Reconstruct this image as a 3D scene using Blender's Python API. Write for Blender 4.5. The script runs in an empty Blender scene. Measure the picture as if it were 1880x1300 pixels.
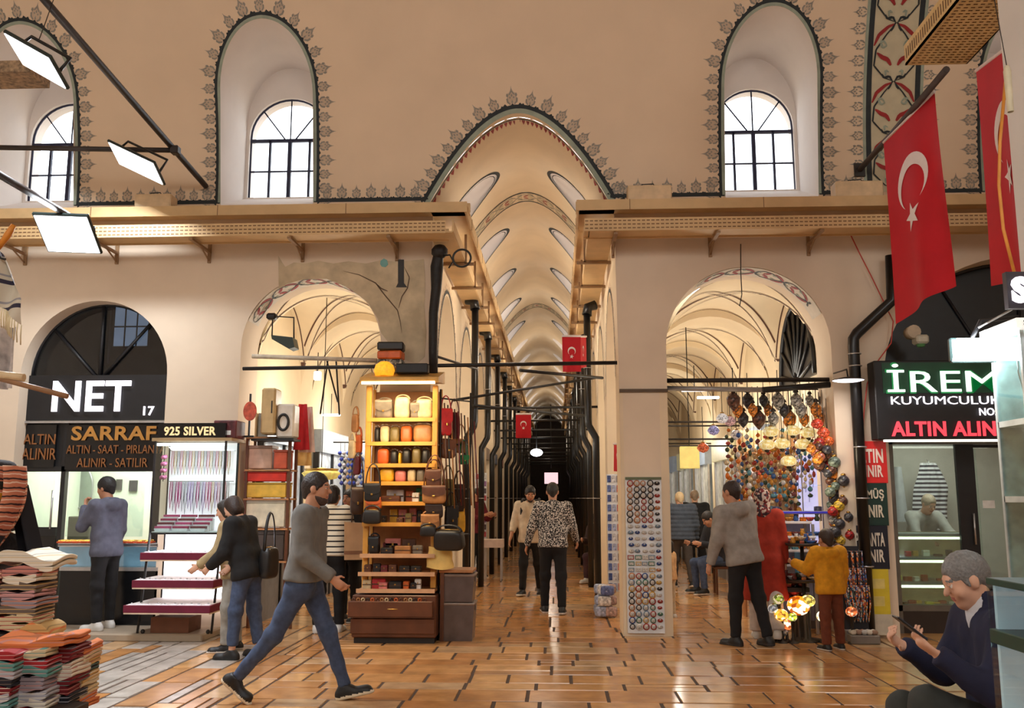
import bpy, bmesh, math, random
import numpy as np
from mathutils import Vector, Matrix
from mathutils.geometry import delaunay_2d_cdt
random.seed(7); np.random.seed(7)
C = bpy.context.scene.collection
sc = bpy.context.scene
PI = math.pi
# ---------------------------------------------------------------- camera, world, lights, exposure
TH = math.atan(265/1700); PH = math.atan(82/1700*math.cos(TH))
cd = bpy.data.cameras.new('camera'); cam = bpy.data.objects.new('camera', cd); C.objects.link(cam)
cd.sensor_width = 36; cd.sensor_fit = 'HORIZONTAL'; cd.lens = 1700/1880*36; cd.clip_start = .05; cd.clip_end = 300
cam.location = (0, 0, 1.5); cam.rotation_euler = (PI/2+TH, 0, PH)
sc.camera = cam
CR = Matrix.Rotation(PH, 3, 'Z') @ Matrix.Rotation(PI/2+TH, 3, 'X')
def at(px, py, Y):
    """world point that the photo shows at (px, py), on the plane y = Y"""
    d = CR @ Vector((px-940, 650-py, -1700)); t = Y/d.y
    return Vector((d.x*t, Y, 1.5+d.z*t))
def gr(px, py, z=0):
    d = CR @ Vector((px-940, 650-py, -1700)); t = (z-1.5)/d.z
    return Vector((d.x*t, d.y*t, z))
w = bpy.data.worlds.new('sky'); sc.world = w; w.use_nodes = True
bg = w.node_tree.nodes['Background']; bg.inputs[0].default_value = (.86, .93, 1, 1); bg.inputs[1].default_value = 4.0
sc.view_settings.view_transform = 'Standard'; sc.view_settings.look = 'None'; sc.view_settings.gamma = 1
sc.view_settings.use_curve_mapping = False; sc.view_settings.exposure = 0.0
def lamp(name, kind, loc, power, col=(1, .78, .55), size=.3, rot=None, size_y=None):
    l = bpy.data.lights.new(name, kind); o = bpy.data.objects.new(name, l); C.objects.link(o)
    l.energy = power; l.color = col; o.location = loc
    if kind == 'AREA':
        l.size = size
        if size_y: l.shape = 'RECTANGLE'; l.size_y = size_y
    else: l.shadow_soft_size = size
    if rot: o.rotation_euler = rot
    return o
WARM = (1, .87, .69); GOLD = (1, .96, .85); COOL = (.86, .93, 1)
# unseen area lights added behind the camera to warm the nave, the corridor's tube lights and the lamps of the two side aisles
for x in (-5.2, 0, 5.2): lamp('nave_fill', 'AREA', (x, -1.2, 6.4), 86, (1, .93, .82), 1.6, (math.radians(64), 0, 0))
for y, p in ((12.6, 37), (16, 40), (20, 44), (25, 52), (31, 52), (39, 46)): lamp('corridor_lamp', 'POINT', (-.4, y, 4.15), p, WARM, .22)
for x, ys in ((-2.9, (11.9, 14.6, 19)), (2.25, (12.2, 15, 19.5))):
    for y in ys: lamp('aisle_lamp', 'POINT', (x, y, 2.6), 55, GOLD, .2)
# ---------------------------------------------------------------- materials
def lin(c): return tuple(((x/255)/12.92 if x/255 <= .04045 else ((x/255+.055)/1.055)**2.4) for x in c)
MC = {}
def M(name, col, rough=.6, metal=0, var=.10, scale=9, emit=0, trans=0, spec=.5, bump=0, alpha=1):
    key = (name, col, rough, metal, emit, trans)
    if key in MC: return MC[key]
    m = bpy.data.materials.new(name); m.use_nodes = True; nt = m.node_tree
    b = nt.nodes['Principled BSDF']; c = lin(col)
    b.inputs['Roughness'].default_value = rough; b.inputs['Metallic'].default_value = metal
    b.inputs['Specular IOR Level'].default_value = spec
    b.inputs['Base Color'].default_value = (*c, 1)
    if var:
        tc = nt.nodes.new('ShaderNodeTexCoord'); n = nt.nodes.new('ShaderNodeTexNoise'); n.inputs['Scale'].default_value = scale; n.inputs['Detail'].default_value = 4
        r = nt.nodes.new('ShaderNodeValToRGB'); r.color_ramp.elements[0].position = .32; r.color_ramp.elements[1].position = .68
        r.color_ramp.elements[0].color = (*[x*(1-var*1.4) for x in c], 1); r.color_ramp.elements[1].color = (*[min(1, x*(1+var)) for x in c], 1)
        nt.links.new(tc.outputs['Object'], n.inputs['Vector']); nt.links.new(n.outputs['Fac'], r.inputs[0]); nt.links.new(r.outputs[0], b.inputs['Base Color'])
        if bump:
            bp = nt.nodes.new('ShaderNodeBump'); bp.inputs['Strength'].default_value = bump; bp.inputs['Distance'].default_value = .02
            nt.links.new(n.outputs['Fac'], bp.inputs['Height']); nt.links.new(bp.outputs[0], b.inputs['Normal'])
    if emit:
        b.inputs['Emission Color'].default_value = (*c, 1); b.inputs['Emission Strength'].default_value = emit
    if trans: b.inputs['Transmission Weight'].default_value = trans; b.inputs['IOR'].default_value = 1.2
    MC[key] = m; return m
def glassmat(name, tint=(235, 245, 245), opac=.12, rough=.03):
    if name in MC: return MC[name]
    m = bpy.data.materials.new(name); m.use_nodes = True; nt = m.node_tree; nt.nodes.clear()
    out = nt.nodes.new('ShaderNodeOutputMaterial'); mx = nt.nodes.new('ShaderNodeMixShader'); t = nt.nodes.new('ShaderNodeBsdfTransparent'); g = nt.nodes.new('ShaderNodeBsdfGlossy')
    t.inputs[0].default_value = (*lin(tint), 1); g.inputs['Roughness'].default_value = rough; mx.inputs[0].default_value = opac
    nt.links.new(t.outputs[0], mx.inputs[1]); nt.links.new(g.outputs[0], mx.inputs[2]); nt.links.new(mx.outputs[0], out.inputs[0]); MC[name] = m; return m
def bandmat(name, stops, period, axis='Z', rough=.8, wob=.0, noise=3.0, off=0):
    """repeating colour bands along an object axis; stops = [(pos,color)...]"""
    m = bpy.data.materials.new(name); m.use_nodes = True; nt = m.node_tree; b = nt.nodes['Principled BSDF']; b.inputs['Roughness'].default_value = rough
    tc = nt.nodes.new('ShaderNodeTexCoord'); sp = nt.nodes.new('ShaderNodeSeparateXYZ'); nt.links.new(tc.outputs['Object'], sp.inputs[0])
    src = sp.outputs[axis]
    def mt(op, a, v):
        n = nt.nodes.new('ShaderNodeMath'); n.operation = op; nt.links.new(a, n.inputs[0])
        if isinstance(v, (int, float)): n.inputs[1].default_value = v
        else: nt.links.new(v, n.inputs[1])
        return n.outputs[0]
    if wob:
        nz = nt.nodes.new('ShaderNodeTexNoise'); nz.inputs['Scale'].default_value = noise; nt.links.new(tc.outputs['Object'], nz.inputs['Vector'])
        src = mt('ADD', src, mt('MULTIPLY', nz.outputs['Fac'], wob))
    fr = mt('FRACT', mt('ADD', mt('DIVIDE', src, period), off), 0)
    r = nt.nodes.new('ShaderNodeValToRGB'); r.color_ramp.interpolation = 'CONSTANT'
    e = r.color_ramp.elements
    while len(e) < len(stops): e.new(.5)
    for el, (p, c) in zip(e, stops): el.position = p; el.color = (*lin(c), 1)
    nt.links.new(fr, r.inputs[0]); nt.links.new(r.outputs[0], b.inputs['Base Color']); return m
def vormat(name, cols, scale, rough=.5, emit=0, metal=0):
    """mosaic: random cells in a few colours"""
    m = bpy.data.materials.new(name); m.use_nodes = True; nt = m.node_tree; b = nt.nodes['Principled BSDF']; b.inputs['Roughness'].default_value = rough; b.inputs['Metallic'].default_value = metal
    tc = nt.nodes.new('ShaderNodeTexCoord'); v = nt.nodes.new('ShaderNodeTexVoronoi'); v.inputs['Scale'].default_value = scale
    nt.links.new(tc.outputs['Object'], v.inputs['Vector']); sp = nt.nodes.new('ShaderNodeSeparateColor'); nt.links.new(v.outputs['Color'], sp.inputs[0])
    r = nt.nodes.new('ShaderNodeValToRGB'); r.color_ramp.interpolation = 'CONSTANT'; e = r.color_ramp.elements
    while len(e) < len(cols): e.new(.5)
    for i, (el, c) in enumerate(zip(e, cols)): el.position = i/len(cols); el.color = (*lin(c), 1)
    nt.links.new(sp.outputs[0], r.inputs[0]); nt.links.new(r.outputs[0], b.inputs['Base Color'])
    if emit: nt.links.new(r.outputs[0], b.inputs['Emission Color']); b.inputs['Emission Strength'].default_value = emit
    return m
# ---------------------------------------------------------------- mesh building
class MB:
    def __init__(s): s.v = []; s.f = []; s.m = []; s.s = []; s.X = Matrix()
    def add(s, vs, fs, mi=0, sm=False):
        n = len(s.v); X = s.X
        s.v += [tuple(X @ Vector(p)) for p in vs]
        s.f += [[n+i for i in f] for f in fs]; s.m += [mi]*len(fs); s.s += [sm]*len(fs); return s
    def bb(s, x0, x1, y0, y1, z0, z1, mi=0, b=0):
        if b:
            b = min(b, (x1-x0)*.45, (y1-y0)*.45, (z1-z0)*.45); vs = []; idx = {}
            for i, X in enumerate((x0, x1)):
                for j, Y in enumerate((y0, y1)):
                    for k, Z in enumerate((z0, z1)):
                        sx, sy, sz = (1-2*i)*b, (1-2*j)*b, (1-2*k)*b
                        for a, p in enumerate(((X, Y+sy, Z+sz), (X+sx, Y, Z+sz), (X+sx, Y+sy, Z))): idx[i, j, k, a] = len(vs); vs.append(p)
            fs = []
            for i in (0, 1): fs.append([idx[i, 0, 0, 0], idx[i, 1, 0, 0], idx[i, 1, 1, 0], idx[i, 0, 1, 0]]); fs.append([idx[0, i, 0, 1], idx[1, i, 0, 1], idx[1, i, 1, 1], idx[0, i, 1, 1]]); fs.append([idx[0, 0, i, 2], idx[1, 0, i, 2], idx[1, 1, i, 2], idx[0, 1, i, 2]])
            for i in (0, 1):
                for j in (0, 1):
                    fs.append([idx[i, j, 0, 0], idx[i, j, 1, 0], idx[i, j, 1, 1], idx[i, j, 0, 1]])
                    fs.append([idx[i, 0, j, 0], idx[i, 1, j, 0], idx[i, 1, j, 2], idx[i, 0, j, 2]])
                    fs.append([idx[0, i, j, 1], idx[1, i, j, 1], idx[1, i, j, 2], idx[0, i, j, 2]])
                    for k in (0, 1): fs.append([idx[i, j, k, 0], idx[i, j, k, 1], idx[i, j, k, 2]])
            return s.add(vs, fs, mi)
        return s.add([(x0, y0, z0), (x1, y0, z0), (x1, y1, z0), (x0, y1, z0), (x0, y0, z1), (x1, y0, z1), (x1, y1, z1), (x0, y1, z1)],
                     [(0, 3, 2, 1), (4, 5, 6, 7), (0, 1, 5, 4), (1, 2, 6, 5), (2, 3, 7, 6), (3, 0, 4, 7)], mi)
    def box(s, c, d, mi=0, b=0): return s.bb(c[0]-d[0]/2, c[0]+d[0]/2, c[1]-d[1]/2, c[1]+d[1]/2, c[2]-d[2]/2, c[2]+d[2]/2, mi, b)
    def tube(s, pts, r, n=8, mi=0, cap=True, closed=False, flat=1):
        pts = [Vector(p) for p in pts]; N = len(pts); rs = r if isinstance(r, (list, tuple)) else [r]*N
        vs = []; prev = None
        for i in range(N):
            a = pts[i-1] if (i or closed) else pts[i]; c = pts[(i+1) % N] if (i < N-1 or closed) else pts[i]
            t = (c-a).normalized() if (c-a).length > 1e-9 else Vector((0, 0, 1))
            if prev is None: u = t.orthogonal().normalized()
            else:
                u = prev-t*prev.dot(t); u = u.normalized() if u.length > 1e-6 else t.orthogonal().normalized()
            prev = u; v = t.cross(u)
            for k in range(n):
                A = 2*PI*k/n; vs.append(pts[i]+(u*math.cos(A)+v*math.sin(A)*flat)*rs[i])
        fs = []
        for i in range(N if closed else N-1):
            j = (i+1) % N
            for k in range(n): fs.append((i*n+k, i*n+(k+1) % n, j*n+(k+1) % n, j*n+k))
        s.add(vs, fs, mi, True)
        if cap and not closed: n0 = len(s.v)-len(vs); s.f += [[n0+k for k in range(n)][::-1], [n0+(N-1)*n+k for k in range(n)]]; s.m += [mi]*2; s.s += [False]*2
        return s
    def lathe(s, prof, c=(0, 0, 0), n=20, mi=0, sm=True, sx=1, sy=1):
        vs = []; fs = []
        for r, z in prof:
            for k in range(n): A = 2*PI*k/n; vs.append((c[0]+r*sx*math.cos(A), c[1]+r*sy*math.sin(A), c[2]+z))
        for i in range(len(prof)-1):
            for k in range(n): fs.append((i*n+k, i*n+(k+1) % n, (i+1)*n+(k+1) % n, (i+1)*n+k))
        return s.add(vs, fs, mi, sm)
    def ball(s, c, r, n=12, mi=0):
        if not isinstance(r, (tuple, list)): r = (r, r, r)
        h = max(4, n//2); vs = []; fs = []
        for i in range(h+1):
            for k in range(n): a = PI*i/h; A = 2*PI*k/n; vs.append((c[0]+r[0]*math.sin(a)*math.cos(A), c[1]+r[1]*math.sin(a)*math.sin(A), c[2]-r[2]*math.cos(a)))
        for i in range(h):
            for k in range(n): fs.append((i*n+k, i*n+(k+1) % n, (i+1)*n+(k+1) % n, (i+1)*n+k))
        return s.add(vs, fs, mi, True)
    def prism(s, poly, y0, y1, mi=0, axis='Y', sm=False):
        """2D outline (x,z) [axis Y], (y,z) [axis X], (x,y) [axis Z] pulled from y0 to y1"""
        if axis == 'Y': g = lambda p, d: (p[0], d, p[1])
        elif axis == 'X': g = lambda p, d: (d, p[0], p[1])
        else: g = lambda p, d: (p[0], p[1], d)
        n = len(poly); vs = [g(p, y0) for p in poly]+[g(p, y1) for p in poly]
        s.add(vs, [list(range(n)), list(range(2*n-1, n-1, -1))], mi)
        n0 = len(s.v)-2*n
        for i in range(n): s.f.append([n0+i, n0+n+i, n0+n+(i+1) % n, n0+(i+1) % n]); s.m.append(mi); s.s.append(sm)
        return s
    def grid(s, fn, nu, nv, mi=0, sm=True, cu=False):
        vs = [fn(i/nu, j/nv) for i in range(nu+1) for j in range(nv+1)]
        fs = [(i*(nv+1)+j, (i+1)*(nv+1)+j, (i+1)*(nv+1)+j+1, i*(nv+1)+j+1) for i in range(nu) for j in range(nv)]
        return s.add(vs, fs, mi, sm)
    def build(s, name, mats, parent=None, loc=None, rotz=0, fix=True):
        me = bpy.data.meshes.new(name); me.from_pydata(s.v, [], s.f)
        if not isinstance(mats, (list, tuple)): mats = [mats]
        for m in mats: me.materials.append(m)
        me.polygons.foreach_set('material_index', s.m); me.polygons.foreach_set('use_smooth', s.s)
        if fix and len(s.f) < 20000:
            bm = bmesh.new(); bm.from_mesh(me); bmesh.ops.remove_doubles(bm, verts=bm.verts, dist=1e-5); bmesh.ops.recalc_face_normals(bm, faces=bm.faces); bm.to_mesh(me); bm.free()
        o = bpy.data.objects.new(name, me); C.objects.link(o)
        if parent: o.parent = parent
        if loc is not None: o.location = loc
        o.rotation_euler.z = rotz
        return o
def tag(o, label, cat, group=None, kind=None):
    o['label'] = label; o['category'] = cat
    if group: o['group'] = group
    if kind: o['kind'] = kind
    return o
def thing(name, label, cat, loc=(0, 0, 0), rotz=0, group=None):
    o = bpy.data.objects.new(name, None); C.objects.link(o); o.empty_display_size = .1
    o.location = loc; o.rotation_euler = (0, 0, rotz); return tag(o, label, cat, group)
def struct(o, label=None):
    o['kind'] = 'structure'
    if label: o['label'] = label
    return o
def dup(root, loc, rotz=0, label=None, group=None, scale=None, mat=None, rot=None):
    r = root.copy(); C.objects.link(r); r.location = loc; r.rotation_euler = rot if rot else (0, 0, rotz)
    if label: r['label'] = label
    if group: r['group'] = group
    if scale: r.scale = scale if isinstance(scale, (tuple, list)) else (scale,)*3
    def sw(o):
        if mat and o.type == 'MESH' and len(o.material_slots): o.material_slots[0].link = 'OBJECT'; o.material_slots[0].material = mat
    sw(r)
    def kids(src, dst):
        for ch in list(src.children):
            c = ch.copy(); C.objects.link(c); c.parent = dst; kids(ch, c)
    kids(root, r); return r
def text(name, s, mat, parent=None, w=None, h=None, loc=(0, 0, 0), depth=.012, bold=.0, align='CENTER', rx=0, rotz=0):
    cu = bpy.data.curves.new('t', 'FONT'); cu.body = s; cu.size = 1; cu.extrude = .5; cu.offset = bold; cu.align_x = align; cu.resolution_u = 3; cu.space_character = 1+bold*2.2
    o = bpy.data.objects.new('t', cu); C.objects.link(o); bpy.context.view_layer.update()
    me = bpy.data.meshes.new_from_object(o.evaluated_get(bpy.context.evaluated_depsgraph_get())); bpy.data.objects.remove(o)
    co = np.array([v.co[:] for v in me.vertices]); mn = co.min(0); mx = co.max(0)
    sz = (h or .1)/(mx[1]-mn[1]); sx = w/(mx[0]-mn[0]) if w else sz
    if not h: sz = sx
    cx = (mn[0]+mx[0])/2 if align == 'CENTER' else mn[0]
    for v in me.vertices: v.co = ((v.co.x-cx)*sx, (-.5-v.co.z)*depth, (v.co.y-(mn[1]+mx[1])/2)*sz)
    me.materials.clear(); me.materials.append(mat); me.name = name
    o = bpy.data.objects.new(name, me); C.objects.link(o); o.location = loc; o.rotation_euler = (rx, 0, rotz)
    if parent: o.parent = parent
    return o
def arc(cx, cz, rx, rz, n=24, a0=PI, a1=0, p=2.0):
    """points over an arch from left foot to right foot"""
    out = []
    for i in range(n+1):
        a = a0+(a1-a0)*i/n; c, s_ = math.cos(a), math.sin(a)
        out.append((cx+rx*c, cz+rz*abs(s_)**(2/p)*(1 if s_ >= 0 else -1)))
    return out
def inpoly(x, y, P):
    r = False; n = len(P); j = n-1
    for i in range(n):
        xi, yi = P[i]; xj, yj = P[j]
        if (yi > y) != (yj > y) and x < (xj-xi)*(y-yi)/(yj-yi)+xi: r = not r
        j = i
    return r
def sheet(mb, outer, holes, step, f, mi=0, sm=True):
    """a surface cut out of the plane by outline and holes, triangulated and mapped into space by f(a,b)"""
    pts = []; ed = []
    def loop(P):
        Q = []
        for i in range(len(P)):
            a = P[i]; b = P[(i+1) % len(P)]; L = math.hypot(b[0]-a[0], b[1]-a[1]); k = max(1, int(L/step))
            for t in range(k): Q.append((a[0]+(b[0]-a[0])*t/k, a[1]+(b[1]-a[1])*t/k))
        n = len(pts); pts.extend(Q); ed.extend((n+i, n+(i+1) % len(Q)) for i in range(len(Q)))
    loop(outer)
    for h in holes: loop(h)
    xs = [p[0] for p in outer]; ys = [p[1] for p in outer]
    x = min(xs)+step*.5
    while x < max(xs):
        y = min(ys)+step*.5
        while y < max(ys): pts.append((x, y)); y += step
        x += step
    V, _, F, *_r = delaunay_2d_cdt([Vector(p) for p in pts], ed, [], 0, 1e-5)
    keep = []
    for t in F:
        cx = sum(V[i].x for i in t)/len(t); cy = sum(V[i].y for i in t)/len(t)
        if inpoly(cx, cy, outer) and not any(inpoly(cx, cy, h) for h in holes): keep.append(list(t))
    mb.add([f(v.x, v.y) for v in V], keep, mi, sm)
def loft(mb, P, f0, f1, closed=False, mi=0, sm=True, n=1):
    N = len(P); vs = []; fs = []
    for k in range(n+1):
        for p in P: vs.append(Vector(f0(*p)).lerp(Vector(f1(*p)), k/n))
    for k in range(n):
        for i in range(N if closed else N-1): j = (i+1) % N; fs.append((k*N+i, k*N+j, (k+1)*N+j, (k+1)*N+i))
    mb.add(vs, fs, mi, sm)
def resample(P, d):
    """points and normals at even spacing along an open 2D polyline (normal = left of travel)"""
    S = [0]
    for a, b in zip(P, P[1:]): S.append(S[-1]+math.hypot(b[0]-a[0], b[1]-a[1]))
    n = max(1, round(S[-1]/d)); out = []; j = 0
    for i in range(n+1):
        s_ = S[-1]*i/n
        while j < len(P)-2 and S[j+1] < s_: j += 1
        t = (s_-S[j])/max(1e-9, S[j+1]-S[j]); a, b = P[j], P[j+1]
        dx, dy = b[0]-a[0], b[1]-a[1]; L = math.hypot(dx, dy) or 1
        out.append((a[0]+dx*t, a[1]+dy*t, -dy/L, dx/L))
    return out
# ================================================================ SETTING
D = 10.6; ZS = 4.98; RV = 5.05
plaster = M('cream_plaster', (222, 203, 180), .85, var=.035, scale=2.2)
vplaster = M('vault_plaster', (224, 200, 172), .85, var=.03, scale=1.5)
corr_pl = M('corridor_plaster', (226, 206, 176), .8, var=.04, scale=2)
warmpl = M('aisle_plaster', (232, 212, 178), .85, var=.04, scale=2)
white_pl = M('white_plaster', (226, 224, 222), .8, var=.03, scale=2)
ink = M('painted_dark_line', (30, 38, 42), .7, var=.15)
sage = M('painted_sage_line', (150, 160, 145), .8, var=.1)
pal = M('painted_grey_palmette', (140, 136, 128), .8, var=.1); palbg = M('painted_palmette_ground', (192, 170, 148), .85, var=.05)
redp = M('painted_red_leaf', (150, 30, 32), .7, var=.15)
tan = M('tan_cable_tray', (206, 172, 124), .55, var=.06, scale=5)
tan_d = M('tan_tray_shadow_gap', (120, 88, 58), .7)
black = M('black_metal', (22, 22, 24), .45, var=.2)
iron = M('dark_iron', (38, 34, 32), .55, var=.2)
def yv(z):
    """front wall below, barrel vault of the nave above the ledge"""
    if z <= ZS: return D
    h = min(z-ZS, RV*.999); return D-(RV-math.sqrt(RV*RV-h*h))
# ---- floor of worn stone slabs
fl_m = [M('stone_slab', c, r, var=.16, scale=5, bump=.05) for c, r in (((202, 148, 92), .16), ((188, 132, 78), .2), ((214, 162, 106), .15), ((176, 126, 80), .22), ((196, 158, 116), .18), ((186, 176, 166), .22), ((168, 156, 146), .26))]
joint = M('dark_joint', (64, 44, 30), .8)
mb = MB(); mb.bb(-12, 12, -3, 70, -.3, -.006, 7)
rnd = random.Random(3)
def slab(a, b, c_, e, g, mi):
    dz = rnd.uniform(-.003, .003); j = [rnd.uniform(0, .006) for _ in range(4)]
    mb.add([(a+g+j[0], c_+g+j[1], dz-.02), (b-g-j[2], c_+g+j[1], dz-.02), (b-g-j[2], e-g-j[3], dz-.02), (a+g+j[0], e-g-j[3], dz-.02), (a+g+j[0]+.008, c_+g+j[1]+.008, dz), (b-g-j[2]-.008, c_+g+j[1]+.008, dz), (b-g-j[2]-.008, e-g-j[3]-.008, dz), (a+g+j[0]+.008, e-g-j[3]-.008, dz)],
           [(4, 5, 6, 7), (0, 1, 5, 4), (1, 2, 6, 5), (2, 3, 7, 6), (3, 0, 4, 7)], mi)
def tone(x, y): return rnd.choice((5, 5, 6, 4)) if (y < 11 and rnd.random() < min(.85, max(0, (-2.9-x)*.9))) else rnd.choice((0, 0, 1, 1, 2, 3, 4))  # slabs greyed towards the left jeweller: the floor's pale sheen put into their colour
def courses(x0, x1, y0, y1, along, d0, d1, l0, l1, g):
    p, pe = (x0, x1) if along == 'Y' else (y0, y1); q0, q1 = (y0, y1) if along == 'Y' else (x0, x1)
    while p < pe-.02:
        d = min(rnd.uniform(d0, d1), pe-p)
        if pe-p-d < .12: d = pe-p
        q = q0-rnd.uniform(0, l0)
        while q < q1-.02:
            L = rnd.uniform(l0, l1); a, b = max(q, q0), min(q+L, q1)
            if q1-b < .12: b = q1; L = 9
            if b-a > .06:
                parts = [(p, p+d)]
                if g > .0035 and rnd.random() < .15: k = rnd.uniform(.4, .6)*d; parts = [(p, p+k), (p+k, p+d)]
                for u, v in parts:
                    if along == 'Y': slab(u, v, a, b, g, tone(u, a))
                    else: slab(a, b, u, v, g, tone(a, u))
            q += L
        p += d
courses(-9, -2.35, -1, 11.3, 'Y', .20, .36, .4, 1.0, .004); courses(2.7, 9, -1, 11.3, 'Y', .22, .40, .4, 1.0, .004); courses(-2.35, 2.7, -1, 11.3, 'X', .24, .46, .30, .75, .004)
courses(-4.5, 4.5, 11.3, 40, 'X', .6, 1.0, .5, .9, .003)
struct(mb.build('floor', fl_m+[joint], fix=False))
conc = M('grey_concrete_step', (168, 152, 132), .5, var=.08, scale=3, bump=.1)
st = MB().bb(-9, -3.75, 9.95, 13, -.005, .08, 0, .015); struct(st.build('trim_1', conc), 'grey concrete step in front of the jeweller at left')
# ---- openings of the front wall: outlines in (x, z)
def arch_open(x0, x1, zs, rise, z0=0, p=2.0, n=28): return [(x0, z0)]+arc((x0+x1)/2, zs, (x1-x0)/2, rise, n, p=p)+[(x1, z0)]
CXL, CXR = -1.45, .70
o_corr = [(-1.45, 0), (-1.45, 4.95)]+[(-.425+1.075*t, 4.97+1.08*(1-abs(t)**1.85)) for t in [i/16-1 for i in range(33)]]+[(.70, 4.95), (.727, 2.72), (.765, 2.70), (.765, 0)]
o_porL = arch_open(-3.70, -2.04, 3.26, .84)
o_porR = [(1.18, 0), (1.18, 2.70), (1.272, 2.72)]+arc(2.208, 3.22, .936, .94, 28)+[(3.144, 0)]
o_net = arch_open(-6.34, -4.57, 2.95, .885)
o_side = arch_open(-9, -6.75, 2.7, .9)
o_irem = arch_open(3.72, 7.2, 2.85, 1.42)
WIN = [(-6.42, .566), (-3.466, .566), (2.553, .541), (5.55, .541)]
def niche(cx, hw): return [(cx-hw, 5.0)]+arc(cx, 6.34, hw, .80, 26, p=2.05)+[(cx+hw, 5.0)]
o_win = [niche(*w_) for w_ in WIN]
# the front wall with its vault
mb = MB(); fw = lambda x, z: (x, yv(z), z)
outer = [(-9, 0), (9, 0), (9, 8.6), (-9, 8.6)]
holes = [o_corr, o_porL, o_porR, o_net, o_side, o_irem]+o_win
def drop(P): return [(x, -.02 if z == 0 else z) for x, z in P]
lowh = [drop(h) for h in holes]
sheet(mb, [(-9, -.01), (9, -.01), (9, ZS), (-9, ZS)], [[(x, min(z, ZS-.0001)) if False else (x, z) for x, z in drop(h)] for h in (o_porL, o_porR, o_net, o_side, o_irem)]+[[(-1.45, -.02), (-1.45, 5.2), (.70, 5.2), (.70, 4.95), (.727, 2.72), (.765, 2.70), (.765, -.02)]], .45, fw, 0, False)
sheet(mb, [(-9, ZS), (9, ZS), (9, 8.6), (-9, 8.6)], [[(-1.45, 4.9)]+o_corr[2:-3]+[(.70, 4.9)]]+o_win, .22, fw, 1, True)
struct(mb.build('wall_front', [plaster, vplaster], fix=False))
# rest of the nave vault and the walls round the camera
mb = MB()
a0 = math.asin((8.6-ZS)/RV)
mb.grid(lambda u, v: (-9+18*u, D-RV+RV*math.cos(a0+(PI/2-a0)*v), ZS+RV*math.sin(a0+(PI/2-a0)*v)), 8, 12)
mb.add([(-9, D-RV, ZS+RV), (9, D-RV, ZS+RV), (9, -3.2, ZS+RV), (-9, -3.2, ZS+RV)], [(0, 1, 2, 3)])
struct(mb.build('ceiling', vplaster, fix=False))
# wall behind the camera, with two lit windows
mb = MB(); bw = [(-9+.0, 0), (9, 0), (9, 10.03), (-9, 10.03)]
bh = [arch_open(x-1, x+1, 6.6, 1.0, 4.6) for x in (-6, 0, 6)]
sheet(mb, bw, bh, 1.2, lambda x, z: (x, -3.2, z), 0, False); struct(mb.build('wall_back', plaster, fix=False))
for sx, nm in ((-9, 'wall_left'), (9, 'wall_right')):
    mb = MB(); sheet(mb, [(-3.2, 0), (D, 0), (D, 10.03), (-3.2, 10.03)], [], 2, lambda y, z, s_=sx: (s_, y, z), 0, False); struct(mb.build(nm, plaster, fix=False))
# ---- reveals
mb = MB()
shift = lambda dd: (lambda x, z: (x, D+dd, z))
for P, dd in ((o_porL, .62), (o_porR, .62), (o_net, .27), (o_side, .55), (o_irem, .42)): loft(mb, P, fw, shift(dd), mi=0)
struct(mb.build('trim_2', plaster, fix=False), 'plain plaster reveals of the ground floor arches')
winframe = M('dark_blue_window_bar', (24, 26, 58), .5)
jamb = M('niche_plaster', (232, 222, 214), .85, var=.03, scale=2)
for i, (cx, hw) in enumerate(WIN):
    P = o_win[i]; dep = .80; wy = D+dep
    mb = MB(); loft(mb, P, fw, lambda x, z: (x, wy, z), n=2)
    zw0, zw1, ww = 5.36, 6.20, hw*.93
    wo = [(cx-ww, zw0)]+arc(cx, zw1, ww, .52, 20)+[(cx+ww, zw0)]
    back = [(cx-hw, 4.9)]+P[1:-1]+[(cx+hw, 4.9)]
    sheet(mb, back, [wo], .3, lambda x, z: (x, wy, z), 0, False)
    loft(mb, wo, lambda x, z: (x, wy, z), lambda x, z: (x, wy+.25, z), closed=True)
    mb.add([(cx-hw, D-.0, 5.0), (cx+hw, D-.0, 5.0), (cx+hw, wy, 5.34), (cx-hw, wy, 5.34)], [(0, 1, 2, 3)])
    struct(mb.build('trim_%d' % (3+i), jamb, fix=False), 'white plastered window niche in the vault')
    fr = MB(); fy = wy+.06
    fr.tube([(x, fy, z) for x, z in wo]+[(wo[0][0], fy, wo[0][1])], .020, 6)
    fr.bb(cx-ww, cx+ww, fy-.02, fy+.02, zw1-.07, zw1-.03)
    for t in (-.5, .5): fr.bb(cx+t*ww-.014, cx+t*ww+.014, fy-.02, fy+.02, zw0, zw1-.05)
    fr.bb(cx-.024, cx+.024, fy-.025, fy+.02, zw0, zw1-.05)
    fr.bb(cx-ww, cx+ww, fy-.012, fy+.012, (zw0+zw1)/2-.06, (zw0+zw1)/2-.042)
    for a in (45, 90, 135): c_, s_ = math.cos(math.radians(a)), math.sin(math.radians(a)); fr.tube([(cx+.1*c_, fy, zw1-.03), (cx+ww*c_, fy, zw1+.52*s_)], .010, 6)
    wo_ = fr.build('window_%d' % (1+i), winframe); struct(wo_, 'arched window with dark bars in the niche')
    gm = MB(); gm.add([(x, fy+.03, z) for x, z in wo], [list(range(len(wo)))]); g_ = gm.build('window_glass', glassmat('window_glass', (255, 255, 255), .06), wo_, fix=False)
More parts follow.
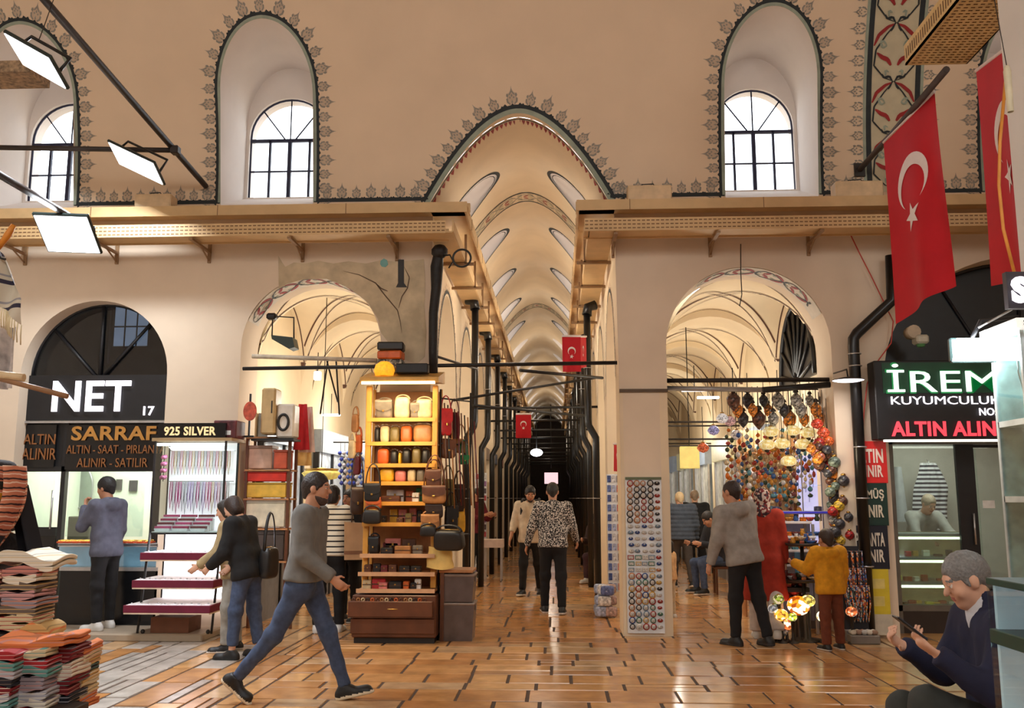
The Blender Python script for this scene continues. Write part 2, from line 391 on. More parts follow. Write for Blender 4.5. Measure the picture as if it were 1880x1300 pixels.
# ---- painted borders: dark line, sage line and palmettes along openings and ledge
def ribbon(mb, P, off0, off1, f, mi, d=.06):
    R = resample(P, d); vs = []; n = len(R)
    for x, z, nx, nz in R: vs += [f(x+nx*off0, z+nz*off0), f(x+nx*off1, z+nz*off1)]
    mb.add(vs, [(2*i, 2*i+1, 2*i+3, 2*i+2) for i in range(n-1)], mi)
def palmettes(mb, P, f, d=.175, big=.225, mi=2, scal=True, base=.03, ends=0, bgm=None, fbg=None):
    R = resample(P, d)
    for i, (x, z, nx, nz) in enumerate(R):
        tx, tz = nz, -nx; s_ = big*(1 if i % 2 else .86)
        def put(poly, m): mb.add([f(x+tx*a*s_+nx*(base+b*s_), z+tz*a*s_+nz*(base+b*s_)) for a, b in poly], [list(range(len(poly)))], m)
        if bgm is not None: f_ = f; mb.add([fbg(x+tx*a*s_+nx*(base+b*s_), z+tz*a*s_+nz*(base+b*s_)) for a, b in ((-.12, .02), (.12, .02), (.29, .18), (.31, .36), (.22, .42), (.30, .52), (.26, .62), (.12, .66), (0, .90), (-.12, .66), (-.26, .62), (-.30, .52), (-.22, .42), (-.31, .36), (-.29, .18))], [list(range(15))], bgm)
        put([(-.035, .72), (0, 1.0), (.035, .72)], mi)
        # heart outline with small eye and side curls
        put([(-.05, .74), (.05, .74), (.16, .56), (.11, .52), (0, .68), (-.11, .52), (-.16, .56)], mi)
        for sg in (-1, 1):
            put([(sg*.16, .56), (sg*.27, .62), (sg*.30, .50), (sg*.22, .40)], mi)
            put([(sg*.22, .40), (sg*.31, .34), (sg*.28, .16), (sg*.20, .22)], mi)
            put([(sg*.20, .22), (sg*.28, .16), (sg*.12, .02), (sg*.10, .10)], mi)
            put([(sg*.10, .34), (sg*.15, .40), (sg*.10, .47), (sg*.05, .40)], mi)
        put([(-.045, .16), (0, .30), (.045, .16), (0, .08)], mi)
        put([(-.05, .50), (0, .60), (.05, .50), (0, .42)], mi)
        if scal:
            for o_ in (-.40, 0, .40): put([(o_-.20, -.08), (o_-.09, .01), (o_, .10), (o_+.09, .01), (o_+.20, -.08)], 0)
fo = lambda x, z: (x, yv(z)-.004, z); fg = lambda x, z: (x, yv(z)-.003, z)
mb = MB()
zc = 5.03
def edge(P): return [p for p in P]
for i, (cx, hw) in enumerate(WIN):
    P = [(cx-hw, 5.02)]+o_win[i][1:-1]+[(cx+hw, 5.02)]
    ribbon(mb, P, -.0, .035, fo, 1, .05); ribbon(mb, P, .035, .068, fo, 0, .05); palmettes(mb, P, fo, .172, .215, base=.065, bgm=3, fbg=fg)
Pc = [p for p in o_corr[2:-3]]
ribbon(mb, Pc, 0, .055, fo, 1, .05); ribbon(mb, Pc, .055, .10, fo, 0, .05); palmettes(mb, Pc, fo, .172, .225, base=.095, bgm=3, fbg=fg)
xs = [-9]+sum([[cx-hw, cx+hw] for cx, hw in WIN[:2]], [])+[-1.5, .65]+sum([[cx-hw, cx+hw] for cx, hw in WIN[2:]], [])+[9]
for a, b in zip(xs[::2], xs[1::2]):
    a2, b2 = a+.07, b-.07
    if a < 3.6 < b: segs = [(a2, 3.52), (4.42, b2)]
    else: segs = [(a2, b2)]
    for p, q in segs:
        if q-p < .1: continue
        ribbon(mb, [(p-.06, zc), (q+.06, zc)], -.012, .035, fo, 0); palmettes(mb, [(p+.1, zc), (q-.1, zc)], fo, .172, .2, base=.03, bgm=3, fbg=fg)
struct(mb.build('trim_8', [ink, sage, pal, palbg], fix=False), 'painted grey palmette border with a dark line')
# painted transverse band with red vines at right
mb = MB(); bx0, bx1 = 3.66, 4.28; bandc = M('painted_band_ground', (196, 186, 158), .85, var=.05)
mb.grid(lambda u, v: fo(bx0+(bx1-bx0)*u, 5.04+3.4*v), 2, 40, 0)
fb = lambda x, z: (x, yv(z)-.008, z)
for xx, sg in ((bx0, 1), (bx1, -1)):
    P = [(xx, 5.04), (xx, 8.4)] if sg == 1 else [(xx, 8.4), (xx, 5.04)]
    ribbon(mb, P, -.06, 0, fb, 2, .12); ribbon(mb, P, 0, .035, fb, 1, .12); palmettes(mb, P, fb, .172, .2, mi=4, base=.03, scal=False)
def stroke(mb, pts, w, f, mi):
    R = resample(pts, .02); n = len(R); vs = []
    for i, (x, z, nx, nz) in enumerate(R): k = w*math.sin(PI*min(1, max(0, (i+.4)/(n+.4))))**.6; vs += [f(x+nx*k, z+nz*k), f(x-nx*k, z-nz*k)]
    mb.add(vs, [(2*i, 2*i+1, 2*i+3, 2*i+2) for i in range(n-1)], mi)
def vine(mb, cx, z0, z1, half, f, red, dark, pale, per=.62):
    z = z0
    while z < z1:
        for sg in (-1, 1):
            q = lambda a, b: (cx+sg*a*half, z+b*per)
            stroke(mb, [q(.0, .0), q(.35, .06), q(.75, .28), q(.70, .55), q(.35, .80), q(0, 1.0)], .010, f, dark)
            stroke(mb, [q(.05, .98), q(.30, .93), q(.62, .80), q(.78, .62)], .020, f, red)
            stroke(mb, [q(.66, .50), q(.45, .42), q(.25, .38), q(.12, .28)], .024, f, red)
            stroke(mb, [q(.04, 1.0), q(.16, 1.09), q(.36, 1.06), q(.44, 1.13)], .014, f, dark)
            stroke(mb, [q(.04, 1.0), q(.14, .90), q(.20, .86)], .012, f, dark)
            stroke(mb, [q(.30, .62), q(.42, .70), q(.56, .68), q(.44, .58), q(.30, .62)], .014, f, pale)
            stroke(mb, [q(.18, .16), q(.32, .20), q(.30, .10)], .012, f, pale)
        z += per
vine(mb, (bx0+bx1)/2, 5.08, 8.3, (bx1-bx0)*.5, lambda x, z: (x, yv(z)-.013, z), 3, 2, 1)
struct(mb.build('trim_9', [bandc, sage, ink, redp, pal], fix=False), 'painted arch band with red vine scrolls')
# vine scrolls painted on the soffits of the two side portals
for k, (cx, zs, rx, rz, a0, a1) in enumerate(((-2.87, 3.26, .83, .84, 2.75, .75), (2.208, 3.22, .936, .94, 2.2, .42))):
    mb = MB(); L = rx*(a0-a1)
    def fs(u, s_, cx=cx, zs=zs, rx=rx, rz=rz, a0=a0): a = a0-s_/rx; return (cx+(rx-.006)*math.cos(a), D+.20+u, zs+(rz-.006)*math.sin(a))
    def fs2(u, s_, cx=cx, zs=zs, rx=rx, rz=rz, a0=a0): a = a0-s_/rx; return (cx+(rx-.010)*math.cos(a), D+.20+u, zs+(rz-.010)*math.sin(a))
    mb.grid(lambda u, v: fs(-.19+.38*u, L*v), 2, 30, 0)
    vine(mb, 0, .02, L-.25, .17, fs2, 3, 2, 1, per=.36)
    struct(mb.build('trim_%d' % (10+k), [M('soffit_paint', (214, 205, 192), .85, var=.05), sage, ink, redp], fix=False), 'painted red leaf scrolls under the portal arch')
# ---- corridor: arcades, pointed vault with lunettes, aisles with cross vaults
BAY = 2.68; NB = 15; Y0 = D
def pier_y(k): return Y0+BAY*k
YE = pier_y(NB)+.6
mb = MB()
ah = []
for k in range(NB): a, b = pier_y(k)+.6, pier_y(k+1); ah.append([(a, -.02)]+arc((a+b)/2, 2.95, (b-a)/2, 1.25, 18, p=1.75)+[(b, -.02)])
for xa, xb in ((-1.45, -2.04), (.725, 1.272)):
    for xx in (xa, xb): sheet(mb, [(Y0, -.01), (YE, -.01), (YE, 4.97 if xx in (-1.45, .725) else 4.2), (Y0, 4.97 if xx in (-1.45, .725) else 4.2)], ah, .5, lambda y, z, X=xx: (X, y, z), 0, False)
    for h in ah: loft(mb, h, lambda y, z, X=xa: (X, y, z), lambda y, z, X=xb: (X, y, z))
# face of the lower right pier, set back below a small ledge
struct(mb.build('wall_corridor', corr_pl, fix=False), 'arcades of piers on both sides of the corridor')
mb = MB()
for h in ah[:7]:
    P = h[1:-1]
    for X, e in ((-1.45, .006), (.725, -.006)):
        g = lambda y, z, X=X, e=e: (X+e, y, z)
        ribbon(mb, P, .03, .07, g, 0, .08); palmettes(mb, P, g, .14, .12, mi=1, base=.08)
struct(mb.build('trim_12', [ink, M('painted_red_grey', (150, 110, 98), .8)], fix=False), 'painted border around the arcade arches')
# vault (x from arc, along y), lunettes
VH, HWc, CXc = 1.08, 1.075, -.425
def vz(t): return 4.97+VH*(1-abs(t)**1.85)
mb = MB()
lun = []
for k in range(NB):
    yc = pier_y(k)+.3+BAY/2
    for sg in (-1, 1): lun.append((sg, [(sg*(.99-.62*abs(math.cos(a))**.9 if False else .98-.66*math.sin(a)), yc-.52*math.cos(a)) for a in [PI*i/16 for i in range(17)]]))
sheet(mb, [(-1, Y0), (1, Y0), (1, YE), (-1, YE)], [P for _, P in lun], .14, lambda t, y: (CXc+HWc*t, y, vz(t)), 0, True)
for sg, P in lun: loft(mb, P+[P[0]], lambda t, y: (CXc+HWc*t, y, vz(t)), lambda t, y: (CXc+sg*(HWc+.75), y, vz(t)+.15), mi=1)
loft(mb, [(t/16-1, 0) for t in range(33)], lambda t, _: (CXc+HWc*t, yv(vz(t))-.001, vz(t)), lambda t, _: (CXc+HWc*t, Y0, vz(t)))
mb.bb(.64, .74, Y0, YE, 4.965, 5.0); mb.bb(-1.52, -1.44, Y0, YE, 4.965, 5.0)
struct(mb.build('ceiling_corridor', [corr_pl, jamb], fix=False), 'pointed barrel vault of the corridor')
mb = MB()
for sg, P in lun[:10]:
    g = lambda t, y: (CXc+HWc*t, y, vz(t)-.006)
    Q = P if sg < 0 else P[::-1]
    ribbon(mb, Q, -.02, .02, g, 0, .05); ribbon(mb, Q, .045, .055, g, 0, .05)
for k in (1, 4):
    yb = pier_y(k)+.3; g = lambda s_, u, yb=yb: (CXc+HWc*s_, yb+u, vz(s_)-.008)
    mb.grid(lambda u, v: (CXc+HWc*(-.98+1.96*u), yb-.2+.4*v, vz(-.98+1.96*u)-.004), 30, 1, 3)
    for u in (-.2, .2): ribbon(mb, [(-.98, u), (.98, u)], -.02, .02, g, 0, .04); 
    z = -.95
    while z < .85:
        for s_ in (-1, 1):
            stroke(mb, [(z, s_*.0), (z+.08, s_*.12), (z+.2, s_*.12), (z+.27, 0)], .012, g, 1); stroke(mb, [(z+.1, s_*.02), (z+.16, s_*.07)], .02, g, 2)
        z += .27
P0 = [(t/16-1, Y0+.05) for t in range(33)]
gp = lambda t, y: (CXc+HWc*t, y, vz(t)-.006)
ribbon(mb, P0, -.01, .015, gp, 0, .04)
for i in range(1, 40): t = i/20-1; mb.add([gp(t-.02, Y0+.08), gp(t+.02, Y0+.08), gp(t+.012, Y0+.15), gp(t, Y0+.21), gp(t-.012, Y0+.15)], [(0, 1, 2, 3, 4)], 2)
struct(mb.build('trim_13', [ink, pal, redp, M('painted_ring_ground', (205, 190, 160), .85)], fix=False), 'painted lines round the skylights and ribs of the corridor vault')
# aisles
for nm, xa, xb, wx in (('left', -3.72, -2.04, -4.05), ('right', 1.272, 3.2, 3.5)):
    mb = MB(); hw = (xb-xa)/2; cx = (xa+xb)/2
    for k in range(NB if nm == 'left' else NB):
        y0 = pier_y(k)+.62; y1 = pier_y(k+1)
        def cv(u, v):
            x = -1+2*u; y = -1+2*v
            return (cx+hw*x, y0+(y1-y0)*v, 3.12+1.08*max((1-abs(x)**2.1)**.62 if abs(x) < 1 else 0, (1-abs(y)**2.1)**.62 if abs(y) < 1 else 0))
        mb.grid(cv, 26, 26, 0)
        # transverse arch between bays
        if k:
            A = arc(cx, 3.1, hw, 1.0, 20)
            loft(mb, A, lambda x, z: (x, y0-.62, z), lambda x, z: (x, y0, z))
            for yy in (y0-.62, y0): sheet(mb, [(xa, 3.1)]+[(xa, 4.3), (xb, 4.3), (xb, 3.1)]+A[::-1][1:-1], [], .3, lambda x, z, Y=yy: (x, Y, z), 0, False)
    po = o_porL if nm == 'left' else o_porR
    sheet(mb, [(xa-.1, 2.6), (xb+.1, 2.6), (xb+.1, 4.4), (xa-.1, 4.4)], [[(x, max(z, 2.5)) for x, z in po]], .4, lambda x, z: (x, D+.62, z), 0, False)
    struct(mb.build('ceiling_aisle_'+nm, warmpl, fix=False), nm+' aisle with cross vaults')
    mb = MB()
    for k in range(5):
        y0 = pier_y(k)+.62; y1 = pier_y(k+1); e = .012
        gz = lambda x, y: 3.12+1.08*max((1-abs(x)**2.1)**.62 if abs(x) < 1 else 0, (1-abs(y)**2.1)**.62 if abs(y) < 1 else 0)-e
        gg = lambda x, y: (cx+hw*x, y0+(y1-y0)*(y+1)/2, gz(x, y))
        for s1 in (-1, 1):
            for o_ in (-.09, .09):
                P = [(t, s1*t+o_) for t in [-.9+1.8*i/30 for i in range(31)]]; ribbon(mb, P, -.010, .010, gg, 0, .05)
        for yy in (-.93, .93): ribbon(mb, [(-.99, yy), (.99, yy)], -.012, .012, gg, 0, .04)
        for xx in (-.93, .93): ribbon(mb, [(xx, -.99), (xx, .99)], -.010, .010, gg, 0, .04)
    struct(mb.build('trim_14' if nm == 'left' else 'trim_15', [M('painted_brown_line', (92, 62, 48), .8)], fix=False), 'brown painted lines on the cross vaults')
    mb = MB(); mb.bb(min(wx, xa if nm == 'left' else xb), max(wx, xa if nm == 'left' else xb), Y0+.62, YE, 0, 4.3)
    struct(mb.build('wall_aisle_'+nm, warmpl), 'outer wall of the '+nm+' aisle')
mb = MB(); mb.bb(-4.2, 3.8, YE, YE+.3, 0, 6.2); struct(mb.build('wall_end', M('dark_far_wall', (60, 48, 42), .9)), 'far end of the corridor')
# ledges with moulding on the right front pier, plaster patch of the left pier
mb = MB()
for a, b in ((.725, .766), (1.179, 1.272)): mb.add([(a, D+.004, 0), (b, D+.004, 0), (b, D+.004, 2.72), (a, D+.004, 2.72)], [(0, 1, 2, 3)])
struct(mb.build('trim_18', corr_pl, fix=False), 'set back edges of the right front pier')
mb = MB(); mb.bb(.727, 1.275, D-.03, D, 2.70, 2.735); struct(mb.build('trim_16', M('pier_ledge', (96, 80, 66), .8)), 'narrow dark ledge on the right front pier')
patch = M('grey_bare_plaster', (200, 182, 152), .9, var=.14, scale=6, bump=.3)
px = [(511, 470), (518, 482), (524, 490), (540, 482), (560, 484), (585, 479), (612, 484), (640, 480), (672, 484), (700, 478), (730, 481), (778, 476), (781, 520), (779, 560), (783, 610), (780, 655), (765, 668), (742, 660), (722, 640), (700, 612), (694, 586), (676, 556), (640, 528), (600, 512), (560, 512), (525, 522), (512, 530)]
P = [(at(a, b, D).x, at(a, b, D).z) for a, b in px]
mb = MB(); mb.prism(P, D-.006, D+.01, 0)
crk = M('crack', (96, 78, 62), .9)
for pts in ([(630, 498), (660, 505), (690, 520), (705, 540), (715, 552), (730, 570), (735, 590), (738, 612)], [(735, 475), (737, 500), (735, 525)], [(742, 490), (752, 510), (748, 530), (738, 545), (732, 566)], [(690, 520), (700, 530), (712, 535)]):
    Q = [(at(a, b, D).x, at(a, b, D).z) for a, b in pts]; stroke(mb, Q, .007, lambda x, z: (x, D-.010, z), 1)
mb.add([(at(a, b, D).x, D-.011, at(a, b, D).z) for a, b in ((731, 477), (742, 477), (742, 520), (748, 528), (727, 528), (731, 520))], [(0, 1, 2, 3, 4, 5)], 2)
mb.add([(at(a, b, D).x, D-.010, at(a, b, D).z) for a, b in ((699, 479), (705, 475), (711, 478), (713, 486), (708, 491), (701, 490), (698, 485))], [(0, 1, 2, 3, 4, 5, 6)], 3)
struct(mb.build('trim_17', [patch, crk, iron, M('teal_paint_spot', (120, 170, 165), .9)], fix=False), 'rough grey patch of bare cracked plaster on the left pier')
# ---- ledge trays along the front wall and into the corridor
def slots(mb, x0, x1, y, z0, z1, n, mi=1):
    for i in range(n):
        x = x0+(x1-x0)*(i+.5)/n
        for z in (z0, (z0+z1)/2, z1): mb.add([(x-.018, y, z-.006), (x+.018, y, z-.006), (x+.018, y, z+.006), (x-.018, y, z+.006)], [(0, 1, 2, 3)], mi)
for nm, x0, x1, lbl in (('left', -9, -1.0, 'left of the corridor'), ('right', .25, 9, 'right of the corridor')):
    t = thing('ledge_tray', 'broad tan ledge tray along the wall top '+lbl, 'cable tray', ((x0+x1)/2, D, 4.85)); ox = (x0+x1)/2
    mb = MB(); mb.X = Matrix.Translation((-ox, -D, -4.85))
    mb.bb(x0, x1, D-.42, D-.005, 4.82, 4.84); mb.bb(x0, x1, D-.44, D-.42, 4.735, 4.855); mb.bb(x0, x1, D-.06, D-.005, 4.86, 4.96)
    x = x0+.6
    while x < x1: mb.bb(x, x+.006, D-.444, D-.44, 4.735, 4.855, 1); x += 1.5
    mb.build('tray_body', [tan, tan_d], t)
    t = thing('cable_tray', 'perforated tan cable tray on brackets '+lbl, 'cable tray', (ox, D, 4.5))
    xa, xb = (x0, x1+.22) if nm == 'left' else (x0-.0, x1)
    if nm == 'left': xb = -1.22
    else: xa = .33
    mb = MB(); mb.X = Matrix.Translation((-ox, -D, -4.5))
    mb.bb(xa, xb, D-.62, D-.30, 4.45, 4.465); mb.bb(xa, xb, D-.635, D-.62, 4.43, 4.575); mb.bb(xa, xb, D-.31, D-.30, 4.43, 4.575)
    slots(mb, xa, xb, D-.6375, 4.46, 4.545, int((xb-xa)/.052))
    mb.build('tray_body', [tan, tan_d], t)
    x = xa+.35
    while x < xb:
        mb = MB(); mb.X = Matrix.Translation((-ox, -D, -4.5))
        mb.bb(x-.02, x+.02, D-.60, D-.003, 4.40, 4.425); mb.bb(x-.018, x+.018, D-.03, D-.003, 4.28, 4.60); mb.tube([(x, D-.3, 4.41), (x, D-.01, 4.30)], .010, 6)
        mb.build('bracket', M('tray_bracket', (150, 118, 84), .6), t); x += 1.13
for nm, xw, xi in (('left', -1.45, -1.02), ('right', .70, .27)):
    sg = 1 if nm == 'left' else -1
    t = thing('corridor_tray', 'long tan tray running down the '+('left' if nm == 'left' else 'right')+' side of the corridor vault', 'cable tray', (xi, 12, 4.85))
    mb = MB(); mb.X = Matrix.Translation((-xi, -12, -4.85))
    a, b = min(xw, xi), max(xw, xi)
    mb.bb(a, b, D-.4, 44, 4.82, 4.84); mb.bb(xi-.01, xi+.01, D-.4, 44, 4.735, 4.87)
    for k in range(40): y = D+.3+k*.8; mb.bb(xi-.014, xi+.014, y, y+.012, 4.735, 4.87, 1)
    mb.build('tray_body', [tan, tan_d], t)
    xo = xi-sg*.12
    mb = MB(); mb.X = Matrix.Translation((-xi, -12, -4.85))
    a, b = min(xw+sg*.04, xo), max(xw+sg*.04, xo)
    mb.bb(xo-.01, xo+.01, D-.62, 44, 4.45, 4.58); mb.bb(a, b, D-.62, 44, 4.44, 4.455)
    mb.build('lower_tray', [tan], t)
    for k in range(16):
        y = D+.7+k*1.34; mb = MB(); mb.X = Matrix.Translation((-xi, -12, -4.85)); a, b = min(xw, xi), max(xw, xi)
        mb.bb(a, b, y, y+.04, 4.40, 4.435); mb.bb(min(xo, xo+sg*.03), max(xo, xo+sg*.03), y, y+.04, 4.42, 4.80); mb.build('bracket', M('tray_bracket', (150, 118, 84), .6), t)
    # tube lights lying in the trays
    for k in range(5):
        y = D+.5+k*1.6; tl = tag(MB().tube([(0, 0, 0), (0, .6, 0)], .022, 8).build('tube_light', M('tube_glow', (255, 250, 240), .4, emit=5, var=0), None, (xw+sg*.14, y, 4.65)), '%s white tube light on the %s corridor tray' % (('nearest', 'second', 'third', 'fourth', 'fifth')[k], nm), 'light', 'tube lights on the corridor trays')
# junction boxes standing on the ledge
boxm = M('cream_box', (214, 186, 148), .6)
for lab, x0, y0, x1, y1 in (('left of the arched window', 250, 358, 318, 380), ('beside the corridor arch at right', 1152, 342, 1232, 371), ('by the vine painted band', 1532, 334, 1618, 364)):
    a = at(x0, y1, D-.3); b = at(x1, y0, D-.3); t = thing('junction_box', 'cream junction box on the ledge '+lab, 'junction box', (a.x, D-.36, 4.842))
    w_ = b.x-a.x; h_ = max(.12, b.z-4.842); MB().bb(0, w_, 0, .2, 0, h_, 0, .012).build('case', boxm, t)
    MB().tube([(w_*.3, .1, h_), (w_*.34, .1, h_+.04), (w_*.6, .1, h_+.045), (w_*.66, .1, h_)], .007, 6).build('cable_loop', black, t); MB().bb(.03, w_*.4, -.012, 0, .02, .035).build('clip', black, t)
# ================================================================ SHOP FRONTS
def WB(t):
    mb = MB(); mb.X = Matrix.Translation(-Vector(t.location)); return mb
def rect(mb, x0, y0, x1, y1, Y, th=.02, mi=0, b=0):
    """a board facing the nave whose front lies on the plane Y between two photo corners"""
    a = at(x0, y1, Y); c = at(x1, y0, Y); mb.bb(min(a.x, c.x), max(a.x, c.x), Y, Y+th, min(a.z, c.z), max(a.z, c.z), mi, b); return mb
def ptext(name, s, x0, y0, x1, y1, Y, mat, parent, bold=.0, depth=.012):
    a = at(x0, y1, Y); c = at(x1, y0, Y); L = Vector(parent.location) if parent else Vector()
    return text(name, s, mat, parent, w=c.x-a.x, h=c.z-a.z, loc=Vector(((a.x+c.x)/2, Y, (a.z+c.z)/2))-L, bold=bold, depth=depth)
blackgloss = M('black_gloss_panel', (16, 17, 20), .22, var=.1)
blackmat = M('black_panel', (24, 24, 27), .5, var=.15)
lit_white = M('lit_white_letter', (250, 246, 255), .4, emit=1.3, var=0)
gold = M('gold_letter', (196, 142, 74), .35, .4, var=.1)
bronze = M('bronze_letter', (150, 98, 58), .4, .3, var=.1)
steel = M('brushed_steel', (190, 190, 192), .35, .8, var=.08)
glass = glassmat('clear_glass', (240, 250, 248), .10)
dglass = glassmat('smoked_glass', (190, 194, 200), .05)
mint = M('mint_shop_wall', (224, 226, 208), .7, var=.03)
gl_gold = M('gold_jewellery', (232, 172, 74), .25, .8, var=.2, scale=40)
YN = 10.84
# --- jeweller at left under the black fanlight
mb = MB(); a = at(28, 860, YN+.03); mb.bb(-6.6, -4.45, YN+.02, 12.7, .06, 2.5)
room = MB()
x0, x1, y0, y1, z0, z1 = -6.55, -4.45, YN+.06, 12.6, .08, 2.62
room.add([(x0, y1, z0), (x1, y1, z0), (x1, y1, z1), (x0, y1, z1), (x0, y0, z0), (x0, y0, z1), (x1, y0, z0), (x1, y0, z1)], [(0, 1, 2, 3), (4, 0, 3, 5), (1, 6, 7, 2), (5, 3, 2, 7), (4, 6, 1, 0)])
struct(room.build('wall_jeweller', mint, fix=False), 'pale mint room of the left jeweller')
lamp('jeweller_lamp', 'AREA', (-5.5, 11.8, 2.55), 60, (1, .97, .9), .8)
t = thing('shop_fanlight', 'black half round glazed fanlight above the white NET letters', 'fanlight', (-5.455, YN, 2.55))
mb = WB(t); P = arc(-5.455, 2.95, .89, .89, 28); bk = [(-6.5, 2.42)]+arc(-5.455, 2.95, 1.04, 1.02, 28)+[(-4.41, 2.42)]
mb.prism(bk, YN+.10, YN+.12); mb.build('back_board', blackmat, t)
mb = WB(t); mb.tube([(x, YN, z) for x, z in P], .028, 6); mb.bb(-6.34, -4.57, YN-.03, YN+.03, 2.86, 2.90)
for px_, py_ in ((192, 556), (98, 602), (283, 588)): q = at(px_, py_, YN); mb.tube([(at(184, 676, YN).x, YN, 2.9), (q.x, YN, q.z)], .020, 6)
mb.build('glazing_bars', blackmat, t)
mb = WB(t); mb.prism([(-6.33, 2.9)]+arc(-5.455, 2.95, .875, .875, 28)+[(-4.58, 2.9)], YN+.02, YN+.026); mb.build('glass', dglass, t)
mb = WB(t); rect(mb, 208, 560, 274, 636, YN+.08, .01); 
mb.build('reflection_panes', M('window_reflection_glow', (168, 186, 206), .4, emit=.8, var=.25, scale=4), t)  # reflection of a window opposite, put in as glowing panes behind the glass
mb = WB(t)
for a_, b_ in ((228, 231), (250, 253), (206, 209), (272, 275)): rect(mb, a_, 558, b_, 638, YN+.07, .01)
for a_, b_ in ((598, 601), (558, 560), (635, 638)): rect(mb, 206, a_, 275, b_, YN+.07, .01)
rect(mb, 196, 556, 207, 668, YN+.07, .008, 1); mb.build('reflection_bars', [black, M('grey_side_strip', (74, 76, 82), .7)], t)  # bars of the reflected window, drawn in front of its glowing panes
t = thing('shop_sign', 'black sign board reading NET 17 in lit white letters', 'sign', (-5.455, YN-.02, 2.4))
mb = WB(t); rect(mb, 30, 688, 306, 772, YN-.06, .05); mb.build('board', blackmat, t)
ptext('lettering', 'NET', 95, 699, 242, 756, YN-.075, lit_white, t, .018, .02); ptext('number', '17', 263, 746, 284, 763, YN-.07, lit_white, t, .02)
mb = WB(t); rect(mb, 30, 772, 306, 777, YN-.08, .06); mb.build('rail', steel, t)
t = thing('shop_sign', 'small black panel with bronze ALTIN ALINIR lettering at left', 'sign', (-6.2, YN, 2))
mb = WB(t); rect(mb, 26, 780, 104, 858, YN-.04, .05); mb.build('board', blackgloss, t)
ptext('lettering', 'ALTIN', 43, 797, 103, 816, YN-.05, bronze, t, .0); ptext('lettering', 'ALINIR', 40, 823, 104, 844, YN-.05, bronze, t, .0)
t = thing('shop_sign', 'wide black panel reading SARRAF in gold above smaller bronze lines', 'sign', (-5.2, YN, 2))
mb = WB(t); rect(mb, 118, 780, 306, 862, YN-.04, .05); mb.build('board', blackgloss, t)
ptext('lettering', 'SARRAF', 131, 782, 288, 809, YN-.05, gold, t, .025); ptext('lettering', 'ALTIN - SAAT - PIRLANTA', 122, 817, 305, 833, YN-.05, bronze, t); ptext('lettering', 'ALINIR - SATILIR', 141, 841, 272, 858, YN-.05, bronze, t)
t = thing('jeweller_shopfront', 'black metal shop front with glazed door and window of the left jeweller', 'shop front', (-5.4, YN, .08))
mb = WB(t)
rect(mb, 22, 776, 40, 1141, YN-.02, .06); rect(mb, 100, 776, 119, 1141, YN-.03, .08); rect(mb, 268, 860, 308, 1141, YN-.02, .06); rect(mb, 30, 856, 300, 866, YN-.03, .05); rect(mb, 40, 968, 102, 984, YN-.02, .05)
rect(mb, 30, 774, 304, 864, YN+.0, .02); mb.build('frame', blackmat, t)
mb = WB(t); rect(mb, 40, 984, 102, 1141, YN-.01, .04); mb.build('door_panel', blackgloss, t)
mb = WB(t); rect(mb, 40, 864, 102, 968, YN, .008); rect(mb, 119, 864, 268, 985, YN, .008); mb.build('glass', glass, t)
mb = WB(t); c0 = at(97, 900, YN-.05); mb.tube([c0, (c0.x, c0.y, c0.z-.45)], .012, 8); mb.build('handle', steel, t)
t = thing('display_counter', 'black jewellery counter with glass case below the mint shop window', 'counter', (-5.1, YN-.24, .08))
mb = WB(t); rect(mb, 104, 1046, 290, 1147, YN-.24, .22); mb.build('base', blackgloss, t)
mb = WB(t); rect(mb, 106, 1000, 290, 1004, YN-.24, .02); rect(mb, 106, 1042, 290, 1048, YN-.245, .22); rect(mb, 106, 998, 290, 1001, YN-.24, .22); mb.build('edge', steel, t)
mb = WB(t); rect(mb, 106, 1002, 290, 1043, YN-.23, .006); mb.build('glass', glass, t)
mb = WB(t); rect(mb, 106, 1002, 290, 1044, YN-.06, .01); mb.build('lining', M('pale_blue_lining', (150, 180, 210), .6, emit=.25), t)
k = 0
for i in range(12):
    if i in (5, 6, 7): pass
    tx = 112+i*14.5; c0 = at(tx, 992, YN-.2); j = thing('ring_tray', '%s orange tray of gold rings on the counter from the left' % ('first', 'second', 'third', 'fourth', 'fifth', 'sixth', 'seventh', 'eighth', 'ninth', 'tenth', 'eleventh', 'last')[i], 'jewellery tray', (c0.x, YN-.12, at(200, 998, YN-.24).z+.002), 0, 'gold trays on the counter')
    MB().bb(-.038, .038, -.11, .05, 0, .02, 0, .004).build('tray', M('orange_velvet', (206, 84, 40), .8), j)
    r = MB(); r.grid(lambda u, v: (-.03+.06*u, -.10+.14*v, .022+.016*abs(math.sin(PI*3*u)*math.sin(PI*5*v))), 18, 30)
    r.build('ring_rows', gl_gold, j)
c0 = at(150, 897, 12.55); t = thing('mirror', 'oval mirror on the mint wall inside the left jeweller', 'mirror', (c0.x, 12.57, c0.z))
MB().tube([(.14*math.cos(q), 0, .27*math.sin(q)) for q in [PI*i/16 for i in range(32)]], .014, 6, closed=True).build('frame', steel, t)
MB().prism([(.14*math.cos(q), .27*math.sin(q)) for q in [PI*i/16 for i in range(32)]], 0, .008).build('mirror_glass', M('mirror_silver', (150, 160, 158), .08, .9), t)
for nm, lab, x0_, y0_, x1_, y1_, cc in (('wall_clock', 'dark square picture on the mint wall right of the hooded man', 236, 882, 252, 902, (60, 58, 60)), ('poster', 'dark notice on the mint wall by the hooded man', 212, 880, 224, 900, (70, 66, 66))):
    c0 = at(x0_, y1_, 12.58); o = rect(MB(), x0_, y0_, x1_, y1_, 12.57, .02).build(nm, M('dark_picture', cc, .5, var=.4, scale=14)); tag(o, lab, 'picture')
